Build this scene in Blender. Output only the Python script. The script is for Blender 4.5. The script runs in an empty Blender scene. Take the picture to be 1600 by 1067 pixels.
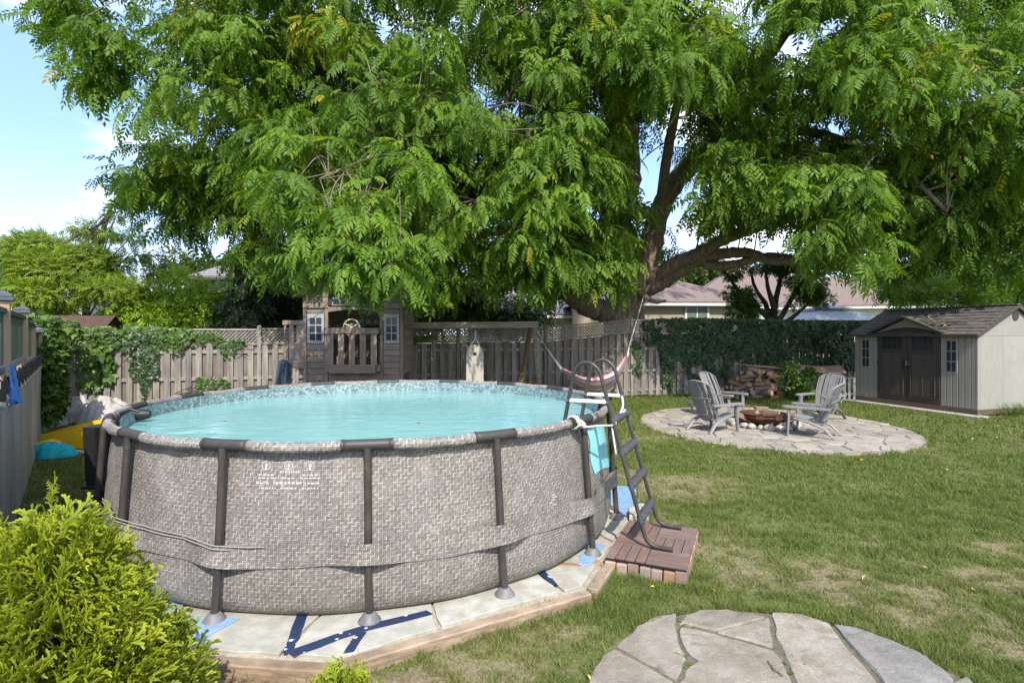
import bpy, math, random
import numpy as np
from mathutils import Vector, Matrix

rnd = random.Random(7)
nr = np.random.default_rng(11)
PI = math.pi
scene = bpy.context.scene
COL = scene.collection

# ------------------------------------------------------------ camera, sky, sun
EYE = 1.95          # eye height above the lawn
FPX = 860.0         # focal length in pixels of the 1600 px wide frame
HOR = 522.0         # horizon row

cam = bpy.data.cameras.new("camera")
cam.lens = FPX / 1600.0 * 36.0
cam.sensor_width = 36.0
cam.shift_y = -(533.5 - HOR) / 1600.0
cam.clip_start = 0.05
cam.clip_end = 3000
cam_o = bpy.data.objects.new("camera", cam)
COL.objects.link(cam_o)
cam_o.location = (0, 0, EYE)
cam_o.rotation_euler = (PI / 2, 0, 0)
scene.camera = cam_o

SUN_DIR = Vector((0.17, -0.92, 1.0)).normalized()     # towards the sun
sun = bpy.data.lights.new("sun", 'SUN')
sun.energy = 2.45
sun.angle = math.radians(0.55)
sun.color = (1.0, 0.945, 0.86)
sun_o = bpy.data.objects.new("sun", sun)
COL.objects.link(sun_o)
sun_o.rotation_euler = SUN_DIR.to_track_quat('Z', 'Y').to_euler()
sun_o.location = (0, -20, 40)

world = bpy.data.worlds.new("World")
scene.world = world
world.use_nodes = True
SKY_STRENGTH = 0.15
EXPOSURE = 1.42
scene.view_settings.view_transform = 'Standard'
scene.view_settings.look = 'None'
scene.view_settings.exposure = EXPOSURE
scene.view_settings.gamma = 1.0
scene.view_settings.use_curve_mapping = False
scene.render.film_transparent = False
try:
    scene.cycles.use_denoising = True
    scene.cycles.denoiser = 'OPENIMAGEDENOISE'
    scene.cycles.max_bounces = 8
    scene.cycles.diffuse_bounces = 4
    scene.cycles.transmission_bounces = 6
    scene.cycles.transparent_max_bounces = 12
    scene.cycles.caustics_reflective = False
    scene.cycles.caustics_refractive = False
except Exception:
    pass


# ------------------------------------------------------------ node helper
class NT:
    def __init__(self, tree):
        self.t = tree
        self.n = tree.nodes
        self.l = tree.links

    def node(self, kind, **kw):
        nd = self.n.new(kind)
        for k, v in kw.items():
            setattr(nd, k, v)
        return nd

    def put(self, sock, val):
        if val is None:
            return
        if hasattr(val, 'is_output'):
            self.l.new(val, sock)
        else:
            if isinstance(val, (tuple, list)) and len(val) == 3 and sock.type == 'RGBA':
                val = (*val, 1.0)
            sock.default_value = val

    def m(self, op, a, b=None, c=None, clamp=False):
        nd = self.node('ShaderNodeMath', operation=op, use_clamp=clamp)
        self.put(nd.inputs[0], a)
        self.put(nd.inputs[1], b)
        if c is not None:
            self.put(nd.inputs[2], c)
        return nd.outputs[0]

    def vm(self, op, a, b=None):
        nd = self.node('ShaderNodeVectorMath', operation=op)
        self.put(nd.inputs[0], a)
        self.put(nd.inputs[1], b)
        return nd.outputs[0]

    def mix(self, f, a, b, blend='MIX'):
        nd = self.node('ShaderNodeMix', data_type='RGBA', blend_type=blend)
        self.put(nd.inputs[0], f)
        self.put(nd.inputs[6], a)
        self.put(nd.inputs[7], b)
        return nd.outputs[2]

    def noise(self, vec, scale=1.0, detail=4, rough=0.55):
        nd = self.node('ShaderNodeTexNoise')
        self.put(nd.inputs['Vector'], vec)
        nd.inputs['Scale'].default_value = scale
        nd.inputs['Detail'].default_value = detail
        nd.inputs['Roughness'].default_value = rough
        return nd.outputs[0]

    def ramp(self, f, stops):
        nd = self.node('ShaderNodeValToRGB')
        self.put(nd.inputs[0], f)
        els = nd.color_ramp.elements
        while len(els) > 1:
            els.remove(els[-1])
        els[0].position = stops[0][0]
        els[0].color = (*stops[0][1], 1)
        for p, c in stops[1:]:
            e = els.new(p)
            e.color = (*c, 1)
        return nd.outputs[0]

    def step(self, f, a, b):
        nd = self.node('ShaderNodeMapRange', interpolation_type='SMOOTHSTEP')
        self.put(nd.inputs[0], f)
        nd.inputs[1].default_value = a
        nd.inputs[2].default_value = b
        return nd.outputs[0]

    def sep(self, v):
        nd = self.node('ShaderNodeSeparateXYZ')
        self.put(nd.inputs[0], v)
        return nd.outputs

    def comb(self, x, y, z):
        nd = self.node('ShaderNodeCombineXYZ')
        self.put(nd.inputs[0], x)
        self.put(nd.inputs[1], y)
        self.put(nd.inputs[2], z)
        return nd.outputs[0]

    def bump(self, h, strength=0.3, dist=0.01):
        nd = self.node('ShaderNodeBump')
        nd.inputs['Strength'].default_value = strength
        nd.inputs['Distance'].default_value = dist
        self.put(nd.inputs['Height'], h)
        return nd.outputs[0]

    def attr(self, name):
        return self.node('ShaderNodeAttribute', attribute_name=name).outputs['Fac']


def new_mat(name):
    mt = bpy.data.materials.new(name)
    mt.use_nodes = True
    g = NT(mt.node_tree)
    bsdf = next(n for n in g.n if n.type == 'BSDF_PRINCIPLED')
    out = next(n for n in g.n if n.type == 'OUTPUT_MATERIAL')
    return mt, g, bsdf, out


def mat(name, c1, c2=None, scale=(8, 8, 8), rough=0.7, bump=0.2, bdist=0.004, rand=0.12,
        coord='pos', metal=0.0, spec=0.4, dirt=None, dirt_amt=0.4, dirt_scale=1.2, detail=5, coat=0):
    """two-tone noise along stretched axes, object-to-object tone shift, blotchy dirt"""
    mt, g, b, out = new_mat(name)
    c2 = c2 or tuple(x * 0.75 for x in c1)
    if coord == 'pos':
        v0 = g.node('ShaderNodeNewGeometry').outputs['Position']
    else:
        v0 = g.node('ShaderNodeTexCoord').outputs['Object']
    info = g.node('ShaderNodeObjectInfo').outputs['Random']
    off = g.m('MULTIPLY', info, 37.0)
    vo = g.vm('ADD', v0, g.comb(off, off, off))
    v = g.vm('MULTIPLY', vo, tuple(scale))
    n1 = g.noise(v, 1.0, detail)
    col = g.mix(g.step(n1, 0.32, 0.68), c1, c2)
    if dirt:
        n2 = g.noise(vo, dirt_scale, 5, 0.65)
        col = g.mix(g.m('MULTIPLY', g.step(n2, 0.48, 0.72), dirt_amt), col, dirt)
    if rand:
        hs = g.node('ShaderNodeHueSaturation')
        g.put(hs.inputs['Value'], g.m('ADD', 1.0 - rand, g.m('MULTIPLY', info, 2 * rand)))
        g.put(hs.inputs['Saturation'], g.m('ADD', 1.0 - rand, g.m('MULTIPLY', g.m('FRACT', g.m('MULTIPLY', info, 7.3)), 2 * rand)))
        g.put(hs.inputs['Color'], col)
        col = hs.outputs[0]
    g.put(b.inputs['Base Color'], col)
    g.put(b.inputs['Roughness'], g.m('ADD', rough - 0.08, g.m('MULTIPLY', n1, 0.16)))
    b.inputs['Metallic'].default_value = metal
    b.inputs['Specular IOR Level'].default_value = spec
    if coat:
        b.inputs['Coat Weight'].default_value = coat
        b.inputs['Coat Roughness'].default_value = 0.15
    if bump:
        g.put(b.inputs['Normal'], g.bump(n1, bump, bdist))
    return mt


def leaf_mat(name, dark, light, yellow=None, transl=0.35, rough=0.45, spec=0.5, ylo=0.9):
    mt, g, b, out = new_mat(name)
    t = g.attr('tint')
    stops = [(0.0, dark), (ylo - 0.1, light)]
    if yellow:
        stops.append((min(1.0, ylo + 0.04), yellow))
    col = g.ramp(t, stops)
    pos = g.node('ShaderNodeNewGeometry').outputs['Position']
    n = g.noise(pos, 0.55, 3)
    col = g.mix(0.35, col, g.ramp(n, [(0.3, tuple(x * 0.55 for x in dark)), (0.7, light)]))
    g.put(b.inputs['Base Color'], col)
    b.inputs['Roughness'].default_value = rough
    b.inputs['Specular IOR Level'].default_value = spec
    tr = g.node('ShaderNodeBsdfTranslucent')
    g.put(tr.inputs[0], g.mix(1.0, col, (1.0, 1.05, 0.42), 'MULTIPLY'))
    ms = g.node('ShaderNodeMixShader')
    ms.inputs[0].default_value = transl
    g.l.new(b.outputs[0], ms.inputs[1])
    g.l.new(tr.outputs[0], ms.inputs[2])
    g.l.new(ms.outputs[0], out.inputs[0])
    return mt


# sky: Nishita plus procedural clouds
g = NT(world.node_tree)
bg = next(n for n in g.n if n.type == 'BACKGROUND')
sky = g.node('ShaderNodeTexSky', sky_type='NISHITA')
sky.sun_disc = False
sky.sun_elevation = math.asin(SUN_DIR.z)
sky.sun_rotation = math.atan2(SUN_DIR.x, SUN_DIR.y)
sky.air_density = 1.0
sky.dust_density = 1.2
sky.ozone_density = 1.5
dirv = g.node('ShaderNodeTexCoord').outputs['Generated']
sx, sy, sz = g.sep(dirv)
zz = g.m('ADD', g.m('MAXIMUM', sz, 0.0), 0.22)
cv = g.comb(g.m('DIVIDE', sx, zz), g.m('DIVIDE', sy, zz), 0.4)
n1 = g.noise(cv, 1.35, 7, 0.58)
mask = g.step(n1, 0.475, 0.66)
lowhaze = g.m('SUBTRACT', 1.0, g.step(sz, 0.02, 0.30))
mask = g.m('MAXIMUM', mask, g.m('MULTIPLY', lowhaze, 0.38))
cloud = g.mix(g.noise(cv, 3.1, 4), (4.2, 4.4, 4.7), (4.9, 4.95, 5.0))
skyc = g.mix(.62, g.mix(1.0, sky.outputs[0], (1.0, 1.02, 1.12), 'MULTIPLY'), (1.15, 1.85, 3.6))
g.put(bg.inputs[0], g.mix(mask, skyc, cloud))
bg.inputs[1].default_value = SKY_STRENGTH

# ------------------------------------------------------------ object helpers
ORG = {}


def P(px, py, Y):
    """where the view ray of a photo pixel meets depth Y (used once, as a surveying aid)"""
    return Vector(((px - 800.0) / FPX * Y, Y, EYE + (HOR - py) / FPX * Y))


def G(px, py, z=0.0):
    return P(px, py, (EYE - z) * FPX / (py - HOR))


def props(o, label=None, cat=None, group=None, kind=None):
    if label:
        o['label'] = label
    if cat:
        o['category'] = cat
    if group:
        o['group'] = group
    if kind:
        o['kind'] = kind
    return o


def thing(name, label, cat, loc=(0, 0, 0), group=None, kind=None):
    o = bpy.data.objects.new(name, None)
    COL.objects.link(o)
    o.location = loc
    o.empty_display_size = 0.1
    ORG[o.name] = Vector(loc)
    return props(o, label, cat, group, kind)


def link(name, me, parent=None, loc=None, rot=None, scl=None):
    o = bpy.data.objects.new(name, me)
    COL.objects.link(o)
    base = Vector((0, 0, 0))
    if parent is not None:
        o.parent = parent
        base = ORG[parent.name]
    if loc is not None:
        o.location = Vector(loc) - base
        ORG[o.name] = Vector(loc)
    else:
        ORG[o.name] = base.copy()
    if rot is not None:
        o.rotation_euler = rot
    if scl is not None:
        o.scale = scl
    return o


def frame(d, up=Vector((0, 0, 1))):
    x = Vector(d).normalized()
    if abs(x.dot(up)) > 0.999:
        up = Vector((0, 1, 0))
    y = Vector(up).cross(x).normalized()
    z = x.cross(y)
    return x, y, z


CH = [(1, 1), (-1, 1), (-1, -1), (1, -1)]


class MB:
    """collects shapes into ONE mesh"""

    def __init__(self):
        self.v, self.f, self.mi, self.uv = [], [], [], {}
        self.cur = 0

    def add(self, vs, fs, mi=None):
        k = len(self.v)
        self.v.extend([tuple(p) for p in vs])
        for q in fs:
            self.f.append(tuple(i + k for i in q))
            self.mi.append(self.cur if mi is None else mi)
        return self

    def obox(self, c, x, y, z, sx, sy, sz, ch=0.0):
        """oriented box; ch chamfers all edges"""
        c = Vector(c)
        hx, hy, hz = sx / 2, sy / 2, sz / 2
        if ch <= 0:
            vs = [c + x * (a * hx) + y * (b * hy) + z * (d * hz) for a in (-1, 1) for b in (-1, 1) for d in (-1, 1)]
            fs = [(0, 1, 3, 2), (4, 6, 7, 5), (0, 4, 5, 1), (2, 3, 7, 6), (0, 2, 6, 4), (1, 5, 7, 3)]
            return self.add(vs, fs)
        ch = min(ch, hx * .49, hy * .49, hz * .49)
        vs, ix = [], {}
        for a in (-1, 1):
            for b in (-1, 1):
                for d in (-1, 1):
                    for k in range(3):
                        e = [hx - ch, hy - ch, hz - ch]
                        e[k] += ch
                        ix[(a, b, d, k)] = len(vs)
                        vs.append(c + x * (a * e[0]) + y * (b * e[1]) + z * (d * e[2]))
        fs = []
        s4 = [(-1, -1), (1, -1), (1, 1), (-1, 1)]
        for s in (-1, 1):
            for k in range(3):
                q = []
                for p, r in (s4 if s > 0 else s4[::-1]):
                    key = [0, 0, 0]
                    key[k] = s
                    key[(k + 1) % 3] = p
                    key[(k + 2) % 3] = r
                    q.append(ix[(*key, k)])
                fs.append(tuple(q))
        for k in range(3):                      # edges
            i, j = (k + 1) % 3, (k + 2) % 3
            for p in (-1, 1):
                for r in (-1, 1):
                    lo, hi = [0, 0, 0], [0, 0, 0]
                    lo[k], hi[k] = -1, 1
                    lo[i] = hi[i] = p
                    lo[j] = hi[j] = r
                    q = (ix[(*lo, i)], ix[(*hi, i)], ix[(*hi, j)], ix[(*lo, j)])
                    fs.append(q if p * r < 0 else q[::-1])
        for a in (-1, 1):
            for b in (-1, 1):
                for d in (-1, 1):
                    q = tuple(ix[(a, b, d, k)] for k in range(3))
                    fs.append(q if a * b * d > 0 else q[::-1])
        return self.add(vs, fs)

    def box(self, c, s, ch=0.0, rz=0.0):
        x = Vector((math.cos(rz), math.sin(rz), 0))
        y = Vector((-math.sin(rz), math.cos(rz), 0))
        return self.obox(c, x, y, Vector((0, 0, 1)), *s, ch)

    def beam(self, a, b, w, h, ch=0.0, up=(0, 0, 1)):
        a, b = Vector(a), Vector(b)
        x, y, z = frame(b - a, Vector(up))
        return self.obox((a + b) / 2, x, y, z, (b - a).length, w, h, ch)

    def tube(self, pts, r, n=8, cap=True, flat=1.0, wob=0.0, up=(0, 0, 1)):
        pts = [Vector(p) for p in pts]
        rs = r if isinstance(r, (list, tuple)) else [r] * len(pts)
        vs, fs = [], []
        prev = None
        for i, p in enumerate(pts):
            d = (pts[min(i + 1, len(pts) - 1)] - pts[max(i - 1, 0)])
            if d.length < 1e-9:
                d = Vector((0, 0, 1))
            if prev is None:
                x, y, z = frame(d, Vector(up))
            else:
                x = d.normalized()
                y = (prev - x * prev.dot(x))
                y = y.normalized() if y.length > 1e-6 else frame(d)[1]
                z = x.cross(y)
            prev = y
            for k in range(n):
                a = 2 * PI * k / n
                rr = rs[i] * (1 + (wob * (rnd.random() - .5) if wob else 0))
                vs.append(p + y * (math.cos(a) * rr) + z * (math.sin(a) * rr * flat))
        for i in range(len(pts) - 1):
            for k in range(n):
                k2 = (k + 1) % n
                fs.append((i * n + k, i * n + k2, (i + 1) * n + k2, (i + 1) * n + k))
        if cap:
            fs.append(tuple(range(n - 1, -1, -1)))
            fs.append(tuple((len(pts) - 1) * n + k for k in range(n)))
        return self.add(vs, fs)

    def lathe(self, prof, n=24, c=(0, 0, 0), cap=True):
        c = Vector(c)
        vs, fs = [], []
        for r, z in prof:
            for k in range(n):
                a = 2 * PI * k / n
                vs.append(c + Vector((math.cos(a) * r, math.sin(a) * r, z)))
        for i in range(len(prof) - 1):
            for k in range(n):
                k2 = (k + 1) % n
                fs.append((i * n + k, i * n + k2, (i + 1) * n + k2, (i + 1) * n + k))
        if cap:
            fs.append(tuple(range(n - 1, -1, -1)))
            fs.append(tuple((len(prof) - 1) * n + k for k in range(n)))
        return self.add(vs, fs)

    def prism(self, poly, o, x, y, z, h, ch=0.0):
        """polygon (2d, counter-clockwise) in plane o+x*u+y*v, extruded by h along z; ch = top chamfer"""
        o = Vector(o)
        area = sum(poly[i][0] * poly[(i + 1) % len(poly)][1] - poly[(i + 1) % len(poly)][0] * poly[i][1] for i in range(len(poly)))
        if area < 0:
            poly = poly[::-1]
        n = len(poly)
        rings = [(0.0, 0.0), (h - ch, 0.0), (h, ch)] if ch else [(0.0, 0.0), (h, 0.0)]
        cx = sum(p[0] for p in poly) / n
        cy = sum(p[1] for p in poly) / n
        vs = []
        for hh, ins in rings:
            for u, v in poly:
                if ins:
                    d = math.hypot(u - cx, v - cy) or 1
                    k = max(0.0, 1 - ins / d)
                    u, v = cx + (u - cx) * k, cy + (v - cy) * k
                vs.append(o + x * u + y * v + z * hh)
        fs = [tuple(range(n - 1, -1, -1))]
        for r in range(len(rings) - 1):
            for k in range(n):
                k2 = (k + 1) % n
                fs.append((r * n + k, r * n + k2, (r + 1) * n + k2, (r + 1) * n + k))
        fs.append(tuple((len(rings) - 1) * n + k for k in range(n)))
        return self.add(vs, fs)

    def grid(self, fn, nu, nv, closed_u=False):
        vs, fs = [], []
        for j in range(nv):
            for i in range(nu):
                vs.append(fn(i / (nu if closed_u else nu - 1), j / (nv - 1)))
        for j in range(nv - 1):
            for i in range(nu if closed_u else nu - 1):
                i2 = (i + 1) % nu
                fs.append((j * nu + i, j * nu + i2, (j + 1) * nu + i2, (j + 1) * nu + i))
        return self.add(vs, fs)

    def mesh(self, name, m, org=Vector((0, 0, 0)), smooth=False, uvfn=None):
        me = bpy.data.meshes.new(name)
        ox, oy, oz = org
        me.from_pydata([(a - ox, b - oy, c - oz) for a, b, c in self.v], [], self.f)
        for mm in (m if isinstance(m, (list, tuple)) else [m]):
            me.materials.append(mm)
        if any(self.mi):
            me.polygons.foreach_set('material_index', self.mi)
        if smooth:
            me.polygons.foreach_set('use_smooth', [True] * len(me.polygons))
            if smooth != 'all':
                try:
                    me.set_sharp_from_angle(angle=math.radians(smooth if isinstance(smooth, (int, float)) and smooth > 1 else 40))
                except Exception:
                    pass
        me.update()
        return me

    def build(self, name, m, parent=None, smooth=False):
        org = ORG[parent.name] if parent is not None else Vector((0, 0, 0))
        me = self.mesh(name, m, org, smooth)
        return link(name, me, parent)


def top(mb, name, m, label, cat, group=None, kind=None, smooth=False, loc=None):
    """a top-level thing that is one mesh"""
    org = Vector(loc) if loc is not None else Vector(mb.v[0])
    me = mb.mesh(name, m, org, smooth)
    o = link(name, me, None, loc=org)
    return props(o, label, cat, group, kind)


def spline(pts, n=6):
    """Catmull-Rom through points"""
    p = [Vector(q) for q in pts]
    p = [p[0] * 2 - p[1]] + p + [p[-1] * 2 - p[-2]]
    out = []
    for i in range(1, len(p) - 2):
        for k in range(n):
            t = k / n
            a, b, c, d = p[i - 1], p[i], p[i + 1], p[i + 2]
            out.append(0.5 * ((2 * b) + (c - a) * t + (2 * a - 5 * b + 4 * c - d) * t * t + (3 * b - a - 3 * c + d) * t ** 3))
    out.append(p[-2])
    return out


def vnoise(x, y, seed=0):
    """smooth value noise on numpy arrays"""
    tab = np.random.default_rng(seed).random((256, 256))
    xi = np.floor(x).astype(int)
    yi = np.floor(y).astype(int)
    fx = x - xi
    fy = y - yi
    fx = fx * fx * (3 - 2 * fx)
    fy = fy * fy * (3 - 2 * fy)
    a = tab[xi % 256, yi % 256]
    b = tab[(xi + 1) % 256, yi % 256]
    c = tab[xi % 256, (yi + 1) % 256]
    d = tab[(xi + 1) % 256, (yi + 1) % 256]
    return (a * (1 - fx) + b * fx) * (1 - fy) + (c * (1 - fx) + d * fx) * fy


def fbm(x, y, seed=0, oct=4):
    s, a, t = 0.0, 1.0, 0.0
    for k in range(oct):
        s = s + a * vnoise(x * 2 ** k + 17.3 * k, y * 2 ** k - 9.1 * k, seed + k)
        t += a
        a *= 0.55
    return s / t


def np_mesh(name, V, F, m, attrs=None, smooth=False):
    """mesh from numpy arrays; F is (n,3) or (n,4)"""
    me = bpy.data.meshes.new(name)
    me.vertices.add(len(V))
    me.vertices.foreach_set('co', np.ascontiguousarray(V, dtype=np.float32).ravel())
    k = F.shape[1]
    me.loops.add(F.size)
    me.loops.foreach_set('vertex_index', np.ascontiguousarray(F, dtype=np.int32).ravel())
    me.polygons.add(len(F))
    me.polygons.foreach_set('loop_start', np.arange(0, F.size, k, dtype=np.int32))
    me.materials.append(m)
    if smooth:
        me.polygons.foreach_set('use_smooth', np.ones(len(F), dtype=bool))
    for nm, arr in (attrs or {}).items():
        a = me.attributes.new(nm, 'FLOAT', 'POINT')
        a.data.foreach_set('value', np.ascontiguousarray(arr, dtype=np.float32))
    me.update(calc_edges=True)
    me.validate()
    return me


def scatter(template, pos, R, scl, tint):
    """copies of a template (V,F) at pos with rotation R and scale -> V,F,tint arrays"""
    TV, TF = template[:2]
    n, k = len(pos), len(TV)
    V = np.einsum('nij,kj->nki', R, TV) * np.asarray(scl)[:, None, None] + pos[:, None, :]
    F = TF[None, :, :] + (np.arange(n) * k)[:, None, None]
    t = np.repeat(tint, k)
    if len(template) > 2:
        t = np.clip(t + np.tile(template[2], n), 0, 1)
    return V.reshape(-1, 3), F.reshape(-1, TF.shape[1]), t


def merge(parts):
    V, F, T, o = [], [], [], 0
    for v, f, t in parts:
        V.append(v)
        F.append(f + o)
        T.append(t)
        o += len(v)
    return np.concatenate(V), np.concatenate(F), np.concatenate(T)


def basis(d, upv):
    """rotation matrices with x along d and z near upv"""
    x = d / np.linalg.norm(d, axis=1, keepdims=True)
    y = np.cross(upv, x)
    ny = np.linalg.norm(y, axis=1, keepdims=True)
    y = np.where(ny > 1e-4, y / np.maximum(ny, 1e-4), np.array([[0, 1.0, 0]]))
    z = np.cross(x, y)
    return np.stack([x, y, z], axis=2)


def unit(n):
    v = nr.normal(size=(n, 3))
    return v / np.linalg.norm(v, axis=1, keepdims=True)


# ------------------------------------------------------------ leaf templates
FINE = False


def leaflet(base, d, n, L, W):
    """lanceolate leaflet folded along a sunken keel: two triangles, four when FINE"""
    d = np.array(d, float)
    d /= np.linalg.norm(d)
    n = np.array(n, float)
    s = np.cross(n, d)
    s /= np.linalg.norm(s)
    n = np.cross(d, s)
    base = np.array(base, float)
    if not FINE:
        W = W * 1.12
        return [base - n * W * .12, base + d * L * .40 + s * W / 2, base + d * L - n * L * .12, base + d * L * .40 - s * W / 2], [(0, 2, 1), (0, 3, 2)]
    v = [base, base + d * L * .38 + s * W / 2, base + d * L - n * L * .12, base + d * L * .38 - s * W / 2, base + d * L * .45 - n * W * .16]
    return v, [(0, 4, 1), (1, 4, 2), (2, 4, 3), (3, 4, 0)]


def compound_leaf(pairs=7, droop=0.5, L=0.27, W=0.085, ang=62, seed=0, rachis=True):
    """pinnate leaf of unit length along +x, drooping, with paired leaflets"""
    r = random.Random(seed)
    V, F = [], []

    def pt(t):
        return np.array([t * (1 - .12 * droop * t), 0, -droop * .45 * t * t])

    for i in range(pairs):
        t = 0.2 + 0.78 * i / (pairs - .3)
        s = 0.72 + 0.5 * math.sin(PI * (0.15 + 0.75 * t)) * .6
        for sg in (-1, 1):
            a = math.radians(ang + r.uniform(-10, 10))
            d = (math.cos(a), sg * math.sin(a), -0.35 - .5 * droop * t + r.uniform(-.15, .15))
            v, f = leaflet(pt(t), d, (0.1, sg * -.25, 1), L * s * r.uniform(.88, 1.1), W)
            k = len(V)
            V += v
            F += [tuple(q + k for q in x) for x in f]
    v, f = leaflet(pt(1.0), (1, r.uniform(-.2, .2), -.5 - droop * .5), (0, 0, 1), L * .95, W)
    k = len(V)
    V += v
    F += [tuple(q + k for q in x) for x in f]
    if not rachis:
        return np.array(V), np.array(F)
    k = len(V)
    w = .008
    for t in (0, .5, 1.0):
        V += [pt(t) + np.array([0, w, 0]), pt(t) - np.array([0, w, 0])]
    F += [(k, k + 1, k + 3), (k, k + 3, k + 2), (k + 2, k + 3, k + 5), (k + 2, k + 5, k + 4)]
    return np.array(V), np.array(F)


def simple_leaf(W=0.55, fold=.12, droop=.2):
    v, f = leaflet((0, 0, 0), (1, 0, -droop), (0, 0, 1), 1.0, W)
    return np.array(v), np.array(f)


def lobed_leaf():
    """broad three-lobed vine leaf"""
    v = np.array([(0, 0, 0), (.18, .42, .02), (.5, .5, -.06), (.55, .22, .03), (1, 0, -.14), (.55, -.22, .03), (.5, -.5, -.06), (.18, -.42, .02), (.42, 0, .05)])
    f = np.array([(8, i, i + 1) for i in range(7)] + [(8, 7, 0)])
    return v, f


def sprig(n=9, seed=0, L=.42, W=.09, flat=.25):
    """small shoot: many narrow leaves along a unit stem"""
    r = random.Random(seed)
    V, F = [], []
    for i in range(n):
        t = i / (n - 1)
        sg = 1 if i % 2 else -1
        a = math.radians(r.uniform(35, 65))
        ph = r.uniform(-flat, flat) * PI
        d = (math.cos(a), math.sin(a) * sg * math.cos(ph), math.sin(a) * math.sin(ph) - .15)
        v, f = leaflet((t * .8, 0, -.1 * t * t), d, (0, .2 * sg, 1), L * (1.1 - .5 * t), W)
        k = len(V)
        V += v
        F += [tuple(q + k for q in x) for x in f]
    return np.array(V), np.array(F)
# ------------------------------------------------------------ materials
M = {}
M['dark_plastic'] = mat('dark plastic', (.045, .040, .036), (.060, .054, .048), (30, 30, 30), .5, .06, rand=.08)
M['pole'] = mat('pole coating', (.038, .033, .029), (.055, .048, .043), (20, 20, 6), .42, .05, rand=.08, dirt=(.12, .11, .09), dirt_amt=.3, dirt_scale=5)
M['foot'] = mat('foot plastic', (.13, .13, .13), (.17, .165, .16), (20, 20, 20), .55, .05, dirt=(.25, .22, .17), dirt_amt=.4, dirt_scale=9)
M['black'] = mat('black plastic', (.012, .012, .013), (.02, .02, .02), (30, 30, 30), .5, .05)
M['white_plastic'] = mat('white plastic', (.72, .72, .70), (.62, .62, .60), (20, 20, 20), .45, .03, rand=.03)
M['rope'] = mat('white rope', (.70, .68, .62), (.42, .40, .36), (160, 160, 160), .85, .4, rand=.04)
M['cord'] = mat('dull grey cord', (.34, .32, .28), (.24, .225, .20), (160, 160, 160), .85, .3, rand=.04)
M['fence'] = mat('weathered cedar', (.295, .268, .232), (.165, .148, .125), (26, 26, 1.6), .85, .5, .006, .24, dirt=(.115, .10, .085), dirt_amt=.55, dirt_scale=1.6)
M['fence_back'] = mat('weathered cedar rear boards', (.27, .225, .18), (.16, .13, .10), (26, 26, 1.6), .88, .5, .006, .22, dirt=(.10, .09, .075), dirt_amt=.5, dirt_scale=1.6)
M['fence_rail'] = mat('weathered cedar rail', (.33, .285, .235), (.20, .17, .135), (2.0, 26, 26), .85, .5, .006, .15)
M['cedar'] = mat('playhouse cedar', (.265, .205, .16), (.17, .13, .10), (2.2, 30, 34), .75, .4, .005, .16, dirt=(.30, .26, .215), dirt_amt=.5, dirt_scale=2.5)
M['cedar_v'] = mat('playhouse cedar upright', (.28, .215, .17), (.18, .138, .108), (30, 30, 2.0), .75, .4, .005, .16, dirt=(.30, .26, .215), dirt_amt=.5, dirt_scale=2.5)
M['grey_wood'] = mat('grey pressure wood', (.36, .36, .345), (.21, .21, .205), (24, 24, 1.3), .85, .5, .006, .2, dirt=(.30, .22, .15), dirt_amt=.45, dirt_scale=1.5)
M['tan_post'] = mat('tan cedar post', (.46, .32, .20), (.34, .23, .145), (22, 22, 1.5), .75, .35, .005, .1)
M['green_slat'] = mat('green stained slats', (.075, .105, .075), (.045, .065, .048), (30, 30, 2), .8, .4, .005, .18)
M['cap'] = mat('slate post cap', (.10, .11, .125), (.075, .08, .095), (12, 12, 12), .55, .1)
M['timber'] = mat('landscape timber', (.36, .28, .20), (.20, .15, .105), (5, 5, 40), .85, .5, .006, .15, dirt=(.13, .10, .07), dirt_amt=.5, dirt_scale=4)
M['deck'] = mat('brown deck slats', (.19, .122, .098), (.135, .086, .070), (4, 60, 60), .7, .45, .003, .14, coord='obj', dirt=(.25, .19, .155), dirt_amt=.45, dirt_scale=6)
M['brick'] = mat('clay brick', (.36, .235, .165), (.27, .185, .14), (40, 40, 40), .9, .5, .004, .3, dirt=(.36, .32, .27), dirt_amt=.6, dirt_scale=7)
M['foam_pale'] = mat('pale foam board', (.44, .425, .365), (.33, .32, .265), (9, 9, 9), .75, .15, rand=.05, dirt=(.27, .235, .165), dirt_amt=.85, dirt_scale=2.6)
M['foam_blue'] = mat('blue foam', (.17, .29, .43), (.22, .34, .48), (14, 14, 14), .6, .12, rand=.05, dirt=(.36, .42, .42), dirt_amt=.45, dirt_scale=5)
M['concrete'] = mat('concrete', (.44, .42, .385), (.35, .335, .305), (30, 30, 30), .9, .3, dirt=(.26, .245, .215), dirt_amt=.4)
M['stone'] = mat('flagstone', (.35, .318, .262), (.275, .252, .212), (10, 10, 10), .85, .8, .008, .16, dirt=(.20, .19, .165), dirt_amt=.6, dirt_scale=3.0, detail=9)
M['stone2'] = mat('pale patio flagstone', (.41, .365, .315), (.33, .30, .262), (14, 14, 14), .88, .45, .004, .14, dirt=(.235, .215, .19), dirt_amt=.55, dirt_scale=1.5, detail=8)


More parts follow.
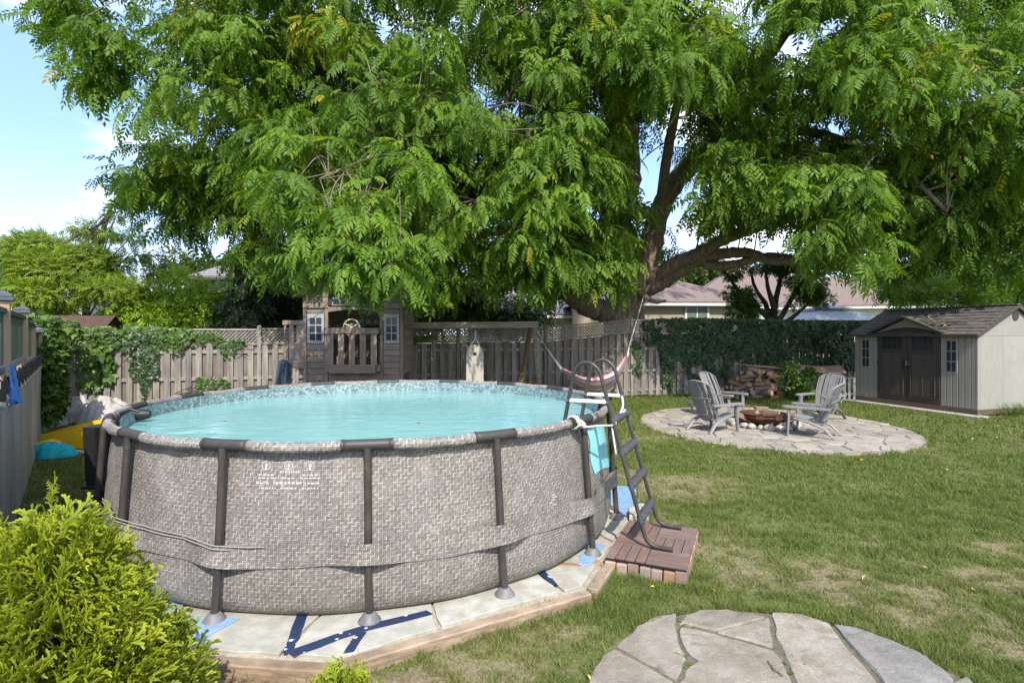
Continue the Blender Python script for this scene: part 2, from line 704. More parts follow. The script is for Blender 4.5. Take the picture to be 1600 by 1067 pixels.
def stone_mat(name, a, b_, c, stain):
    """layered sandstone: cleft steps, speckle, lichen and mud stains"""
    mt, g, b, out = new_mat(name)
    pos = g.node('ShaderNodeNewGeometry').outputs['Position']
    info = g.node('ShaderNodeObjectInfo').outputs['Random']
    off = g.m('MULTIPLY', info, 31.0)
    p = g.vm('ADD', pos, g.comb(off, off, off))
    big = g.noise(p, 2.2, 6, .6)
    mid = g.noise(p, 9.0, 8, .68)
    fine = g.noise(p, 70.0, 6, .7)
    cleft = g.m('FRACT', g.m('MULTIPLY', g.noise(p, 1.6, 3, .5), 7.0))
    col = g.ramp(g.m('ADD', g.m('MULTIPLY', big, .55), g.m('MULTIPLY', mid, .45)), [(.34, a), (.5, b_), (.64, c)])
    col = g.mix(g.m('MULTIPLY', g.step(g.noise(p, 3.6, 7, .7), .52, .70), .65), col, stain)
    col = g.mix(.42, col, g.mix(1.0, col, g.ramp(fine, [(.30, (.35, .34, .32)), (.5, (1, 1, 1)), (.72, (1.5, 1.48, 1.42))]), 'MULTIPLY'))
    hs = g.node('ShaderNodeHueSaturation')
    g.put(hs.inputs['Value'], g.m('ADD', .87, g.m('MULTIPLY', info, .26)))
    g.put(hs.inputs['Color'], col)
    g.put(b.inputs['Base Color'], hs.outputs[0])
    b.inputs['Roughness'].default_value = .88
    b.inputs['Specular IOR Level'].default_value = .25
    h = g.m('ADD', g.m('MULTIPLY', g.step(cleft, .0, .16), .5), g.m('ADD', mid, g.m('MULTIPLY', fine, .35)))
    g.put(b.inputs['Normal'], g.bump(h, .75, .012))
    return mt


M['stone'] = stone_mat('flagstone', (.18, .154, .116), (.262, .229, .18), (.345, .308, .25), (.172, .137, .091))
M['stone2'] = stone_mat('pale patio flagstone', (.215, .187, .153), (.305, .268, .223), (.385, .345, .297), (.205, .172, .135))
M['rock'] = mat('field stone', (.46, .42, .36), (.30, .275, .24), (14, 14, 14), .85, .4, rand=.25)
M['resin'] = mat('grey resin', (.225, .215, .21), (.19, .182, .178), (10, 10, 10), .5, .06, rand=.05, spec=.45)
M['rust'] = mat('rusty steel', (.13, .062, .035), (.062, .034, .024), (16, 16, 16), .8, .3, metal=.3, dirt=(.23, .11, .055), dirt_amt=.5, dirt_scale=6)
M['log_side'] = mat('split log', (.28, .18, .105), (.16, .105, .068), (3, 30, 30), .85, .6, .008, .28, coord='obj', dirt=(.14, .105, .075), dirt_amt=.5, dirt_scale=3)
M['log_end'] = mat('log end grain', (.38, .26, .155), (.25, .17, .105), (30, 30, 30), .85, .4, .004, .2)
M['ply'] = mat('weathered plywood', (.36, .215, .125), (.24, .145, .09), (3, 30, 30), .8, .3, rand=.1, dirt=(.46, .33, .22), dirt_amt=.5, dirt_scale=2)
M['bark'] = None


def build_bark():
    mt, g, b, out = new_mat('walnut bark')
    pos = g.node('ShaderNodeNewGeometry').outputs['Position']
    v = g.vm('MULTIPLY', pos, (13, 13, 2.6))
    n1 = g.noise(v, 1.0, 7, .62)
    n2 = g.noise(pos, 1.5, 4)
    col = g.ramp(n1, [(.30, (.095, .073, .056)), (.5, (.24, .184, .140)), (.72, (.38, .305, .24))])
    col = g.mix(g.m('MULTIPLY', g.step(n2, .45, .75), .4), col, (.21, .18, .145))
    g.put(b.inputs['Base Color'], col)
    b.inputs['Roughness'].default_value = .9
    b.inputs['Specular IOR Level'].default_value = .2
    g.put(b.inputs['Normal'], g.bump(n1, 1.0, .06))
    return mt


M['bark'] = build_bark()
M['bark2'] = mat('dark garden bark', (.085, .065, .05), (.045, .035, .028), (20, 20, 4), .9, .5, .01, .1)


def weave_mat(name, hi, mid, lo, cell=.0128, R=2.55, fade=0.0):
    """printed wicker: 2/2 twill of light and dark strands on a cylinder round the pool centre"""
    mt, g, b, out = new_mat(name)
    oc = g.node('ShaderNodeTexCoord').outputs['Object']
    x, y, z = g.sep(oc)
    wob = g.noise(oc, 3.0, 2)
    ang = g.m('ARCTAN2', x, g.m('MULTIPLY', y, -1.0))
    u = g.m('DIVIDE', g.m('MULTIPLY', ang, R), cell)
    v = g.m('DIVIDE', z, cell)
    i, j = g.m('FLOOR', u), g.m('FLOOR', v)
    k = g.m('FLOORED_MODULO', g.m('ADD', i, j), 4.0)
    vert = g.m('LESS_THAN', k, 1.5)
    fu, fv = g.m('FRACT', u), g.m('FRACT', v)
    du = g.m('ABSOLUTE', g.m('SUBTRACT', fu, .5))
    dv = g.m('ABSOLUTE', g.m('SUBTRACT', fv, .5))
    dd = g.m('ADD', g.m('MULTIPLY', vert, du), g.m('MULTIPLY', g.m('SUBTRACT', 1.0, vert), dv))
    prof = g.m('SUBTRACT', 1.0, g.step(dd, .16, .5))
    # strand identity: block start along the strand
    bi = g.m('SUBTRACT', j, g.m('FLOORED_MODULO', g.m('ADD', i, j), 4.0))
    hi_id = g.m('ADD', g.m('MULTIPLY', bi, vert), g.m('MULTIPLY', j, g.m('SUBTRACT', 1.0, vert)))
    ii = g.m('SUBTRACT', i, g.m('FLOORED_MODULO', g.m('SUBTRACT', g.m('ADD', i, j), 2.0), 4.0))
    iid = g.m('ADD', g.m('MULTIPLY', i, vert), g.m('MULTIPLY', ii, g.m('SUBTRACT', 1.0, vert)))
    wn = g.node('ShaderNodeTexWhiteNoise', noise_dimensions='3D')
    g.put(wn.inputs['Vector'], g.comb(iid, hi_id, vert))
    rv = wn.outputs[0]
    patch = g.noise(oc, 3.2, 4, .6)
    alt = g.m('ADD', g.m('MULTIPLY', g.m('LESS_THAN', g.m('FLOORED_MODULO', i, 2.0), .5), vert), g.m('MULTIPLY', g.m('LESS_THAN', g.m('FLOORED_MODULO', j, 2.0), .5), g.m('SUBTRACT', 1.0, vert)))
    lift = g.m('ADD', g.m('MULTIPLY', rv, .34), g.m('ADD', g.m('MULTIPLY', patch, .42), g.m('MULTIPLY', alt, .22)))
    col = g.ramp(lift, [(.22, lo), (.52, mid), (.82, hi)])
    col = g.mix(prof, g.mix(1.0, col, (.45, .43, .42), 'MULTIPLY'), col)
    dirt = g.noise(g.vm('MULTIPLY', oc, (2.2, 2.2, 1.0)), 1.4, 6, .65)
    col = g.mix(g.m('MULTIPLY', g.step(dirt, .52, .75), .28), col, (.42, .385, .34))
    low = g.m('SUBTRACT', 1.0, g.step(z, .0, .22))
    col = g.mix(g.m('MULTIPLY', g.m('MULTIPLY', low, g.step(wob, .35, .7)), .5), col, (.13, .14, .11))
    if fade:
        col = g.mix(fade, col, (.44, .41, .36))
    g.put(b.inputs['Base Color'], col)
    b.inputs['Roughness'].default_value = .55
    b.inputs['Specular IOR Level'].default_value = .35
    wr = g.noise(g.vm('MULTIPLY', oc, (7, 7, 2.2)), 1.0, 3, .5)
    wr2 = g.noise(g.vm('MULTIPLY', oc, (2.0, 2.0, 11)), 1.0, 2, .5)
    hh = g.m('ADD', g.m('ADD', g.m('MULTIPLY', wob, .9), g.m('MULTIPLY', wr, .5)), g.m('ADD', g.m('MULTIPLY', prof, .05), g.m('MULTIPLY', g.m('MULTIPLY', wr2, .6), g.m('SUBTRACT', 1.0, g.step(z, .05, .7)))))
    g.put(b.inputs['Normal'], g.bump(hh, .6, .03))
    return mt


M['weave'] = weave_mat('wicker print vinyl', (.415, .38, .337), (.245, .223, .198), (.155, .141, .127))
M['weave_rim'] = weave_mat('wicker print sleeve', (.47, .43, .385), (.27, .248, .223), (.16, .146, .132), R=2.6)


def liner_mat():
    mt, g, b, out = new_mat('mosaic liner vinyl')
    oc = g.node('ShaderNodeTexCoord').outputs['Object']
    vo = g.node('ShaderNodeTexVoronoi', voronoi_dimensions='3D')
    g.put(vo.inputs['Vector'], oc)
    vo.inputs['Scale'].default_value = 40
    x, y, z = g.sep(oc)
    r = g.m('FRACT', g.m('MULTIPLY', g.sep(vo.outputs['Color'])[0], 1.0))
    col = g.ramp(r, [(0, (.085, .135, .135)), (.4, (.155, .22, .22)), (.7, (.24, .31, .31)), (1, (.34, .41, .41))])
    below = g.m('SUBTRACT', 1.0, g.step(z, .96, 1.03))
    col = g.mix(below, col, g.mix(.25, (.40, .70, .69), col))
    g.put(b.inputs['Base Color'], col)
    b.inputs['Roughness'].default_value = .5
    return mt


M['liner'] = liner_mat()


def water_mat():
    mt, g, b, out = new_mat('pool water')
    pos = g.node('ShaderNodeNewGeometry').outputs['Position']
    h = g.m('ADD', g.noise(g.vm('MULTIPLY', pos, (3.0, 4.5, 3)), 1.0, 3), g.m('MULTIPLY', g.noise(g.vm('MULTIPLY', pos, (9, 14, 9)), 1.0, 2), .25))
    nrm = g.bump(h, .22, .05)
    dif = g.node('ShaderNodeBsdfDiffuse')
    g.put(dif.inputs[0], g.mix(g.step(g.noise(pos, .7, 4), .3, .7), (.31, .63, .59), (.39, .70, .66)))
    tr = g.node('ShaderNodeBsdfTransparent')
    tr.inputs[0].default_value = (.74, .94, .93, 1)
    a = g.node('ShaderNodeMixShader')
    a.inputs[0].default_value = .36
    g.l.new(dif.outputs[0], a.inputs[1])
    g.l.new(tr.outputs[0], a.inputs[2])
    gl = g.node('ShaderNodeBsdfGlossy')
    gl.inputs['Roughness'].default_value = .06
    g.put(gl.inputs['Normal'], nrm)
    fr = g.node('ShaderNodeFresnel')
    fr.inputs[0].default_value = 1.33
    g.put(fr.inputs['Normal'], nrm)
    s = g.node('ShaderNodeMixShader')
    g.put(s.inputs[0], g.m('MULTIPLY', fr.outputs[0], 1.0, clamp=True))
    g.l.new(a.outputs[0], s.inputs[1])
    g.l.new(gl.outputs[0], s.inputs[2])
    g.l.new(s.outputs[0], out.inputs[0])
    return mt


M['water'] = water_mat()


def glass_mat(name, tint=(.03, .035, .04), rough=.08):
    mt, g, b, out = new_mat(name)
    b.inputs['Base Color'].default_value = (*tint, 1)
    b.inputs['Roughness'].default_value = rough
    b.inputs['Specular IOR Level'].default_value = .35
    return mt


M['glass'] = glass_mat('dark window glass')

# ------------------------------------------------------------ ground
POOL = Vector((-1.50, 6.35, 0))
PAD = [(-3.55, 4.35), (-2.35, 3.40), (-1.06, 3.27), (.56, 4.20), (1.31, 5.80), (1.64, 7.2), (.95, 8.65), (-1.4, 9.2), (-3.6, 8.4), (-4.3, 6.3)]
PIT = Vector((5.35, 11.7, 0))
PATIO_R = 2.93
PATIO_SX = .90
PATIO_C = (5.45, 11.75)
FRONT_C, FRONT_R = (1.55, 2.85), 1.16
DK_O = Vector((.79, 4.67, 0))
DK_E = Vector((.918, -.396, 0))
DK_T = Vector((.396, .918, 0))


def inpoly(x, y, poly):
    c = np.zeros(np.shape(x), bool)
    n = len(poly)
    for i in range(n):
        x1, y1 = poly[i]
        x2, y2 = poly[(i + 1) % n]
        hit = ((y1 > y) != (y2 > y)) & (x < (x2 - x1) * (y - y1) / ((y2 - y1) or 1e-9) + x1)
        c ^= hit
    return c


def sstep(a, b, x):
    t = np.clip((x - a) / (b - a), 0, 1)
    return t * t * (3 - 2 * t)


def terr(x, y):
    """lawn height: the garden falls a little towards the house"""
    return -.07 * sstep(6.6, 4.4, y) + .006 * (fbm(np.asarray(x) * 1.1, np.asarray(y) * 1.1, 5, 3) - .5)


def terr1(x, y):
    return float(terr(np.array([float(x)]), np.array([float(y)]))[0])


def blob(x, y, cx, cy, rx, ry):
    return np.exp(-(((x - cx) / rx) ** 2 + ((y - cy) / ry) ** 2))


BARE = [(3.55, 4.88, .16, .10), (2.6, 4.55, .14, .09), (3.25, 4.35, .25, .12), (3.9, 4.55, .3, .15), (2.85, 5.7, .35, .12), (3.0, 4.0, .45, .12), (3.35, 3.5, .5, .16), (.9, 3.55, .18, .1), (2.2, 6.6, .35, .2),
        (1.95, 4.6, .2, .25), (4.3, 5.2, .5, .18), (.35, 3.75, .3, .12), (-.15, 3.32, .4, .12), (1.75, 7.6, .2, .5)]


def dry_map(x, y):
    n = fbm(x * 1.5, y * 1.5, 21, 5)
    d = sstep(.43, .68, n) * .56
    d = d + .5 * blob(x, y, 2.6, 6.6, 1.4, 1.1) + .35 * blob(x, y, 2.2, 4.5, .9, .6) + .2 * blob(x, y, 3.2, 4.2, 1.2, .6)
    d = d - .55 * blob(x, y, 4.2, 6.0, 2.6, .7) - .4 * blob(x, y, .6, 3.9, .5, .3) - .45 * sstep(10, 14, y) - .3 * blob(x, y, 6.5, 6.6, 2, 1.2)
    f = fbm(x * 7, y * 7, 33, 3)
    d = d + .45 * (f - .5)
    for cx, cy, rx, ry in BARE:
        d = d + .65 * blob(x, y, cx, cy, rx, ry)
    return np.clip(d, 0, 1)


def soil_map(x, y):
    s = np.zeros(np.shape(x))
    for cx, cy, rx, ry, w in [(-2.6, 2.7, 1.9, .62, 1.3), (-1.3, 3.02, .75, .28, 1.0), (-.75, 2.98, .35, .22, .8), (.6, 4.42, .16, .12, .9), (1.35, 6.15, .12, .5, .8), (-9.6, 11.4, 1.6, 1.3, 1.1)]:
        s = s + w * blob(x, y, cx, cy, rx, ry)
    # worn strip along the timber edging and fence foot
    s = s + .5 * sstep(.8, .25, np.abs(y - (16.04 + .27 * x) + .25)) * sstep(.35, .6, fbm(x * 2, y * 2, 9, 3))
    s = s + .45 * (fbm(x * 5, y * 5, 77, 3) - .5)
    return np.clip(sstep(.35, .75, s), 0, 1)


def build_ground():
    xs = np.concatenate([[-900, -400, -150, -60, -30, -20], np.arange(-14, 15.01, .13), [18, 24, 40, 80, 200, 500, 900]])
    ys = np.concatenate([[-60, -20, -8, -3, 0, 1.0], np.arange(2.0, 19.01, .12), [22, 28, 40, 80, 200, 500, 1200]])
    X, Y = np.meshgrid(xs, ys)
    Z = terr(X, Y)
    nx, ny = len(xs), len(ys)
    V = np.stack([X.ravel(), Y.ravel(), Z.ravel()], 1)
    a = np.arange(nx * ny).reshape(ny, nx)
    F = np.stack([a[:-1, :-1].ravel(), a[:-1, 1:].ravel(), a[1:, 1:].ravel(), a[1:, :-1].ravel()], 1)
    mt, g, b, out = new_mat('lawn soil and thatch')
    pos = g.node('ShaderNodeNewGeometry').outputs['Position']
    d, s = g.attr('dry'), g.attr('soil')
    nf = g.noise(pos, 38, 6, .7)
    nc = g.noise(pos, 7, 5, .6)
    green = g.ramp(nf, [(.3, (.075, .092, .025)), (.55, (.132, .148, .045)), (.75, (.20, .205, .08))])
    tan = g.ramp(nf, [(.3, (.15, .122, .068)), (.5, (.225, .185, .11)), (.75, (.33, .275, .18))])
    soil = g.ramp(nf, [(.3, (.105, .072, .045)), (.5, (.20, .142, .092)), (.72, (.33, .245, .165))])
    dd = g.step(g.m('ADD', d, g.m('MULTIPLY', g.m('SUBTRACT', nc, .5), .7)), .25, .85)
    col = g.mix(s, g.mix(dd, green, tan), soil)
    g.put(b.inputs['Base Color'], col)
    b.inputs['Roughness'].default_value = .95
    b.inputs['Specular IOR Level'].default_value = .15
    g.put(b.inputs['Normal'], g.bump(g.m('ADD', nf, nc), .6, .02))
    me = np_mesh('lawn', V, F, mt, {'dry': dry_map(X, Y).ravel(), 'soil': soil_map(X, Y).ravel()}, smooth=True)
    o = link('lawn', me)
    props(o, 'back garden lawn of green and dry tan grass between the fences', None, None, 'structure')


build_ground()


def blocked(x, y, pad=.0):
    b = inpoly(x, y, PAD)
    b |= (x - FRONT_C[0]) ** 2 + (y - FRONT_C[1]) ** 2 < (FRONT_R - .02) ** 2
    b |= ((x - PATIO_C[0]) / PATIO_SX) ** 2 + (y - PATIO_C[1]) ** 2 < (PATIO_R - .03) ** 2
    e = (x - DK_O.x) * DK_E.x + (y - DK_O.y) * DK_E.y
    t = (x - DK_O.x) * DK_T.x + (y - DK_O.y) * DK_T.y
    b |= (e > -.02) & (e < .68) & (t > -.02) & (t < 1.02)
    a = -(x - 11.0) * .2875 + (y - 13.0) * .958
    q = (x - 11.0) * .958 + (y - 13.0) * .2875
    b |= (a > -.1) & (a < 3.5) & (q > -.35) & (q < 2.7)
    b |= y > 16.0 + .27 * x
    return b


def edge_grass(x, y):
    """1 where the mower does not reach: along stones, timber, step and fence"""
    e = sstep(.10, .0, np.abs(np.hypot(x - FRONT_C[0], y - FRONT_C[1]) - FRONT_R))
    e = np.maximum(e, sstep(.12, .0, np.abs(np.hypot((x - PATIO_C[0]) / PATIO_SX, y - PATIO_C[1]) - PATIO_R)))
    for i in range(len(PAD)):
        (ax, ay), (bx, by) = PAD[i], PAD[(i + 1) % len(PAD)]
        t = np.clip(((x - ax) * (bx - ax) + (y - ay) * (by - ay)) / ((bx - ax) ** 2 + (by - ay) ** 2), 0, 1)
        e = np.maximum(e, sstep(.24, .10, np.hypot(x - ax - t * (bx - ax), y - ay - t * (by - ay))) * .8)
    q = (x - DK_O.x) * DK_E.x + (y - DK_O.y) * DK_E.y
    t = (x - DK_O.x) * DK_T.x + (y - DK_O.y) * DK_T.y
    d = np.maximum(np.maximum(-q, q - .66), np.maximum(-t, t - 1.0))
    e = np.maximum(e, sstep(.10, .01, d))
    e = np.maximum(e, sstep(.6, .1, np.abs(y - (16.0 + .27 * x))))
    return e


def build_grass():
    parts = []
    for y0, y1, dens, h, w in [(2.9, 4.6, 18500, .042, .0055), (4.6, 6.6, 9200, .046, .0068), (6.6, 10, 3900, .05, .0105), (10, 18.5, 1350, .055, .018)]:
        hw = 1.02 * y1 + 1.6
        area = (y1 - y0) * 2 * hw
        n = int(area * dens)
        x = nr.uniform(-hw, hw, n)
        y = nr.uniform(y0, y1, n)
        ok = (np.abs(x) < 1.0 * y + 1.6) & ~blocked(x, y)
        # outside the left fence
        ok &= ((x + 4.75) * .782 + (y - 5.11) * .623) > 0
        x, y = x[ok], y[ok]
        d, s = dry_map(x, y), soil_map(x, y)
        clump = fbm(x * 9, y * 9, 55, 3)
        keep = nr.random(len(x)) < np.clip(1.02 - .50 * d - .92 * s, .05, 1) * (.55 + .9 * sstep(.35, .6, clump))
        x, y, d, clump = x[keep], y[keep], d[keep], clump[keep]
        n = len(x)
        z = terr(x, y)
        eg = edge_grass(x, y)
        hh = (1 + 1.3 * eg * nr.random(n)) * h * nr.uniform(.45, 1.25, n) * (.7 + .75 * sstep(.4, .7, clump)) * (1 - .35 * d)
        a = nr.uniform(0, 2 * PI, n)
        ln = nr.uniform(.25, 1.1, n) * hh
        b = nr.uniform(0, 2 * PI, n)
        V = np.zeros((n, 3, 3))
        ww = w * nr.uniform(.7, 1.3, n) / 2
        V[:, 0] = np.stack([x - np.cos(a) * ww, y - np.sin(a) * ww, z - .004], 1)
        V[:, 1] = np.stack([x + np.cos(a) * ww, y + np.sin(a) * ww, z - .004], 1)
        V[:, 2] = np.stack([x + np.cos(b) * ln, y + np.sin(b) * ln, z + hh], 1)
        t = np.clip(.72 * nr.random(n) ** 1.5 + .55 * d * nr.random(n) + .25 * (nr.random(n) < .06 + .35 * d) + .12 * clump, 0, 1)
        parts.append((V.reshape(-1, 3), np.arange(3 * n).reshape(-1, 3), np.repeat(t, 3)))
    V, F, T = merge(parts)
    mt, g, b, out = new_mat('grass blades')
    t = g.attr('tint')
    pos = g.node('ShaderNodeNewGeometry').outputs['Position']
    col = g.ramp(t, [(0, (.048, .098, .015)), (.30, (.116, .182, .029)), (.52, (.19, .228, .050)), (.75, (.28, .252, .098)), (1, (.35, .30, .155))])
    col = g.mix(.3, col, g.ramp(g.noise(pos, 1.3, 3), [(.3, (.078, .140, .022)), (.7, (.188, .222, .052))]))
    g.put(b.inputs['Base Color'], col)
    b.inputs['Roughness'].default_value = .6
    b.inputs['Specular IOR Level'].default_value = .25
    tr = g.node('ShaderNodeBsdfTranslucent')
    g.put(tr.inputs[0], col)
    ms = g.node('ShaderNodeMixShader')
    ms.inputs[0].default_value = .3
    g.l.new(b.outputs[0], ms.inputs[1])
    g.l.new(tr.outputs[0], ms.inputs[2])
    g.l.new(ms.outputs[0], out.inputs[0])
    o = link('grass', np_mesh('grass', V, F, mt, {'tint': T}))
    props(o, 'short patchy lawn grass, green with dry tan spots', None, None, 'stuff')


build_grass()

# ------------------------------------------------------------ pool pad: foam boards, tape, timber edging
pad = MB()
pad.prism(PAD, (0, 0, -.14), Vector((1, 0, 0)), Vector((0, 1, 0)), Vector((0, 0, 1)), .12)
top(pad, 'sand_bed', mat('sand bed', (.40, .35, .27), (.30, .26, .20), (30, 30, 30), .95, .4), 'levelled sand bed under the pool and its foam boards', None, kind='structure', loc=(-1.43, 6.28, -.14))


def sheet(name, pts, z, h, m, label, cat, group=None, rag=.012, ch=.004):
    """flat board with slightly ragged outline"""
    poly = []
    n = len(pts)
    for i in range(n):
        a, b = Vector((*pts[i], 0)), Vector((*pts[(i + 1) % n], 0))
        k = max(2, int((b - a).length / .12))
        for q in range(k):
            p = a.lerp(b, q / k)
            if q:
                p += Vector((rnd.uniform(-rag, rag), rnd.uniform(-rag, rag), 0))
            poly.append((p.x, p.y))
    mb = MB()
    mb.prism(poly, (0, 0, z), Vector((1, 0, 0)), Vector((0, 1, 0)), Vector((0, 0, 1)), h, ch)
    return top(mb, name, m, label, cat, group, loc=(pts[0][0], pts[0][1], z))


FG = 'foam boards under the pool'
sheet('foam_board', [(-2.55, 3.72), (-2.33, 3.47), (-1.42, 3.36), (-1.30, 4.2), (-1.9, 4.4)], -.02, .022, M['foam_pale'], 'pale foam board between the two front left pool legs', 'foam board', FG)
sheet('foam_board', [(-1.37, 3.36), (-1.06, 3.33), (-.50, 3.66), (-.68, 4.3), (-1.28, 4.2)], -.02, .020, M['foam_pale'], 'small pale foam board in front of the third pool leg, ringed by navy tape', 'foam board', FG)
sheet('foam_board', [(-.47, 3.68), (.36, 4.17), (.10, 4.75), (-.66, 4.3)], -.02, .023, M['foam_pale'], 'long mint white foam board along the front right timber', 'foam board', FG)
sheet('foam_board', [(.40, 4.19), (.54, 4.27), (.92, 5.1), (.55, 5.5), (.14, 4.78)], -.02, .021, M['foam_pale'], 'stained foam board at the pool corner by the brick step', 'foam board', FG)
sheet('foam_board', [(1.20, 6.0), (1.36, 5.95), (1.60, 7.05), (1.2, 7.1), (1.08, 6.5)], -.02, .020, M['foam_blue'], 'light blue foam board under the far right pool leg behind the ladder', 'foam board', FG)
sheet('foam_board', [(-3.5, 4.4), (-2.60, 3.68), (-2.1, 4.35), (-2.9, 5.2)], -.02, .021, M['foam_blue'], 'blue foam board at the left of the pool behind the golden shrub', 'foam board', FG)
sheet('foam_board', [(.95, 5.2), (1.27, 5.83), (1.33, 5.92), (1.16, 6.0), (1.0, 6.5), (.7, 5.7)], -.02, .020, M['foam_pale'], 'pale foam board between the step and the last right leg', 'foam board', FG)
sheet('foam_sheet', [(-2.36, 3.52), (-1.99, 3.45), (-1.86, 3.76), (-2.34, 3.82), (-2.52, 3.74)], .004, .008, M['foam_blue'], 'bright blue foam sheet round the foot of the second pool leg', 'foam sheet')
sheet('foam_sheet', [(.56, 4.66), (.66, 4.64), (.86, 5.08), (.76, 5.14), (.60, 4.85)], .003, .006, M['foam_blue'], 'pale blue foam offcut beside the leg nearest the step', 'foam sheet')


def tape_mat():
    mt, g, b, out = new_mat('navy flowered tape')
    pos = g.node('ShaderNodeNewGeometry').outputs['Position']
    vo = g.node('ShaderNodeTexVoronoi')
    g.put(vo.inputs['Vector'], pos)
    vo.inputs['Scale'].default_value = 15
    dots = g.m('SUBTRACT', 1.0, g.step(vo.outputs[0], .16, .26))
    g.put(b.inputs['Base Color'], g.mix(dots, g.mix(g.noise(pos, 20, 4), (.010, .020, .060), (.022, .038, .095)), (.55, .62, .68)))
    b.inputs['Roughness'].default_value = .45
    g.put(b.inputs['Normal'], g.bump(g.noise(pos, 30, 3), .4, .01))
    return mt


M['tape'] = tape_mat()
for pts, lb in [([(-1.40, 3.36), (-1.34, 3.35), (-1.42, 3.82), (-1.49, 3.81)], 'navy flowered tape strip crossing to the pool wall left of the third leg'),
                ([(-1.40, 3.37), (-1.32, 3.33), (-.98, 3.60), (-.55, 3.83), (-.60, 3.88), (-1.02, 3.66)], 'long navy flowered tape strip running under the third pool leg'),
                ([(-1.03, 3.36), (-.97, 3.38), (-.95, 3.60), (-1.01, 3.59)], 'short navy tape tab next to the front timber joint'),
                ([(.30, 4.30), (.36, 4.26), (.24, 4.62), (.18, 4.60)], 'navy tape strip over the board joint left of the step')]:
    sheet('tape_strip', pts, .0035 + .0014 * rnd.random(), .003, M['tape'], lb, 'tape strip', 'navy tape strips on the foam boards', .006, .001)

tb = thing('timber_border', 'worn landscape timber edging around the foam pad of the pool', 'timber edging', (-1.4, 3.3, -.1))
for i in range(len(PAD)):
    a, b = Vector((*PAD[i], 0)), Vector((*PAD[(i + 1) % len(PAD)], 0))
    d = (b - a).normalized()
    nrm = Vector((d.y, -d.x, 0))
    k = 2 if (b - a).length > 2.2 and i not in (1, 2) else 1
    for q in range(k):
        p0 = a.lerp(b, q / k) + d * .006 + nrm * .05
        p1 = a.lerp(b, (q + 1) / k) - d * .006 + nrm * .05
        zt = .012 + rnd.uniform(-.008, .008)
        mb = MB()
        zc = zt - .08
        mb.beam(p0 + Vector((0, 0, zc)), p1 + Vector((0, 0, zc + rnd.uniform(-.006, .006))), .09, .16, .01)
        mb.build('timber', M['timber'], tb)

# ------------------------------------------------------------ the pool
pool = thing('above_ground_pool', 'round above ground pool with grey wicker print wall and turquoise water', 'swimming pool', POOL)


def PR(r, th, z):
    t = math.radians(th)
    return Vector((POOL.x + r * math.sin(t), POOL.y - r * math.cos(t), z))


RW = 2.505
RIM = 2.552
NLEG = 16
LEG0 = -11.4
STEP = 360 / NLEG
prof = [(2.48, .004), (2.55, .015), (2.585, .05), (2.600, .12), (2.598, .3), (2.578, .6), (2.545, .9), (2.512, 1.14), (2.505, 1.17)]


def wall_r(z):
    return float(np.interp(z, [p[1] for p in prof], [p[0] for p in prof]))


mb = MB()
NS = 240
vs = []
for r, z in prof:
    for k in range(NS):
        th = 360 * k / NS
        ph = math.radians((th - LEG0) * NLEG)
        bul = .012 * (1 - math.cos(ph)) * .5 * math.sin(PI * z / 1.2) + .006 * math.sin(math.radians(th) * 18 + z * 5)
        vs.append(PR(r + bul - .006, th, z))
fs = [(i * NS + k, i * NS + (k + 1) % NS, (i + 1) * NS + (k + 1) % NS, (i + 1) * NS + k) for i in range(len(prof) - 1) for k in range(NS)]
mb.add(vs, fs)
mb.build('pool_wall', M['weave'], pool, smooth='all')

mb = MB()
mb.lathe([(2.465, 1.175), (2.465, .05), (2.40, .012)], 120, POOL, cap=False)
mb.add([PR(2.40, k * 3, .012) for k in range(120)], [tuple(range(120))])
mb.build('liner', M['liner'], pool, smooth=30)

mb = MB()
mb.lathe([(2.461, 1.045), (1.2, 1.045), (.02, 1.045)], 120, POOL, cap=False)
mb.build('water', M['water'], pool, smooth='all')

for k in range(NLEG):
    th = LEG0 + STEP * k + (-1.1 if k == 2 else 0)
    # dark tee connector over the leg, printed sleeve between the legs
    mb = MB()
    mb.tube([PR(RIM, th + q, 1.178) for q in np.linspace(-3.9, 3.9, 9)], [.0425] * 9, 12, flat=.95)
    con = mb.build('rim_connector', M['dark_plastic'], pool, smooth='all')
    for s in (-1, 1):
        mb = MB()
        mb.tube([PR(RIM, th + s * q, 1.178) for q in (3.55, 3.95)], [.0445, .0445], 12, flat=.95)
        mb.build('collar', M['dark_plastic'], con, smooth=40)
    mb = MB()
    seg = np.linspace(3.7, STEP - 3.7, 13)
    mb.tube([PR(RIM + .006 * math.sin(q * .9 + k), th + q, 1.176 - .010 * math.sin(PI * (q - 3.7) / (STEP - 7.4)) + .002 * math.sin(q * 2.1)) for q in seg], [.041] * 13, 12)
    mb.build('rim_sleeve', M['weave_rim'], pool, smooth='all')
    # leg
    lean = rnd.uniform(-.25, .25)
    foot = PR(2.66, th + .25 + lean, .03)
    mb = MB()
    x, y, z = frame(foot - PR(2.56, th, 1.15), PR(1, th, 0) - POOL)
    mb.tube([PR(2.575, th, 1.16), PR(2.602, th + .1, .8), PR(2.64, th + .2, .3), foot], [.027] * 4, 12, up=PR(1, th, 0) - POOL)
    leg = mb.build('leg', M['pole'], pool, smooth=50)
    mb = MB()
    mb.lathe([(.078, .002), (.075, .012), (.055, .035), (.042, .055), (.034, .06)], 20, Vector((foot.x, foot.y, 0)))
    mb.build('foot_cap', M['foot'], leg, smooth=50)
    mb = MB()
    mb.tube([PR(2.578, th, 1.115), PR(2.581, th, 1.075)], [.030, .030], 12, up=PR(1, th, 0) - POOL)
    mb.build('sleeve_joint', M['dark_plastic'], leg, smooth=50)


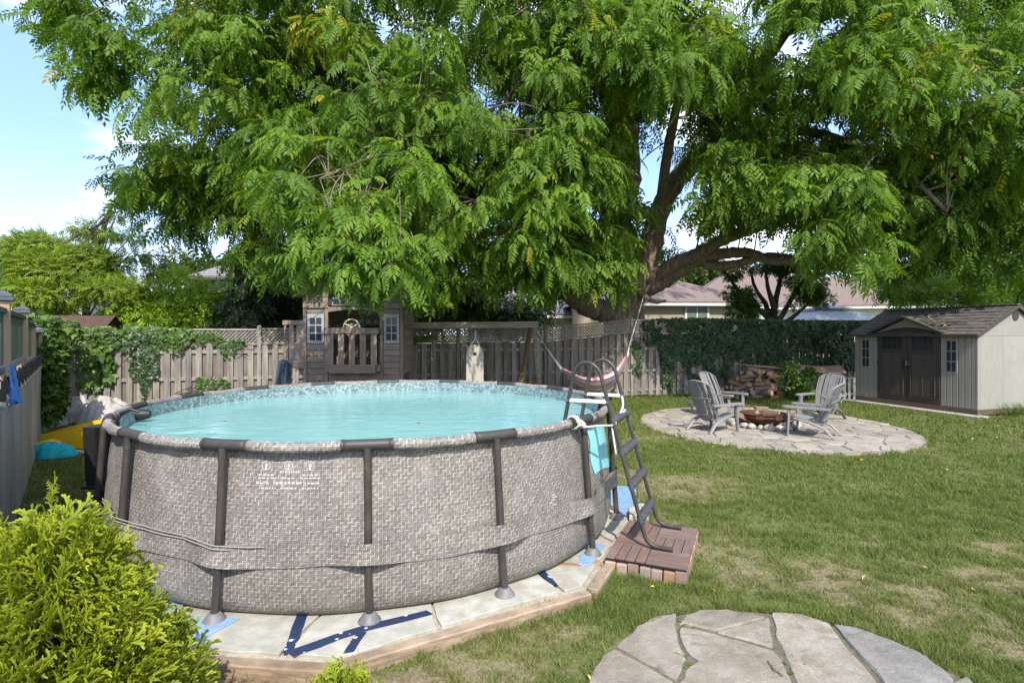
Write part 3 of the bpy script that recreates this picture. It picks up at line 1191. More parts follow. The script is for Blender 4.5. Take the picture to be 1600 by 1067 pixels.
def belt(t):
    """radius of the printed strap that holds the legs: tight over each leg, on the wall between"""
    q = ((t - LEG0 + STEP / 2) % STEP) - STEP / 2
    a = max(0.0, 1 - abs(q) / 6.6)
    return a


mb = MB()
vs, fs = [], []
NB = 480
for k in range(NB):
    th = 360 * k / NB
    a = belt(th)
    e = a * a * (3 - 2 * a)
    zlo = .375 + .012 * math.sin(math.radians(th) * 12) - .015 * (1 - e)
    zhi = .525 + .01 * math.sin(math.radians(th) * 10 + 1) + .0 * e
    for j in range(4):
        z = zlo + (zhi - zlo) * j / 3
        ph = math.radians((th - LEG0) * NLEG)
        base = wall_r(z) + .012 * (1 - math.cos(ph)) * .5 * math.sin(PI * z / 1.2) + .0005
        vs.append(PR(base + .006 + e * (.078 - (.006 if j in (1, 2) else 0)), th, z))
for k in range(NB):
    for j in range(3):
        k2 = (k + 1) % NB
        fs.append((k * 4 + j, k2 * 4 + j, k2 * 4 + j + 1, k * 4 + j + 1))
mb.add(vs, fs)
mb.build('leg_strap', M['weave'], pool, smooth='all')
for (z0, off) in ((.515, .130), (.492, .128)):
    mb = MB()
    mb.tube([PR(wall_r(z0) + .026 + belt(t) * .068, t, z0 + .008 * math.sin(t * .3) + .0026 * max(0, -t - 11) - .0012 * max(0, t + 11)) for t in np.linspace(-46, -9 + 5 * (off > .129), 60)], .0042, 6)
    mb.build('strap_cord', M['cord'], pool, smooth='all')


# faded safety print on the wall: three pictograms and text lines, too faint to read
def wall_pt(u, z, off=.004):
    th = math.degrees(u / 2.54)
    ph = math.radians((th - LEG0) * NLEG)
    bul = .012 * (1 - math.cos(ph)) * .5 * math.sin(PI * z / 1.2) + .006 * math.sin(math.radians(th) * 18 + z * 5)
    return PR(wall_r(z) + bul - .006 + off, th, z)


M['print'] = mat('faded white print', (.50, .50, .49), (.36, .34, .32), (60, 60, 60), .6, .05, rand=.02)
M['print'].node_tree.nodes
mb = MB()


def wpatch(u0, u1, z0, z1):
    n = max(2, int((u1 - u0) / .03) + 1)
    vs = []
    for i in range(n):
        u = u0 + (u1 - u0) * i / (n - 1)
        vs += [wall_pt(u, z0), wall_pt(u, z1)]
    mb.add(vs, [(2 * i, 2 * i + 2, 2 * i + 3, 2 * i + 1) for i in range(n - 1)])


UC = math.radians(-1.2) * 2.54
for cx in (-.16, .0, .15):
    mb = MB()
    ring = 22
    n = 0
    vs, fs = [], []
    for k in range(ring):
        a0 = 2 * PI * k / ring
        for r in (.025, .031):
            vs.append(wall_pt(UC + cx + r * math.cos(a0), 1.035 + r * math.sin(a0)))
    for k in range(ring):
        if cx < -.1 and k in (3, 4, 9):
            continue
        k2 = (k + 1) % ring
        fs.append((2 * k, 2 * k + 1, 2 * k2 + 1, 2 * k2))
    vs += [wall_pt(UC + cx + u, 1.035 + z) for u, z in ((-.006, -.025), (.006, -.025), (.010, .010), (.0, .020), (-.010, .010))]
    fs.append(tuple(range(2 * ring, 2 * ring + 5)))
    mb.add(vs, fs)
    mb.build('pictogram', M['print'], pool)
mb = MB()
for row, (w0, w1, hh) in enumerate([(-.06, .09, .014), (-.21, -.10, .012), (.10, .22, .012), (-.21, -.08, .010), (-.04, .05, .010), (.09, .22, .010), (-.10, .10, .018), (-.22, -.12, .012), (.11, .22, .012), (-.20, -.08, .012), (-.05, .06, .010), (.10, .21, .010)]):
    z = [.994, .972, .972, .952, .952, .952, .920, .918, .918, .885, .885, .885][row]
    u = w0
    while u < w1:
        l = rnd.uniform(.008, .028)
        wpatch(UC + u, UC + min(u + l, w1), z - hh / 2, z + hh / 2)
        u += l + rnd.uniform(.005, .01)
mb.build('safety_print', M['print'], pool)['kind'] = 'stuff'
mb = MB()                                               # worn print lower on the right wall
for q in range(9):
    u0 = math.radians(44.5) * 2.54 + rnd.uniform(-.03, .03)
    z0 = .62 - q * .02
    wpatch(u0, u0 + rnd.uniform(.03, .07), z0, z0 + .011)
mb.build('worn_print', M['print'], pool)['kind'] = 'stuff'

# turquoise repair patch on the right of the wall
mb = MB()
u0, u1 = math.radians(60.5) * 2.54, math.radians(76.5) * 2.54


def patch_pt(a, b):
    z = 1.06 - b * (.42 + .05 * a) - .05 * a * (1 - b) + .02 * math.sin(a * 5)
    return wall_pt(u0 + (u1 - u0) * (a + .04 * math.sin(b * 7)) + .05 * b * (1 - a), z, .007)


mb.grid(patch_pt, 12, 10)
mb.build('repair_patch', mat('turquoise vinyl patch', (.22, .60, .64), (.27, .66, .69), (8, 8, 8), .35, .1, rand=.02), pool, smooth='all')
# return fitting seen inside the left wall
mb = MB()
a, b = PR(2.46, -74, 1.12), PR(2.34, -74, 1.12)
mb.tube([a, a.lerp(b, .5), b], [.055, .055, .04], 14)
mb.build('return_fitting', M['black'], pool, smooth=40)

# floating leaf specks on the water
mat('brown leaf', (.22, .15, .06), rand=.3)
for k, (fx, fy, lb) in enumerate([(.35, 1.35, 'small brown leaf afloat near the far rim of the pool'), (-1.5, -.6, 'small brown leaf afloat in the left half of the pool'), (.55, -.75, 'small brown leaf afloat in the middle right of the pool')]):
    c = Vector((POOL.x + fx, POOL.y + fy, 1.048))
    mb = MB()
    q = rnd.uniform(0, 6)
    mb.prism([(.03 * math.cos(q + t) * (1 if i % 2 else .5), .03 * math.sin(q + t) * (1 if i % 2 else .5)) for i, t in enumerate(np.linspace(0, 2 * PI, 7)[:-1])], c, Vector((1, 0, 0)), Vector((0, 1, 0)), Vector((0, 0, 1)), .002)
    top(mb, 'floating_leaf', bpy.data.materials['brown leaf'], lb, 'leaf', 'leaves floating in the pool', loc=c)

# ------------------------------------------------------------ filter box hung outside the left wall
fb = Vector((-3.94, 5.24, 0))
flt = thing('pool_filter', 'black plastic filter box hanging outside the left pool wall', 'pool filter', fb + Vector((0, 0, .5)))
mb = MB()
ringz = [(.52, .058, .09), (.60, .070, .10), (.85, .074, .105), (.93, .080, .112), (1.08, .084, .115)]
vs, fs = [], []
for z, hw, hd in ringz:
    for sx, sy in ((-1, -.6), (-.7, -1), (.7, -1), (1, -.6), (1, .6), (.7, 1), (-.7, 1), (-1, .6)):
        vs.append(fb + Vector((sx * hw, sy * hd, z)))
for i in range(len(ringz) - 1):
    for k in range(8):
        fs.append((i * 8 + k, i * 8 + (k + 1) % 8, i * 8 + 8 + (k + 1) % 8, i * 8 + 8 + k))
fs += [tuple(range(7, -1, -1)), tuple(32 + k for k in range(8))]
mb.add(vs, fs)
mb.build('housing', M['black'], flt, smooth=35)
mb = MB()
mb.box(fb + Vector((0, 0, .515)), (.17, .22, .03), .01)
mb.build('base_lip', M['black'], flt)
mb = MB()
mb.tube([fb + Vector((.06, .05, 1.06)), fb + Vector((.12, .07, 1.17)), fb + Vector((.22, .11, 1.225)), fb + Vector((.30, .14, 1.19))], .014, 8)
mb.build('hook', M['black'], flt, smooth=40)
mb = MB()
mb.tube(spline([fb + Vector((.03, -.03, .50)), fb + Vector((.05, -.04, .3)), fb + Vector((.07, -.05, .12)), fb + Vector((.10, -.2, .02))]), .009, 6)
mb.build('power_cord', M['black'], flt, smooth='all')

# ------------------------------------------------------------ step platform of deck tiles on bricks
dk = thing('step_platform', 'low step of brown slatted deck tiles laid on loose bricks', 'step platform', DK_O + Vector((0, 0, -.07)))
ZU = Vector((0, 0, 1))


def DK(e, t, z):
    return DK_O + DK_E * e + DK_T * t + Vector((0, 0, z))


TS = .333
for i in range(2):
    for j in range(3):
        mb = MB()
        mb.obox(DK(TS * (i + .5), TS * (j + .5), .045), DK_E, DK_T, ZU, TS - .012, TS - .012, .014)
        tile = mb.build('deck_tile', M['black'], dk)
        nsl = 4
        rot = (i + j) % 2
        sw = TS / nsl
        key = bpy.data.meshes.get('deck_slat_mesh')
        if key is None:
            q = MB()
            q.obox((0, 0, 0), Vector((1, 0, 0)), Vector((0, 1, 0)), ZU, TS - .006, sw - .007, .018, .003)
            key = q.mesh('deck_slat_mesh', M['deck'])
        for s in range(nsl):
            o = (s + .5) * sw - TS / 2
            e, t = (TS * (i + .5), TS * (j + .5) + o) if rot else (TS * (i + .5) + o, TS * (j + .5))
            ang = math.atan2(DK_E.y, DK_E.x) + (0 if rot else PI / 2)
            link('slat', key, tile, DK(e, t, .062 + rnd.uniform(-.001, .001)), (0, rnd.uniform(-.004, .004), ang))
bm = MB()
bm.obox((0, 0, 0), Vector((1, 0, 0)), Vector((0, 1, 0)), ZU, .088, .19, .098, .006)
bme = bm.mesh('brick_mesh', M['brick'])
for s in range(7):
    z0 = terr1(DK(.05 + s * .095, .1, 0).x, DK(.05 + s * .095, .1, 0).y)
    link('brick', bme, dk, DK(.046 + s * .0955, .085 + rnd.uniform(-.012, .004), -.015 + rnd.uniform(-.008, .004)), (rnd.uniform(-.03, .03), rnd.uniform(-.03, .03), math.atan2(DK_E.y, DK_E.x) + rnd.uniform(-.05, .05)))
for s in range(9):
    link('brick', bme, dk, DK(.575, .24 + s * .0955, -.014 + rnd.uniform(-.006, .003)), (0, 0, math.atan2(DK_T.y, DK_T.x) + rnd.uniform(-.03, .03)))
    link('brick', bme, dk, DK(.09, .24 + s * .0955, -.014 + rnd.uniform(-.006, .003)), (0, 0, math.atan2(DK_T.y, DK_T.x) + rnd.uniform(-.03, .03)))
for q, (e, t) in enumerate([(-.12, .05), (-.27, -.12)]):
    o = link('loose_brick', bme, None, DK(e, t, -.045), (0, .1, .4 + q))
    props(o, ['loose clay brick lying against the pool timber left of the step', 'loose clay brick half sunk at the timber corner, away from the step'][q], 'brick', 'loose bricks by the step')
mb = MB()
mb.prism([(1.22, 5.72), (1.45, 5.84), (1.56, 6.10), (1.44, 6.16), (1.26, 5.98)], (0, 0, -.02), Vector((1, 0, 0)), Vector((0, 1, 0)), ZU, .085, .012)
top(mb, 'foam_block', M['foam_pale'], 'weathered pale foam block at the far corner of the step', 'foam block', loc=(1.3, 5.9, -.02))

# ------------------------------------------------------------ ladder over the rim
TH = 66.0
tr = math.radians(TH)
LE = Vector((math.sin(tr), -math.cos(tr), 0))
LT = Vector((math.cos(tr), math.sin(tr), 0))
LO = PR(2.59, TH, 0)


def LP(u, v, z):
    return LO + LE * u + LT * v + Vector((0, 0, z))


lad = thing('pool_ladder', 'grey A-frame pool ladder with padded treads hooked over the rim', 'pool ladder', LP(.6, 0, .07))
railp = [(.70, .092), (.60, .094), (.53, .105), (.475, .15), (.445, .23), (.36, .52), (.25, .90), (.15, 1.26), (.09, 1.48), (.055, 1.60), (.0, 1.665), (-.07, 1.69), (-.14, 1.665), (-.185, 1.60), (-.21, 1.50), (-.27, 1.2), (-.36, .7), (-.47, .1)]
HWL = .285
for v in (-HWL, HWL):
    mb = MB()
    pts = spline([LP(u, v * (1.0 + .10 * max(0, (.4 - z)) ), z) for u, z in railp], 4)
    mb.tube(pts, .0185, 10)
    mb.build('rail', M['pole'], lad, smooth=60)
    for s in (0, 1):
        pass


def rail_u(z):
    return float(np.interp(z, [.23, .52, .90, 1.26, 1.48], [.445, .36, .25, .15, .09]))


M['tread'] = mat('charcoal tread foam', (.052, .048, .056), (.075, .07, .078), (40, 40, 40), .8, .3, rand=.05)
for z in (.315, .60, .885, 1.17):
    u = rail_u(z)
    mb = MB()
    vs, n = [], 9
    prof2 = [(.0, .032), (.03, .044), (.10, .046), (.16, .042), (.30, .042), (.36, .046), (.44, .046), (.5, .046), (.6, .04), (.7, .042), (.84, .042), (.9, .046), (.97, .044), (1, .032)]
    mb.tube([LP(u, -.255 + .51 * a, z) for a, r in prof2], [r for a, r in prof2], 12, flat=.85)
    mb.build('tread', M['tread'], lad, smooth=60)
    for v in (-HWL, HWL):
        mb = MB()
        mb.tube([LP(rail_u(z + .03), v * .995, z + .03), LP(rail_u(z - .03), v * .995, z - .03)], [.024, .024], 10)
        mb.build('tread_clamp', M['tread'], lad, smooth=40)
for z in (.35, .62, .88):
    mb = MB()
    u = -.27 - (1.2 - z) * .18
    mb.tube([LP(u, -.255, z), LP(u, .255, z)], .022, 10)
    mb.build('inner_rung', M['white_plastic'], lad, smooth=60)
for v in (-HWL, HWL):
    mb = MB()
    mb.beam(LP(-.245, v, 1.335), LP(.125, v, 1.335), .022, .034, .004)
    mb.build('side_brace', M['white_plastic'], lad)
    for u in (-.245, .125):
        mb = MB()
        mb.tube([LP(u, v - .028, 1.335), LP(u, v + .028, 1.335)], [.009, .009], 8)
        mb.build('bolt', M['foot'], lad, smooth=40)
mb = MB()
mb.tube(spline([LP(.13, HWL, 1.335), LP(.18, HWL * .3, 1.24), LP(.17, -HWL * .6, 1.16), LP(.16, -HWL * .95, 1.16)], 5), .010, 8)
mb.build('tie_strap', M['white_plastic'], lad, smooth=60)
mb = MB()
mb.tube(spline([LP(.15, HWL, 1.20), LP(.19, HWL * .5, 1.205), LP(.175, -.02, 1.19)], 5), .009, 8)
mb.build('tie_strap', M['white_plastic'], lad, smooth=60)
# rope from the rim to the near rail
rp = thing('tie_rope', 'white rope knotted round the pool rim and tied to the near ladder rail', 'rope', LP(0, -.6, 1.2))
mb = MB()
kn = PR(RIM, 53, 1.178)
nd = PR(1, 53, 0) - POOL
td = Vector((math.cos(math.radians(53)), math.sin(math.radians(53)), 0))
pts = []
for k in range(40):
    a = k / 39 * 2 * PI * 2.6
    pts.append(kn + nd.normalized() * (.056 * math.cos(a)) + Vector((0, 0, .054 * math.sin(a))) + td * (.05 * (k / 39 - .5)))
mb.tube(pts, .010, 6)
mb.build('coil', M['rope'], rp, smooth='all')
mb = MB()
mb.tube(spline([kn + nd * .055 + Vector((0, 0, -.02)), kn + nd * .08 + td * .06 + Vector((0, 0, -.04)), LP(.10, -.45, 1.145), LP(.165, -.31, 1.13), LP(.20, -.28, 1.15), LP(.16, -.25, 1.16), LP(.18, -.30, 1.05), LP(.21, -.31, .87)], 6), .0095, 6)
mb.build('line', M['rope'], rp, smooth='all')
mb = MB()
for q in range(3):
    c = kn + nd * .062 + td * (.01 + .02 * q) + Vector((0, 0, -.012 * q))
    mb.tube([c + Vector((.022 * math.cos(a), .012 * math.sin(a * 2), .022 * math.sin(a))) for a in np.linspace(0, 2 * PI, 10)], .010, 6)
mb.build('knot', M['rope'], rp, smooth='all')
XU, YU = Vector((1, 0, 0)), Vector((0, 1, 0))

# ------------------------------------------------------------ front flagstones
M['stone_blue'] = stone_mat('blue grey flagstone', (.155, .145, .13), (.23, .215, .19), (.30, .28, .245), (.26, .225, .18))
fp = thing('front_patio', 'flagstone patio of large irregular grey slabs at the front of the lawn', None, (1.5, 3.4, -.1), kind='structure')
fp['label'] = 'flagstone patio of large irregular grey slabs at the front of the lawn'
ST = [
    [(60, 490), (95, 440), (138, 414), (250, 475), (350, 534), (338, 565), (300, 680), (20, 680), (45, 530)],
    [(147, 403), (215, 335), (300, 296), (357, 290), (356, 345), (370, 405), (396, 445), (376, 490), (357, 522), (250, 463)],
    [(388, 300), (440, 278), (540, 274), (640, 295), (672, 303), (600, 325), (500, 350), (420, 330), (370, 325)],
    [(507, 356), (600, 330), (690, 306), (697, 360), (701, 410), (600, 381)],
    [(374, 338), (430, 346), (500, 363), (600, 391), (705, 421), (733, 450), (752, 490), (777, 545), (800, 680), (325, 680), (367, 540), (402, 480), (434, 458), (407, 440), (380, 400), (367, 352)],
    [(701, 286), (800, 290), (904, 325), (968, 410), (1043, 490), (1096, 560), (1130, 680), (812, 680), (787, 540), (757, 470), (742, 430), (715, 380)],
    [(920, 328), (1000, 340), (1130, 385), (1250, 440), (1320, 490), (1348, 520), (1320, 570), (1240, 680), (1140, 680), (1104, 545), (1058, 485), (988, 410)],
    [(1337, 537), (1400, 514), (1428, 545), (1400, 680), (1262, 680)],
]
for k, s in enumerate(ST):
    zt = -.032 + rnd.uniform(-.006, .006)
    pts = []
    for i in range(len(s)):
        a = G(900 + s[i][0] / 2.2857, 830 + s[i][1] / 2.2857, zt)
        b = G(900 + s[(i + 1) % len(s)][0] / 2.2857, 830 + s[(i + 1) % len(s)][1] / 2.2857, zt)
        n = max(1, int((b - a).length / .06))
        for q in range(n):
            p = a.lerp(b, q / n)
            j = .009 if q else .003
            pts.append((p.x + rnd.uniform(-j, j), p.y + rnd.uniform(-j, j)))
    mb = MB()
    mb.prism(pts, (0, 0, zt - .06), XU, YU, ZU, .06, .013)
    fs_o = mb.build('flagstone', M['stone_blue'] if k == 6 else M['stone'], fp)
    if k == 6:
        fs_o['label'] = 'bluish grey slab at the right edge of the patio'
mb = MB()
mb.prism([(FRONT_C[0] + (FRONT_R - .05) * math.cos(2 * PI * k / 40), FRONT_C[1] + .02 + (FRONT_R - .06) * math.sin(2 * PI * k / 40)) for k in range(40)], (0, 0, -.1), XU, YU, ZU, .053)
mb.build('joint_soil', mat('joint soil', (.155, .13, .09), (.09, .08, .045), (30, 30, 30), .95, .5, dirt=(.075, .095, .03), dirt_amt=.6, dirt_scale=4), fp)
# twig and weeds in the joints
mb = MB()
mb.tube(spline([G(1200, 1032, -.02), G(1208, 1042, -.02), G(1223, 1055, -.02)], 4), [.004] * 9, 5)
mb.tube(spline([G(1206, 1040, -.02), G(1210, 1047, -.02), G(1216, 1048, -.02)], 4), [.003] * 9, 5)
top(mb, 'twig', M['bark'], 'small dark twig lying on the largest front flagstone', 'twig', smooth='all', loc=G(1208, 1042, -.02))


# ------------------------------------------------------------ round patio: Voronoi flagstones
def clip(poly, a, b, c):
    """keep a*x+b*y<=c"""
    out = []
    for i in range(len(poly)):
        p, q = poly[i], poly[(i + 1) % len(poly)]
        dp, dq = a * p[0] + b * p[1] - c, a * q[0] + b * q[1] - c
        if dp <= 0:
            out.append(p)
        if dp * dq < 0:
            t = dp / (dp - dq)
            out.append((p[0] + (q[0] - p[0]) * t, p[1] + (q[1] - p[1]) * t))
    return out


pt = thing('fire_pit_patio', 'round patio of pale broken flagstones around the fire pit', None, (*PATIO_C, -.05), kind='structure')
sites = []
tries = 0
while len(sites) < 150 and tries < 9000:
    tries += 1
    a, r = rnd.uniform(0, 2 * PI), PATIO_R * math.sqrt(rnd.random())
    p = (r * math.cos(a), r * math.sin(a))
    if all((p[0] - q[0]) ** 2 + (p[1] - q[1]) ** 2 > .36 ** 2 for q in sites):
        sites.append(p)
for p in sites:
    poly = [(PATIO_R * math.cos(2 * PI * k / 64) * (1 + .012 * math.sin(k * 1.7)), PATIO_R * math.sin(2 * PI * k / 64) * (1 + .012 * math.sin(k * 2.3))) for k in range(64)]
    for q in sites:
        if q is p:
            continue
        dx, dy = q[0] - p[0], q[1] - p[1]
        d = math.hypot(dx, dy)
        if d > 1.6:
            continue
        poly = clip(poly, dx / d, dy / d, (dx * (p[0] + q[0]) + dy * (p[1] + q[1])) / 2 / d - rnd.uniform(.006, .020))
        if len(poly) < 3:
            break
    if len(poly) < 3:
        continue
    mb = MB()
    zt = .018 + rnd.uniform(-.007, .007)
    tl = Vector((rnd.uniform(-.012, .012), rnd.uniform(-.012, .012), 1)).normalized()
    c = Vector((PATIO_C[0] + p[0] * PATIO_SX, PATIO_C[1] + p[1], -.035))
    x, y, z = frame(Vector((1, 0, -tl.x)), tl)
    mb.prism([((q[0] - p[0]) * PATIO_SX, q[1] - p[1]) for q in poly], c, x, y, z, zt + .035, .012)
    me = mb.mesh('flagstone', M['stone2'], c)
    link('flagstone', me, pt, c)
mb = MB()
mb.prism([(PATIO_SX * PATIO_R * .99 * math.cos(2 * PI * k / 64), PATIO_R * .99 * math.sin(2 * PI * k / 64)) for k in range(64)], (*PATIO_C, -.03), XU, YU, ZU, .035)
o = mb.build('joint_sand', mat('joint sand', (.20, .17, .125), (.13, .115, .08), (25, 25, 25), .95, .4, dirt=(.09, .11, .05), dirt_amt=.5), pt)

# ------------------------------------------------------------ fire pit
pit = thing('fire_bowl', 'rusty round steel fire bowl in the middle of the stone patio', 'fire bowl', PIT)
mb = MB()
mb.lathe([(.20, .03), (.30, .07), (.40, .15), (.45, .23), (.46, .265), (.485, .27), (.485, .28), (.44, .28), (.43, .23), (.36, .14), (.24, .08), (.0, .06)], 36, PIT, cap=False)
mb.build('bowl', M['rust'], pit, smooth=35)
mb = MB()
mb.lathe([(.458, .202), (.468, .208), (.470, .232), (.462, .238)], 36, PIT, cap=False)
mb.build('band', M['rust'], pit, smooth=35)
for k in range(8):
    a = 2 * PI * k / 8 + .2
    c = PIT + Vector((.475 * math.cos(a), .475 * math.sin(a), .225))
    mb = MB()
    mb.box(c, (.012, .14, .075), .004, a)
    mb.build('plate', M['rust'], pit)
for k in range(3):
    a = 2 * PI * k / 3 + .5
    mb = MB()
    mb.beam(PIT + Vector((.36 * math.cos(a), .36 * math.sin(a), .15)), PIT + Vector((.42 * math.cos(a), .42 * math.sin(a), 0.015)), .03, .03, .004)
    mb.build('leg', M['rust'], pit)


def log_mesh(name, L, R, kind, seed):
    """split log: wedge, half or round section along local x, rough faces"""
    r = random.Random(seed)
    if kind == 0:
        sec = [(-.95, -.35), (-.2, -.62), (.75, -.45), (1.0, -.1), (.7, .55), (.05, .75), (-.6, .35)]
    elif kind == 1:
        sec = [(-1, -.35), (0, -.45), (1, -.35), (.85, .2), (.45, .6), (-.1, .7), (-.65, .45)]
    elif kind == 2:
        sec = [(-.8, -.5), (.9, -.5), (.55, .35), (.05, .85), (-.35, .6)]
    else:
        sec = [(math.cos(2 * PI * k / 9), math.sin(2 * PI * k / 9) * .92) for k in range(9)]
    n = len(sec)
    mb = MB()
    xs = [-.5, -.18, .15, .5]
    vs = []
    for x in xs:
        for u, v in sec:
            vs.append((x * L, u * R * r.uniform(.9, 1.1), v * R * r.uniform(.9, 1.1)))
    fs = [(i * n + k, (i + 1) * n + k, (i + 1) * n + (k + 1) % n, i * n + (k + 1) % n) for i in range(3) for k in range(n)]
    mb.add(vs, fs, 0)
    mb.add(vs[:n], [tuple(range(n))], 1)
    mb.add(vs[-n:], [tuple(range(n - 1, -1, -1))], 1)
    return mb.mesh(name, [M['log_side'], M['log_end']])


LOGS = [log_mesh('log_mesh', rnd.uniform(.36, .46), rnd.uniform(.075, .105), k % 4, k) for k in range(8)]
for k, (dx, dy, z, rz, ry, lb) in enumerate([
        (-.50, -.10, .27, .35, .42, 'pale split log leaning on the left rim of the fire bowl'),
        (.52, -.12, .28, -.5, -.52, 'pale split log leaning on the right rim of the fire bowl'),
        (-.12, .05, .355, 1.2, .12, 'charred split log lying across the left of the fire bowl'),
        (.14, -.06, .36, -.9, -.1, 'charred log crossing the right of the fire bowl'),
        (.02, .16, .42, .2, .06, 'topmost split log lying flat at the back of the fire bowl')]):
    o = link('fire_log', LOGS[(k * 3 + (2 if k < 2 else 1)) % 8], None, PIT + Vector((dx, dy, z - .07)), (rnd.uniform(0, .5), ry, rz), (1.1, 1.0, 1.0) if k < 2 else (.8, .6, .6))
    props(o, lb, 'log', 'logs in the fire pit')


def rock_mesh(seed):
    r = np.random.default_rng(seed)
    import bmesh
    b = bmesh.new()
    bmesh.ops.create_icosphere(b, subdivisions=2, radius=1.0)
    k = r.normal(size=(5, 3))
    for v in b.verts:
        d = np.array(v.co)
        s = 1 + sum(.10 * math.sin(2.2 * float(q @ d) + i) for i, q in enumerate(k))
        v.co = Vector((d[0] * s, d[1] * s * .85, d[2] * s * .68))
    me = bpy.data.meshes.new('rock_mesh')
    b.to_mesh(me)
    b.free()
    me.materials.append(M['rock'])
    me.polygons.foreach_set('use_smooth', [True] * len(me.polygons))
    return me


ROCKS = [rock_mesh(k) for k in range(5)]
for k in range(24):
    a = 2 * PI * k / 24 + rnd.uniform(-.06, .06)
    r = .66 + rnd.uniform(-.03, .05)
    s = rnd.uniform(.075, .108)
    o = link('field_stone', ROCKS[k % 5], None, PIT + Vector((r * math.cos(a), r * math.sin(a), s * .6 + .01)), (rnd.uniform(-.2, .2), rnd.uniform(-.2, .2), rnd.uniform(0, 6)), (s, s, s))
    hr = ((3 - math.degrees(a) / 30) - 1) % 12 + 1
    hn = ['', 'one', 'two', 'three', 'four', 'five', 'six', 'seven', 'eight', 'nine', 'ten', 'eleven', 'twelve']
    h0 = int(hr)
    nm = hn[h0] if hr - h0 < .25 else (hn[h0] + ' thirty' if hr - h0 < .75 else hn[h0 % 12 + 1])
    props(o, 'pale field stone at %s on the fire ring, six being the side nearest us' % nm, 'stone', 'stones ringing the fire bowl')


# ------------------------------------------------------------ adirondack chairs (prototype faces local +y)
def make_chair(loc, rz, label):
    t = thing('adirondack_chair', label, 'chair', (0, 0, 0), 'grey adirondack chairs around the fire pit')
    m = M['resin']
    # seat slats, slightly dished, rolling over at the front
    for k in range(5):
        x = -.212 + .106 * k
        mb = MB()
        pr = [(-.24, .262), (-.10, .268), (.06, .295), (.20, .335), (.28, .355), (.325, .345), (.345, .31)]
        vs = []
        for y, z in pr:
            for dx, dz in ((-.047, 0), (.047, 0), (.047, -.016), (-.047, -.016)):
                vs.append((x + dx, y, z + dz + .10 * (x + dx) ** 2))
        fs = [(i * 4 + k2, i * 4 + (k2 + 1) % 4, i * 4 + 4 + (k2 + 1) % 4, i * 4 + 4 + k2) for i in range(len(pr) - 1) for k2 in range(4)]
        fs += [(3, 2, 1, 0), tuple(4 * (len(pr) - 1) + q for q in range(4))]
        mb.add(vs, fs)
        mb.build('seat_slat', m, t)
    bo = Vector((0, -.225, .25))
    bu = Vector((0, -.36, .80)).normalized()          # up the back
    bn = Vector((0, 1, .45)).normalized()

    def half(q):
        return .205 + .085 * min(1, q / .45) - .05 * max(0, (q - .45) / .36)

    def arch(x):
        return .60 + .255 * math.sqrt(max(0.0, 1 - (x / .30) ** 2))
    for k in range(6):
        f0, f1 = (k - 3) / 3 + .018, (k - 2) / 3 - .018
        pts = []
        qs = [-.05, .15, .35, .52]
        for q in qs:
            pts.append((f1 * half(max(q, 0)), q))
        for s in np.linspace(f1, f0, 5):
            x = s * .268
            pts.append((x, arch(x) - .022))
        for q in qs[::-1]:
            pts.append((f0 * half(max(q, 0)), q))
        mb = MB()
        bow = .10 * ((f0 + f1) / 2) ** 2
        mb.prism(pts, bo + bn * (bow - .008), XU, bu, bn, .018, .003)
        mb.build('back_slat', m, t)
    mb = MB()
    rim = [bo + XU * (s * half(q)) + bu * q + bn * .10 for s, qq in ((-1, [.0, .2, .4]),) for q in qq]
    rim += [bo + XU * x + bu * arch(x) + bn * (.10 * (x / .29) ** 2) for x in np.linspace(-.287, .287, 15)]
    rim += [bo + XU * half(q) + bu * q + bn * .10 for q in (.4, .2, .0)]
    mb.tube(rim, .0135, 6, flat=1.4)
    mb.build('back_frame', m, t, smooth=50)
    mb = MB()
    mb.beam(bo + XU * -.215 + bu * .10 - bn * .012, bo + XU * .215 + bu * .10 - bn * .012, .05, .018, .004, up=bn)
    mb.build('back_brace', m, t)
    mb = MB()
    mb.beam(bo + XU * -.27 + bu * .47 - bn * .012, bo + XU * .27 + bu * .47 - bn * .012, .05, .018, .004, up=bn)
    mb.build('back_brace', m, t)
    for s in (-1, 1):
        mb = MB()                                     # arm, wide paddle at the front
        out = [(-.40, -.03), (-.40, .03), (-.1, .045), (.15, .058), (.36, .064), (.405, .045), (.415, 0), (.405, -.05), (.36, -.062), (.1, -.05)]
        mb.prism([(s * .315 + v * s, u) for u, v in out], (0, 0, .532), XU, YU, ZU, .040, .008)
        mb.build('armrest', m, t)
        mb = MB()                                     # front leg, tapered
        mb.tube([(s * .300, .305, .548), (s * .302, .30, .36), (s * .318, .315, .012)], [.060, .054, .034], 8, flat=.5, up=(0, 1, 0))
        mb.build('leg', m, t, smooth=45)
        mb = MB()                                     # rear leg sweeping backwards
        mb.tube([(s * .285, .22, .335), (s * .272, -.08, .27), (s * .272, -.30, .19), (s * .285, -.47, .012)], [.036, .054, .052, .032], 8, flat=.5, up=(0, 0, 1))
        mb.build('leg', m, t, smooth=45)
        mb = MB()
        mb.beam((s * .285, -.38, .54), (s * .262, -.30, .40), .035, .03, .004)
        mb.build('arm_bracket', m, t)
    mb = MB()
    mb.beam((-.285, .312, .30), (.285, .312, .30), .02, .085, .004)
    mb.build('front_apron', m, t)
    t.location = loc
    t.rotation_euler = (0, 0, rz)
    return t


def copy_thing(t, loc, rz, label):
    c = t.copy()
    COL.objects.link(c)
    c.location = loc
    c.rotation_euler = (0, 0, rz)
    c['label'] = label
    for ch in t.children:
        k = ch.copy()
        COL.objects.link(k)
        k.parent = c
        for g2 in ch.children:
            k2 = g2.copy()
            COL.objects.link(k2)
            k2.parent = k
    return c


def face(dx, dy):
    return math.atan2(dy, dx) - PI / 2


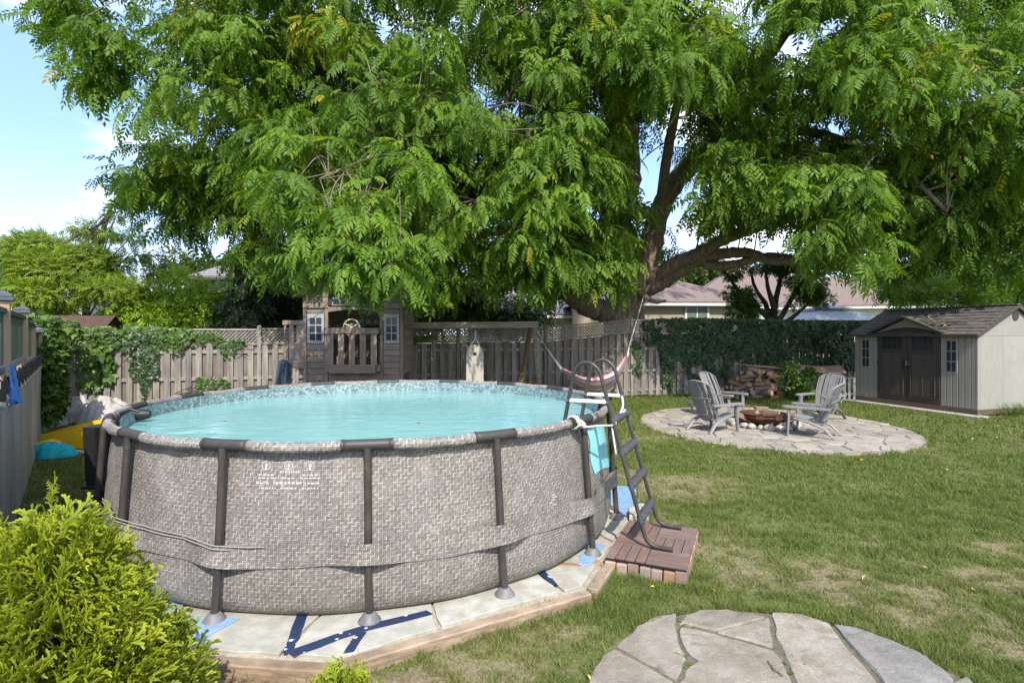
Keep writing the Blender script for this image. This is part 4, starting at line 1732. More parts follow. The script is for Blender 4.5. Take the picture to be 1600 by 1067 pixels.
chair = make_chair((4.05, 11.05, .015), face(.86, .52), 'darker grey adirondack chair seen from behind at front left of the fire pit')
copy_thing(chair, (4.93, 12.8, .015), face(.62, -.78), 'light grey adirondack chair facing us beyond the front left chair')
copy_thing(chair, (5.72, 10.55, .015), face(-.74, .67), 'grey adirondack chair with its slatted back towards us right of the fire bowl')
copy_thing(chair, (7.02, 12.5, .015), face(-.86, -.5), 'grey adirondack chair half hidden behind the right front chair, nearest the shed')

# ------------------------------------------------------------ firewood pile and its covers
WP = Vector((6.15, 16.75, 0))
labs = 'split firewood log in the pile against the ivy fence'
cnt = 0
rows = [(0, 2.0, .0), (.0, 1.92, .125), (.05, 1.86, .25), (.42, 1.80, .37), (.60, 1.74, .485), (.70, 1.66, .60), (.80, 1.60, .71), (.95, 1.5, .81)]
RW_N = ['bottom', 'second lowest', 'third lowest', 'fourth', 'fifth', 'sixth', 'upper', 'topmost']
ORD = ['first', 'second', 'third', 'fourth', 'fifth', 'sixth', 'seventh', 'eighth', 'ninth', 'tenth', 'eleventh', 'twelfth', 'thirteenth', 'fourteenth', 'fifteenth', 'sixteenth', 'seventeenth', 'eighteenth']
for ri, (x0, x1, z0) in enumerate(rows):
    x = x0
    ci = 0
    while x < x1:
        side = rnd.random() < .34
        w = rnd.uniform(.32, .42) if side else rnd.uniform(.12, .20)
        pos = WP + Vector((x + w / 2, rnd.uniform(-.2, .1) - (.12 if side else 0), z0 + .07 + rnd.uniform(-.015, .02)))
        o = link('firewood_log', LOGS[rnd.choice((0, 1, 2, 4, 5, 6, 0, 2, 3))], None, pos, (rnd.uniform(-.9, .9) + rnd.choice((0, PI / 2, PI, -PI / 2)), rnd.uniform(-.22, .22), (rnd.uniform(-.4, .4) if side else PI / 2 + rnd.uniform(-.5, .5))))
        props(o, 'split firewood log, %s from the left in the %s row of the woodpile' % (ORD[min(ci, 17)], RW_N[ri]), 'log', 'logs in the firewood pile')
        ci += 1
        x += w * .95
for k, (dx, dy, z, ry, rz) in enumerate([(-.22, -.2, .08, .1, .5), (.1, -.38, .075, 0, .2), (.55, -.36, .07, .05, 1.2), (-.1, -.1, .2, .6, .1), (.32, -.34, .2, .1, 2.0)]):
    o = link('firewood_log', LOGS[k], None, WP + Vector((dx, dy, z)), (rnd.uniform(-.4, .4), ry, rz))
    props(o, ['loose split log lying leftmost on the grass before the woodpile', 'loose split log lying in front of the low end of the woodpile', 'loose split log in front of the tall middle of the woodpile', 'steeply tilted loose log propped on the left end of the woodpile', 'loose log resting across others at the front of the woodpile'][k], 'log', 'loose logs in front of the firewood pile')
for k, (p, q, w) in enumerate([((8.55, 16.62, .62), (9.05, 16.7, .30), .16), ((9.35, 16.5, .02), (9.25, 16.85, .80), .20), ((8.98, 16.6, .02), (8.9, 16.9, .75), .18), ((8.2, 16.65, .72), (8.75, 16.66, .45), .14)]):
    mb = MB()
    mb.beam(p, q, w, .035, .004)
    top(mb, 'scrap_board', M['ply'], ['short reddish board slanting beneath the sheet of plywood', 'upright rusty brown board leaning at the right end of the woodpile', 'upright brown board leaning behind the leafy bush', 'thin reddish board sloping down from the log stack'][k], 'board', 'scrap boards leaning by the woodpile', loc=p)


def ply(name, pts, label, th=.016, m='ply'):
    mb = MB()
    n = Vector(pts[1]) - Vector(pts[0])
    a, b, c, d = [Vector(p) for p in pts]
    nz = (b - a).cross(d - a).normalized()
    vs = []
    NU = 7
    for j in range(2):
        for i in range(NU):
            for kk in range(2):
                u = i / (NU - 1)
                p = a.lerp(b, u).lerp(d.lerp(c, u), kk) + Vector((0, 0, -.05 * math.sin(PI * u))) + nz * (th * j)
                vs.append(p)
    L = NU * 2
    fs = []
    for i in range(NU - 1):
        q = (i * 2, i * 2 + 2, i * 2 + 3, i * 2 + 1)
        fs.append(q[::-1])
        fs.append(tuple(x + L for x in q))
        fs.append((i * 2, i * 2 + L, i * 2 + 2 + L, i * 2 + 2)[::-1])
        fs.append((i * 2 + 1, i * 2 + 3, i * 2 + 3 + L, i * 2 + 1 + L)[::-1])
    fs.append((0, 1, 1 + L, L))
    fs.append((L - 2, L - 1, 2 * L - 1, 2 * L - 2))
    mb.add(vs, fs)
    return top(mb, name, M[m], label, 'plywood', loc=pts[0])


ply('plywood_cover', [(6.72, 16.45, 1.06), (8.55, 16.4, .93), (8.6, 17.0, .96), (6.75, 17.1, 1.07)], 'thin curved plywood strip roofing the log stack')
ply('plywood_cover', [(8.25, 16.35, .94), (9.72, 16.0, .82), (9.95, 16.7, 1.0), (8.75, 17.0, 1.02)], 'reddish plywood sheet resting on boards right of the log stack')

# white picket remnant by the shed
pk = thing('picket_panel', 'old white picket panel leaning between the woodpile and the shed', 'picket panel', (9.55, 16.2, 0))
PA, PB = Vector((9.42, 16.30, 0)), Vector((9.98, 16.05, 0))
for k in range(6):
    p = PA.lerp(PB, k / 5)
    mb = MB()
    mb.obox(p + Vector((0, 0, .36)), (PB - PA).normalized(), Vector((.4, .91, 0)), ZU, .065, .02, .66, .003)
    mb.build('picket', mat('flaking white paint', (.38, .37, .34), (.24, .23, .205), (12, 12, 3), .8, .3) if k == 0 else bpy.data.materials['flaking white paint'], pk)
for z in (.2, .66):
    mb = MB()
    mb.beam(PA + Vector((0, .03, z)), PB + Vector((0, .03, z)), .02, .06, .003)
    mb.build('rail', bpy.data.materials['flaking white paint'], pk)

# ------------------------------------------------------------ shed
S0 = Vector((11.0, 13.0, 0))
SF = Vector((-.2875, .958, 0)).normalized()            # along the door front, going away
SG = Vector((.958, .2875, 0)).normalized()             # into the shed


def SP(a, b, z):
    return S0 + SF * a + SG * b + Vector((0, 0, z))


SL, SD = 3.28, 2.5
ZB, ZE, ZR = .16, 1.95, 2.64
shed = thing('garden_shed', 'beige resin garden shed with dark brown double doors and grey shingle roof', 'shed', SP(SL / 2, 0, 0))
M['shed'] = mat('beige resin siding', (.30, .268, .218), (.265, .238, .195), (30, 30, 3), .55, .10, .002, .04, dirt=(.28, .25, .20), dirt_amt=.25, dirt_scale=1.2)
M['shed_side'] = mat('pale resin side wall', (.295, .277, .243), (.262, .246, .215), (20, 20, 4), .6, .10, .002, .03, dirt=(.36, .34, .30), dirt_amt=.3)
M['door'] = mat('brown resin door', (.070, .056, .045), (.052, .042, .034), (60, 60, 4), .55, .12, .002, .08)
M['shingle'] = mat('grey brown shingle', (.125, .11, .096), (.055, .049, .045), (7, 7, 30), .9, .5, .006, .12, dirt=(.22, .19, .15), dirt_amt=.4, dirt_scale=2.5)
M['trim'] = mat('shed trim brown', (.075, .058, .045), (.055, .043, .034), (20, 20, 20), .6, .1)


def sbox(parent, name, m, a0, a1, b0, b1, z0, z1, ch=.006):
    mb = MB()
    mb.obox(SP((a0 + a1) / 2, (b0 + b1) / 2, (z0 + z1) / 2), SF, SG, ZU, a1 - a0, b1 - b0, z1 - z0, ch)
    return mb.build(name, m, parent)


# core walls (a plain box and gable behind the panels)
mb = MB()
pent = [(.02, ZB), (SD - .02, ZB), (SD - .02, ZE), (SD / 2, ZR - .04), (.02, ZE)]
mb.prism(pent, SP(.02, 0, 0), SG, ZU, SF, SL - .04)
mb.build('wall_core', M['shed'], shed)
# front panels: right of door then left of door
for a0, a1, n in ((0.0, .845, 6), (2.555, SL, 5)):
    w = (a1 - a0) / n
    for k in range(n):
        sbox(shed, 'wall_panel', M['shed'], a0 + k * w + .006, a0 + (k + 1) * w - .006, -.012, .03, ZB, ZE - .005, .007)
sbox(shed, 'corner_trim', M['shed_side'], -.014, .03, -.016, .05, ZB, ZE - .02, .005)
# right side wall panels
for k in range(3):
    w = SD / 3
    b0, b1 = k * w + .003, (k + 1) * w - .003
    sbox(shed, 'side_panel', M['shed_side'], -.014, .03, b0 + (.052 if k == 0 else 0), b1, ZB, 1.90, .005)
mb = MB()
mb.prism([(.03, 1.906), (SD - .03, 1.906), (SD - .03, ZE - .01), (SD / 2, ZR - .06), (.03, ZE - .01)], SP(-.013, 0, 0), SG, ZU, SF, .04, .003)
mb.build('gable_panel', M['shed_side'], shed)
mb = MB()
c = SP(-.02, SD / 2, 2.40)
x, y, z = frame(SF * -1)
mb.prism([(.105 * math.cos(2 * PI * k / 20), .125 * math.sin(2 * PI * k / 20)) for k in range(20)], c, SG, ZU, SF * -1, .012, .004)
vent = mb.build('gable_vent', M['trim'], shed)
for k in range(5):
    q = MB()
    zz2 = -.08 + .04 * k
    hw = .09 * math.sqrt(max(.05, 1 - (zz2 / .125) ** 2))
    q.obox(c + Vector((0, 0, zz2)) - SF * .016, SG, SF, ZU, hw * 2, .01, .018, .002)
    q.build('louvre', M['trim'], vent)


# windows 2 x 3
def shed_window(a0, a1, z0, z1):
    fr = sbox(shed, 'window', M['shed_side'], a0 - .02, a1 + .02, -.022, .02, z0 - .02, z1 + .02, .004)
    for i in range(2):
        for j in range(3):
            w, h = (a1 - a0) / 2, (z1 - z0) / 3
            sbox(fr, 'pane', M['glass'], a0 + i * w + .012, a0 + (i + 1) * w - .012, -.027, .01, z0 + j * h + .012, z0 + (j + 1) * h - .012, .002)


shed_window(.46, .70, 1.02, 1.79)
shed_window(2.80, 3.02, 1.02, 1.79)
# doors with arched top
DA0, DA1 = .85, 2.55
DM = (DA0 + DA1) / 2


def archz(a):
    return 1.955 + .16 * (1 - ((a - DM) / (DM - DA0)) ** 2)


for s, (a0, a1) in enumerate(((DA0 + .004, DM - .006), (DM + .006, DA1 - .004))):
    mb = MB()
    poly = [(a0, ZB + .02), (a1, ZB + .02)] + [(a, archz(a)) for a in np.linspace(a1, a0, 9)]
    mb.prism(poly, SP(0, .02, 0), SF, ZU, SG * -1, .045, .004)
    door = mb.build('door', M['door'], shed)
    wd = a1 - a0
    in0, in1 = a0 + .14, a1 - .12
    if s == 1:
        in0, in1 = a0 + .12, a1 - .14
    h = (in1 - in0) / 2
    # recessed-looking planked panels with raised stiles
    for k in range(2):
        sbox(door, 'door_panel', mat('door plank', (.085, .068, .054), (.058, .046, .037), (60, 60, 3), .6, .2, rand=.1) if 'door plank' not in bpy.data.materials else bpy.data.materials['door plank'], in0 + k * h + .018, in0 + (k + 1) * h - .018, -.034, .0, ZB + .19, 1.46, .005)
    for a in (in0 - .02, in0 + h - .0, in1 + .02):
        sbox(door, 'stile', M['door'], a - .014, a + .014, -.044, .0, ZB + .17, 1.48, .004)
    for z in (ZB + .16, 1.485):
        sbox(door, 'door_rail', M['door'], in0 - .035, in1 + .035, -.042, .0, z - .014, z + .014, .004)
    for i in range(4):
        for j in range(2):
            w = (in1 - in0) / 4
            sbox(door, 'pane', M['glass'], in0 + i * w + .010, in0 + (i + 1) * w - .010, -.030, .0, 1.555 + j * .165, 1.555 + j * .165 + .15, .002)
    ah = DM + (-.07 if s == 0 else .07)
    mb = MB()
    mb.tube([SP(ah, -.03, 1.02), SP(ah, -.075, 1.05), SP(ah, -.08, 1.15), SP(ah, -.075, 1.25), SP(ah, -.03, 1.28)], .014, 8)
    mb.build('handle', M['black'], door, smooth=50)
    for z in (.4, 1.1, 1.75):
        ah = DA0 + .012 if s == 0 else DA1 - .012
        mb = MB()
        mb.tube([SP(ah, -.032, z), SP(ah, -.032, z + .09)], .011, 8)
        mb.build('hinge', M['black'], door, smooth=50)
mb = MB()
mb.obox(SP(DM - .03, -.05, 1.18), SF, SG, ZU, .09, .05, .13, .01)
mb.build('lock_box', M['foot'], shed)


# roof: stepped shingle courses per slope
def course(parent, name, p0, p1, q0, q1, th=.022):
    """slab between lower edge p0-p1 and upper edge q0-q1"""
    n = (Vector(p1) - Vector(p0)).cross(Vector(q0) - Vector(p0)).normalized()
    if n.z < 0:
        n = -n
    mb = MB()
    vs = [Vector(p0) + n * th, Vector(p1) + n * th, Vector(q1) + n * .006, Vector(q0) + n * .006, Vector(p0), Vector(p1), Vector(q1) - n * .012, Vector(q0) - n * .012]
    mb.add(vs, [(0, 1, 2, 3), (7, 6, 5, 4), (0, 4, 5, 1), (2, 6, 7, 3), (1, 5, 6, 2), (0, 3, 7, 4)])
    return mb.build(name, M['shingle'], parent)


rf = MB()
OV, OF = .09, .13


def slope(side, t):
    """t 0 eave..1 ridge"""
    b = -OF + t * (SD / 2 + OF) if side == 0 else SD + OF - t * (SD / 2 + OF)
    zz = ZE - .02 + t * (ZR - ZE + .02)
    return b, zz


mb = MB()
for side in (0, 1):
    b0, z0 = slope(side, 0)
    b1, z1 = slope(side, 1)
    mb.add([SP(-OV, b0, z0), SP(SL + OV, b0, z0), SP(SL + OV, b1, z1), SP(-OV, b1, z1), SP(-OV, b0, z0 - .045), SP(SL + OV, b0, z0 - .045), SP(SL + OV, b1, z1 - .045), SP(-OV, b1, z1 - .045)],
           [(0, 1, 2, 3), (7, 6, 5, 4), (0, 4, 5, 1), (2, 6, 7, 3), (1, 5, 6, 2), (0, 3, 7, 4)])
roof = mb.build('roof', M['trim'], shed)
NC = 9
for side in (0, 1):
    for k in range(NC):
        b0, z0 = slope(side, k / NC)
        b1, z1 = slope(side, min(1, (k + 1.15) / NC))
        z0 += .003
        z1 += .003
        tabs = 11
        for q in range(tabs):
            sh = (.5 if k % 2 else 0) / tabs
            u0 = max(0, q / tabs - sh)
            u1 = min(1, (q + 1) / tabs - sh + (sh if q == tabs - 1 else 0))
            if u1 - u0 < .01:
                continue
            wA = SL + 2 * OV + .02
            A0, A1 = -OV - .01 + u0 * wA + .002, -OV - .01 + u1 * wA - .002
            course(roof, 'shingle', SP(A0, b0, z0), SP(A1, b0, z0), SP(A0, b1, z1), SP(A1, b1, z1), .02 + rnd.uniform(-.004, .006))
mb = MB()
mb.beam(SP(-OV - .015, SD / 2, ZR + .028), SP(SL + OV + .015, SD / 2, ZR + .028), .14, .03, .01)
mb.build('ridge_cap', M['shingle'], roof)
for s in (-OV, SL + OV):                               # dark rake trim
    for side in (0, 1):
        b0, z0 = slope(side, 0)
        b1, z1 = slope(side, 1)
        mb = MB()
        mb.beam(SP(s, b0, z0 - .02), SP(s, b1, z1 - .02), .025, .07, .004)
        mb.build('rake_trim', M['trim'], roof)
mb = MB()
mb.beam(SP(-OV, -OF - .008, ZE - .035), SP(SL + OV, -OF - .008, ZE - .035), .02, .06, .004)
mb.build('eave_trim', M['trim'], roof)
# entry gable over the doors
gz0, gz1 = 1.985, 2.42
ga0, ga1, gc = DA0 - .17, DA1 + .17, DM
mb = MB()
poly = [(a, archz(a) + .012) for a in np.linspace(DA0, DA1, 11)] + [(DA1 + .07, gz0 - .01), (gc, gz1 - .05), (DA0 - .07, gz0 - .01)]
mb.prism(poly, SP(0, .06, 0), SF, ZU, SG * -1, .09)
mb.build('entry_gable', M['shed'], shed)
bk = 1.12
for s in (-1, 1):
    e = ga0 if s < 0 else ga1
    for k in range(5):
        t0, t1 = k / 5, min(1, (k + 1.1) / 5)
        f0 = Vector(SP(e + (gc - e) * t0, -.19, gz0 + (gz1 - gz0) * t0))
        f1 = Vector(SP(e + (gc - e) * t1, -.19, gz0 + (gz1 - gz0) * t1))
        bb0 = slope(0, max(0, (f0.z - ZE + .02) / (ZR - ZE + .02)))[0]
        bb1 = slope(0, max(0, (f1.z - ZE + .02) / (ZR - ZE + .02)))[0]
        g0 = Vector(SP(e + (gc - e) * t0, bb0 + .25, f0.z))
        g1 = Vector(SP(e + (gc - e) * t1, bb1 + .25, f1.z))
        course(roof, 'entry_shingle', f0, g0, f1, g1)
    mb = MB()
    mb.beam(SP(e, -.19, gz0 - .01), SP(gc, -.19, gz1 - .01), .03, .055, .004)
    mb.build('entry_trim', M['trim'], roof)
# base beams and slab
M['base'] = mat('brown base beam', (.13, .085, .055), (.085, .058, .038), (3, 30, 30), .85, .4)
for a0, a1, b0, b1 in ((-.02, SL, -.03, .08), (-.02, .09, .085, SD), (SL - .1, SL + .01, .085, SD)):
    sbox(shed, 'base_beam', M['base'], a0, a1, b0, b1, .035, ZB - .004, .006)
mb = MB()
mb.obox(SP(SL / 2 + .05, -.12, .012), SF, SG, ZU, SL + .5, .42, .05, .008)
top(mb, 'concrete_strip', M['concrete'], 'narrow concrete strip on the ground in front of the shed', 'paving strip', kind='structure', loc=SP(SL / 2, -.1, 0))
# fallen leafy twig on the shed roof
br = MB()
c = SP(.98, -.02, 2.20)
br.tube(spline([c + Vector((-.1, .1, .22)), c, c + SF * -.1 + Vector((.05, -.05, -.05)), c + SF * -.25 + SG * -.05 + Vector((0, 0, -.04))], 4), .016, 6)
dt = thing('dead_branch', 'dead branch with brown leaves lying on the shed roof by the entry gable', 'branch', c)
br.build('stem', M['bark'], dt, smooth='all')
mb = MB()
for k in range(40):
    p = c + SF * rnd.uniform(-.3, .12) + SG * rnd.uniform(-.10, .06) + Vector((0, 0, rnd.uniform(-.05, .12)))
    d = Vector((rnd.uniform(-1, 1), rnd.uniform(-1, 1), rnd.uniform(-.6, .6))).normalized()
    x, y, z = frame(d)
    s = rnd.uniform(.05, .09)
    mb.add([p, p + x * s * .5 + y * s * .3, p + x * s, p + x * s * .5 - y * s * .3], [(0, 1, 2, 3)])
lo = mb.build('dry_leaves', mat('dry leaf', (.34, .24, .10), (.22, .14, .06), (20, 20, 20), .8, .1), dt)
lo['kind'] = 'stuff'


# ------------------------------------------------------------ back fence
FD = Vector((1, .27, 0)).normalized()
FN = Vector((FD.y, -FD.x, 0))


def FY(x):
    return 16.04 + .27 * x


posts_x = [-11.35, -8.95, -6.55, -4.04, -1.53, .986, 3.70, 6.2, 8.7, 11.2, 13.7, 16.2]
tops = [2.04, 2.08, 2.10, 2.12, 2.14, 2.16, 2.40, 2.38, 2.36, 2.36, 2.36, 2.36]
fence = thing('wooden_fence', 'weathered grey cedar shadowbox fence with lattice top along the back of the garden', 'fence', (2.0, FY(2.0), 0))


def FPnt(x, off, z):
    return Vector((x, FY(x), z)) + FN * off


for k, x in enumerate(posts_x):
    mb = MB()
    zt = max(tops[k], tops[max(0, k - 1)]) + .03
    mb.obox(FPnt(x, .0, zt / 2), FD, FN, ZU, .095, .095, zt, .006)
    post = mb.build('post', M['fence'], fence)
    mb = MB()
    mb.lathe([(.062, zt), (.062, zt + .018), (.0, zt + .06)], 4, FPnt(x, 0, 0))
    mb.build('post_cap', M['fence'], post)
board_cache = {}


def board_mesh(h, m):
    key = (round(h, 2), m)
    if key not in board_cache:
        b = MB()
        b.obox((0, 0, 0), XU, YU, ZU, .138 if m == 'fence' else .185, .018, round(h, 2), .003)
        board_cache[key] = b.mesh('board_mesh', M[m])
    return board_cache[key]


fa = math.atan2(FD.y, FD.x)
for k in range(len(posts_x) - 1):
    x0, x1 = posts_x[k], posts_x[k + 1]
    L = (x1 - x0) / FD.x - .10
    z0 = tops[k] if k != 5 else 2.16
    z1 = tops[k] if k != 5 else 2.40
    if k in (6, 7, 8, 9):
        z0 = z1 = tops[k]
    a, b = x0 + .05 * FD.x, x1 - .05 * FD.x

    def zat(x):
        return z0 + (z1 - z0) * (x - a) / (b - a)
    # rails
    for off, dz, h, nm in ((0, -.015, .045, 'top_rail'), (0, -.385, .06, 'lattice_rail')):
        mb = MB()
        mb.beam(FPnt(a, off, z0 + dz), FPnt(b, off, z1 + dz), .055, h, .004)
        mb.build(nm, M['fence_rail'], fence)
    for z in (.22, .82, 1.50):
        mb = MB()
        mb.beam(FPnt(a, 0, z), FPnt(b, 0, z), .04, .085, .004)
        mb.build('rail', M['fence_rail'], fence)
    # lattice, two crossing layers of thin laths in one part
    mb = MB()
    hl = .30
    sp = .095
    n = int((L + hl) / sp)
    for lay, sg in ((.008, 1), (-.008, -1)):
        for q in range(-4, n + 1):
            u0 = q * sp
            # line u = u0 + sg*v from v=0..hl, clipped to 0..L
            ua, va, ub, vb = u0, 0.0, u0 + hl, hl
            if sg < 0:
                ua, ub = u0 + hl, u0
            pts = []
            for uu, vv in ((ua, va), (ub, vb)):
                pts.append([uu, vv])
            (ua, va), (ub, vb) = pts
            if max(ua, ub) < 0 or min(ua, ub) > L:
                continue
            dv = (vb - va) / (ub - ua)
            if ua < 0:
                va, ua = va - ua * dv, 0
            if ub < 0:
                vb, ub = vb - ub * dv, 0
            if ua > L:
                va, ua = va + (L - ua) * dv, L
            if ub > L:
                vb, ub = vb + (L - ub) * dv, L
            pa = FPnt(a + ua * FD.x, lay, zat(a + ua * FD.x) - .352 + va)
            pb = FPnt(a + ub * FD.x, lay, zat(a + ub * FD.x) - .352 + vb)
            if (pb - pa).length < .03:
                continue
            mb.beam(pa, pb, .014, .036, 0)
    lt = mb.build('lattice', M['fence'], fence)
    lt['kind'] = 'stuff'
    # boards, alternating front and back
    nb = int(round(L / .24))
    pitch = L / nb
    for q in range(nb):
        for off, sh, m in ((.032, .35, 'fence'), (-.032, .85, 'fence_back')) + (((-.032, .02, 'fence_back'),) if q == 0 else ()):
            u = (q + sh) * pitch
            if u > L + .01:
                continue
            x = a + u * FD.x
            zt = zat(x) - .425 + rnd.uniform(-.012, .008)
            zb = .05 + rnd.uniform(-.02, .02)
            h = zt - zb
            o = link('board', board_mesh(h, m), fence, FPnt(x, off, (zt + zb) / 2), (rnd.uniform(-.006, .006), rnd.uniform(-.007, .007), fa + rnd.uniform(-.03, .03)))

# ------------------------------------------------------------ left fence
LD = Vector((-.623, .782, 0)).normalized()
LN = Vector((LD.y, -LD.x, 0))                            # towards the pool
LF0 = Vector((-4.75, 5.11, 0))


def LFp(t, off, z):
    return LF0 + LD * t + LN * off + Vector((0, 0, z))


lf = thing('side_fence', 'neighbour side fence with green slats above grey pickets and dark capped posts', 'fence', LFp(2, 0, 0))
la = math.atan2(LD.y, LD.x)
for k, (t, zt) in enumerate(((-2.4, 2.34), (.22, 2.33), (2.85, 2.29), (4.75, 2.12), (7.1, 2.05), (9.3, 2.0))):
    mb = MB()
    mb.obox(LFp(t, 0, zt / 2 - .03), LD, LN, ZU, .11, .11, zt - .06, .006)
    post = mb.build('post', M['tan_post'], lf)
    mb = MB()
    c = LFp(t, 0, 0)
    for s, z, h in ((.175, zt - .045, .035), (.15, zt - .012, .03)):
        mb.obox(c + Vector((0, 0, z)), LD, LN, ZU, s, s, h, .006)
    vs = [c + LD * (a * .07) + LN * (b * .07) + Vector((0, 0, zt + .003)) for a, b in CH] + [c + Vector((0, 0, zt + .045))]
    mb.add(vs, [(0, 1, 4), (1, 2, 4), (2, 3, 4), (3, 0, 4)])
    mb.build('post_cap', M['cap'], post)
pm = MB()
pm.add([(x, y, z) for z, w in ((-.72, 1), (.69, 1)) for x, y in ((-.07, -.011), (.07, -.011), (.07, .011), (-.07, .011))], [(0, 1, 5, 4), (1, 2, 6, 5), (2, 3, 7, 6), (3, 0, 4, 7), (3, 2, 1, 0)])
pm.add([(-.07, -.011, .69), (.07, -.011, .69), (.07, .011, .69), (-.07, .011, .69), (-.03, -.011, .725), (.03, -.011, .725), (.03, .011, .725), (-.03, .011, .725)], [(0, 1, 5, 4), (1, 2, 6, 5), (2, 3, 7, 6), (3, 0, 4, 7), (4, 5, 6, 7)])
pme = pm.mesh('picket_mesh', M['grey_wood'])
t = -2.4
while t < 9.4:
    link('picket', pme, lf, LFp(t, .05, .665 + rnd.uniform(-.015, .015)), (rnd.uniform(-.006, .006), rnd.uniform(-.008, .008), la + rnd.uniform(-.02, .02)))
    t += .152
ts = [-2.4, .22, 2.85, 4.75, 7.1, 9.3]
sm = MB()
sm.obox((0, 0, 0), XU, YU, ZU, .085, .018, .50, .003)
sme = sm.mesh('green_slat_mesh', M['green_slat'])
for k in range(len(ts) - 1):
    a, b = ts[k] + .06, ts[k + 1] - .06
    drop = (0, 0, .05, .2, .28)[k]
    for z, h, w, nm in ((2.17 - drop, .05, .075, 'top_rail'), (1.62 - drop, .075, .06, 'slat_rail'), (1.12, .085, .04, 'rail'), (.25, .085, .04, 'rail')):
        mb = MB()
        mb.beam(LFp(a, 0, z), LFp(b, 0, z), w, h, .005)
        mb.build(nm, M['green_slat'] if nm == 'top_rail' else M['grey_wood'], lf)
    n = int((b - a) / .115)
    for q in range(n):
        link('slat', sme, lf, LFp(a + (q + .5) * (b - a) / n, rnd.uniform(-.004, .004), 1.90 - drop), (0, 0, la))
# festoon cable and dark bulbs hanging between rail and pickets
sl = thing('string_lights', 'black string of bulb sockets hanging along the left fence above its pickets', 'string lights', LFp(2, .07, 1.6))
mb = MB()
cab = []
for q in range(0, 29):
    cab.append(LFp(-1.2 + q * .25, .085, 1.60 - .04 * (q % 2)))
mb.tube(cab, .007, 5)
mb.build('cable', M['black'], sl)
for q in range(1, 28):
    p = cab[q]
    mb = MB()
    mb.tube([p, p - Vector((0, 0, .05)), p - Vector((0, 0, .055)), p - Vector((0, 0, .13)), p - Vector((0, 0, .15))], [.010, .012, .022, .026, .020], 8)
    s = mb.build('socket', M['black'], sl, smooth=40)
    mb = MB()
    mb.lathe([(.012, -.152), (.020, -.165), (.023, -.185), (.016, -.205), (.002, -.214)], 8, p)
    mb.build('bulb', glass_mat('smoked bulb glass', (.30, .29, .25), .1) if q == 1 else bpy.data.materials['smoked bulb glass'], s, smooth='all')


def cloth(name, m, label, cat, fn, nu=18, nv=14, loc=None, group=None, thick=.006):
    mb = MB()
    mb.grid(fn, nu, nv)
    # closed underside
    n = len(mb.v)
    vs = [(a, b, c - thick) for a, b, c in mb.v]
    fs = [tuple(i for i in f[::-1]) for f in mb.f]
    mb.add(vs, fs)
    edge = [i for i in range(nu)] + [nu * (j + 1) - 1 for j in range(1, nv)] + [nu * (nv - 1) + i for i in range(nu - 2, -1, -1)] + [nu * j for j in range(nv - 2, 0, -1)]
    for i in range(len(edge)):
        p, q = edge[i], edge[(i + 1) % len(edge)]
        mb.f.append((q, p, p + n, q + n))
        mb.mi.append(0)
    return top(mb, name, m, label, cat, group, smooth='all', loc=loc)


def fold(x, y, s=0, amp=1.0):
    return amp * (float(fbm(np.array([x]), np.array([y]), s, 4)[0]) - .5)


M['blue_cloth'] = mat('blue towel', (.03, .20, .62), (.02, .14, .48), (14, 14, 14), .85, .4)
cloth('towel', M['blue_cloth'], 'bright blue towel draped on the left fence under the green slats', 'towel',
      lambda u, v: LFp(-.55 + .56 * u + .05 * v * (u - .5) + .10 * v * (1 if u > .5 else 0) * (u - .5), .10 + .05 * math.sin(u * 9) * v + .03 * fold(u * 4, v * 4, 3), 1.70 - .30 * v - .06 * math.sin(u * 3.1) * v - .06 * u), loc=LFp(-.3, .1, 1.7))

# ------------------------------------------------------------ things lying in the left corner
M['white_tarp'] = mat('crumpled white tarp', (.42, .40, .37), (.32, .30, .275), (7, 7, 7), .55, .3, rand=.05, dirt=(.30, .25, .20), dirt_amt=.45, dirt_scale=4)
M['grey_tarp'] = mat('dirty grey sack cloth', (.40, .375, .345), (.29, .265, .24), (7, 7, 7), .75, .4, rand=.1, dirt=(.19, .155, .12), dirt_amt=.5, dirt_scale=4)
M['yellow'] = mat('yellow vinyl', (.62, .40, .010), (.56, .35, .010), (4, 4, 4), .38, .1, rand=.03, dirt=(.42, .30, .10), dirt_amt=.3, dirt_scale=5)
M['teal'] = mat('teal towel', (.03, .40, .44), (.02, .31, .36), (16, 16, 16), .85, .4, rand=.05)


def heap(cx, cy, rx, ry, h, seed, rz=0, z0=0.0, pw=.7, crease=1.0):
    c, s = math.cos(rz), math.sin(rz)

    def fn(u, v):
        x, y = (u * 2 - 1), (v * 2 - 1)
        # map square to disc
        X = x * math.sqrt(max(0, 1 - y * y / 2))
        Y = y * math.sqrt(max(0, 1 - x * x / 2))
        r = min(1.0, math.hypot(X, Y))
        k = abs(fold(X * 2.2 + seed, Y * 2.2, seed, 2.0))
        z = h * (1 - r ** 2.2) ** pw * (.62 + .55 * crease * (1 - k) + .4 * fold(X * 5, Y * 5, seed + 4)) + .012
        e = 1 + .18 * fold(math.cos(math.atan2(Y, X)) * 2 + seed, math.sin(math.atan2(Y, X)) * 2, seed + 9, 2)
        return (cx + (X * rx * c - Y * ry * s) * e, cy + (X * rx * s + Y * ry * c) * e, z0 + z)
    return fn


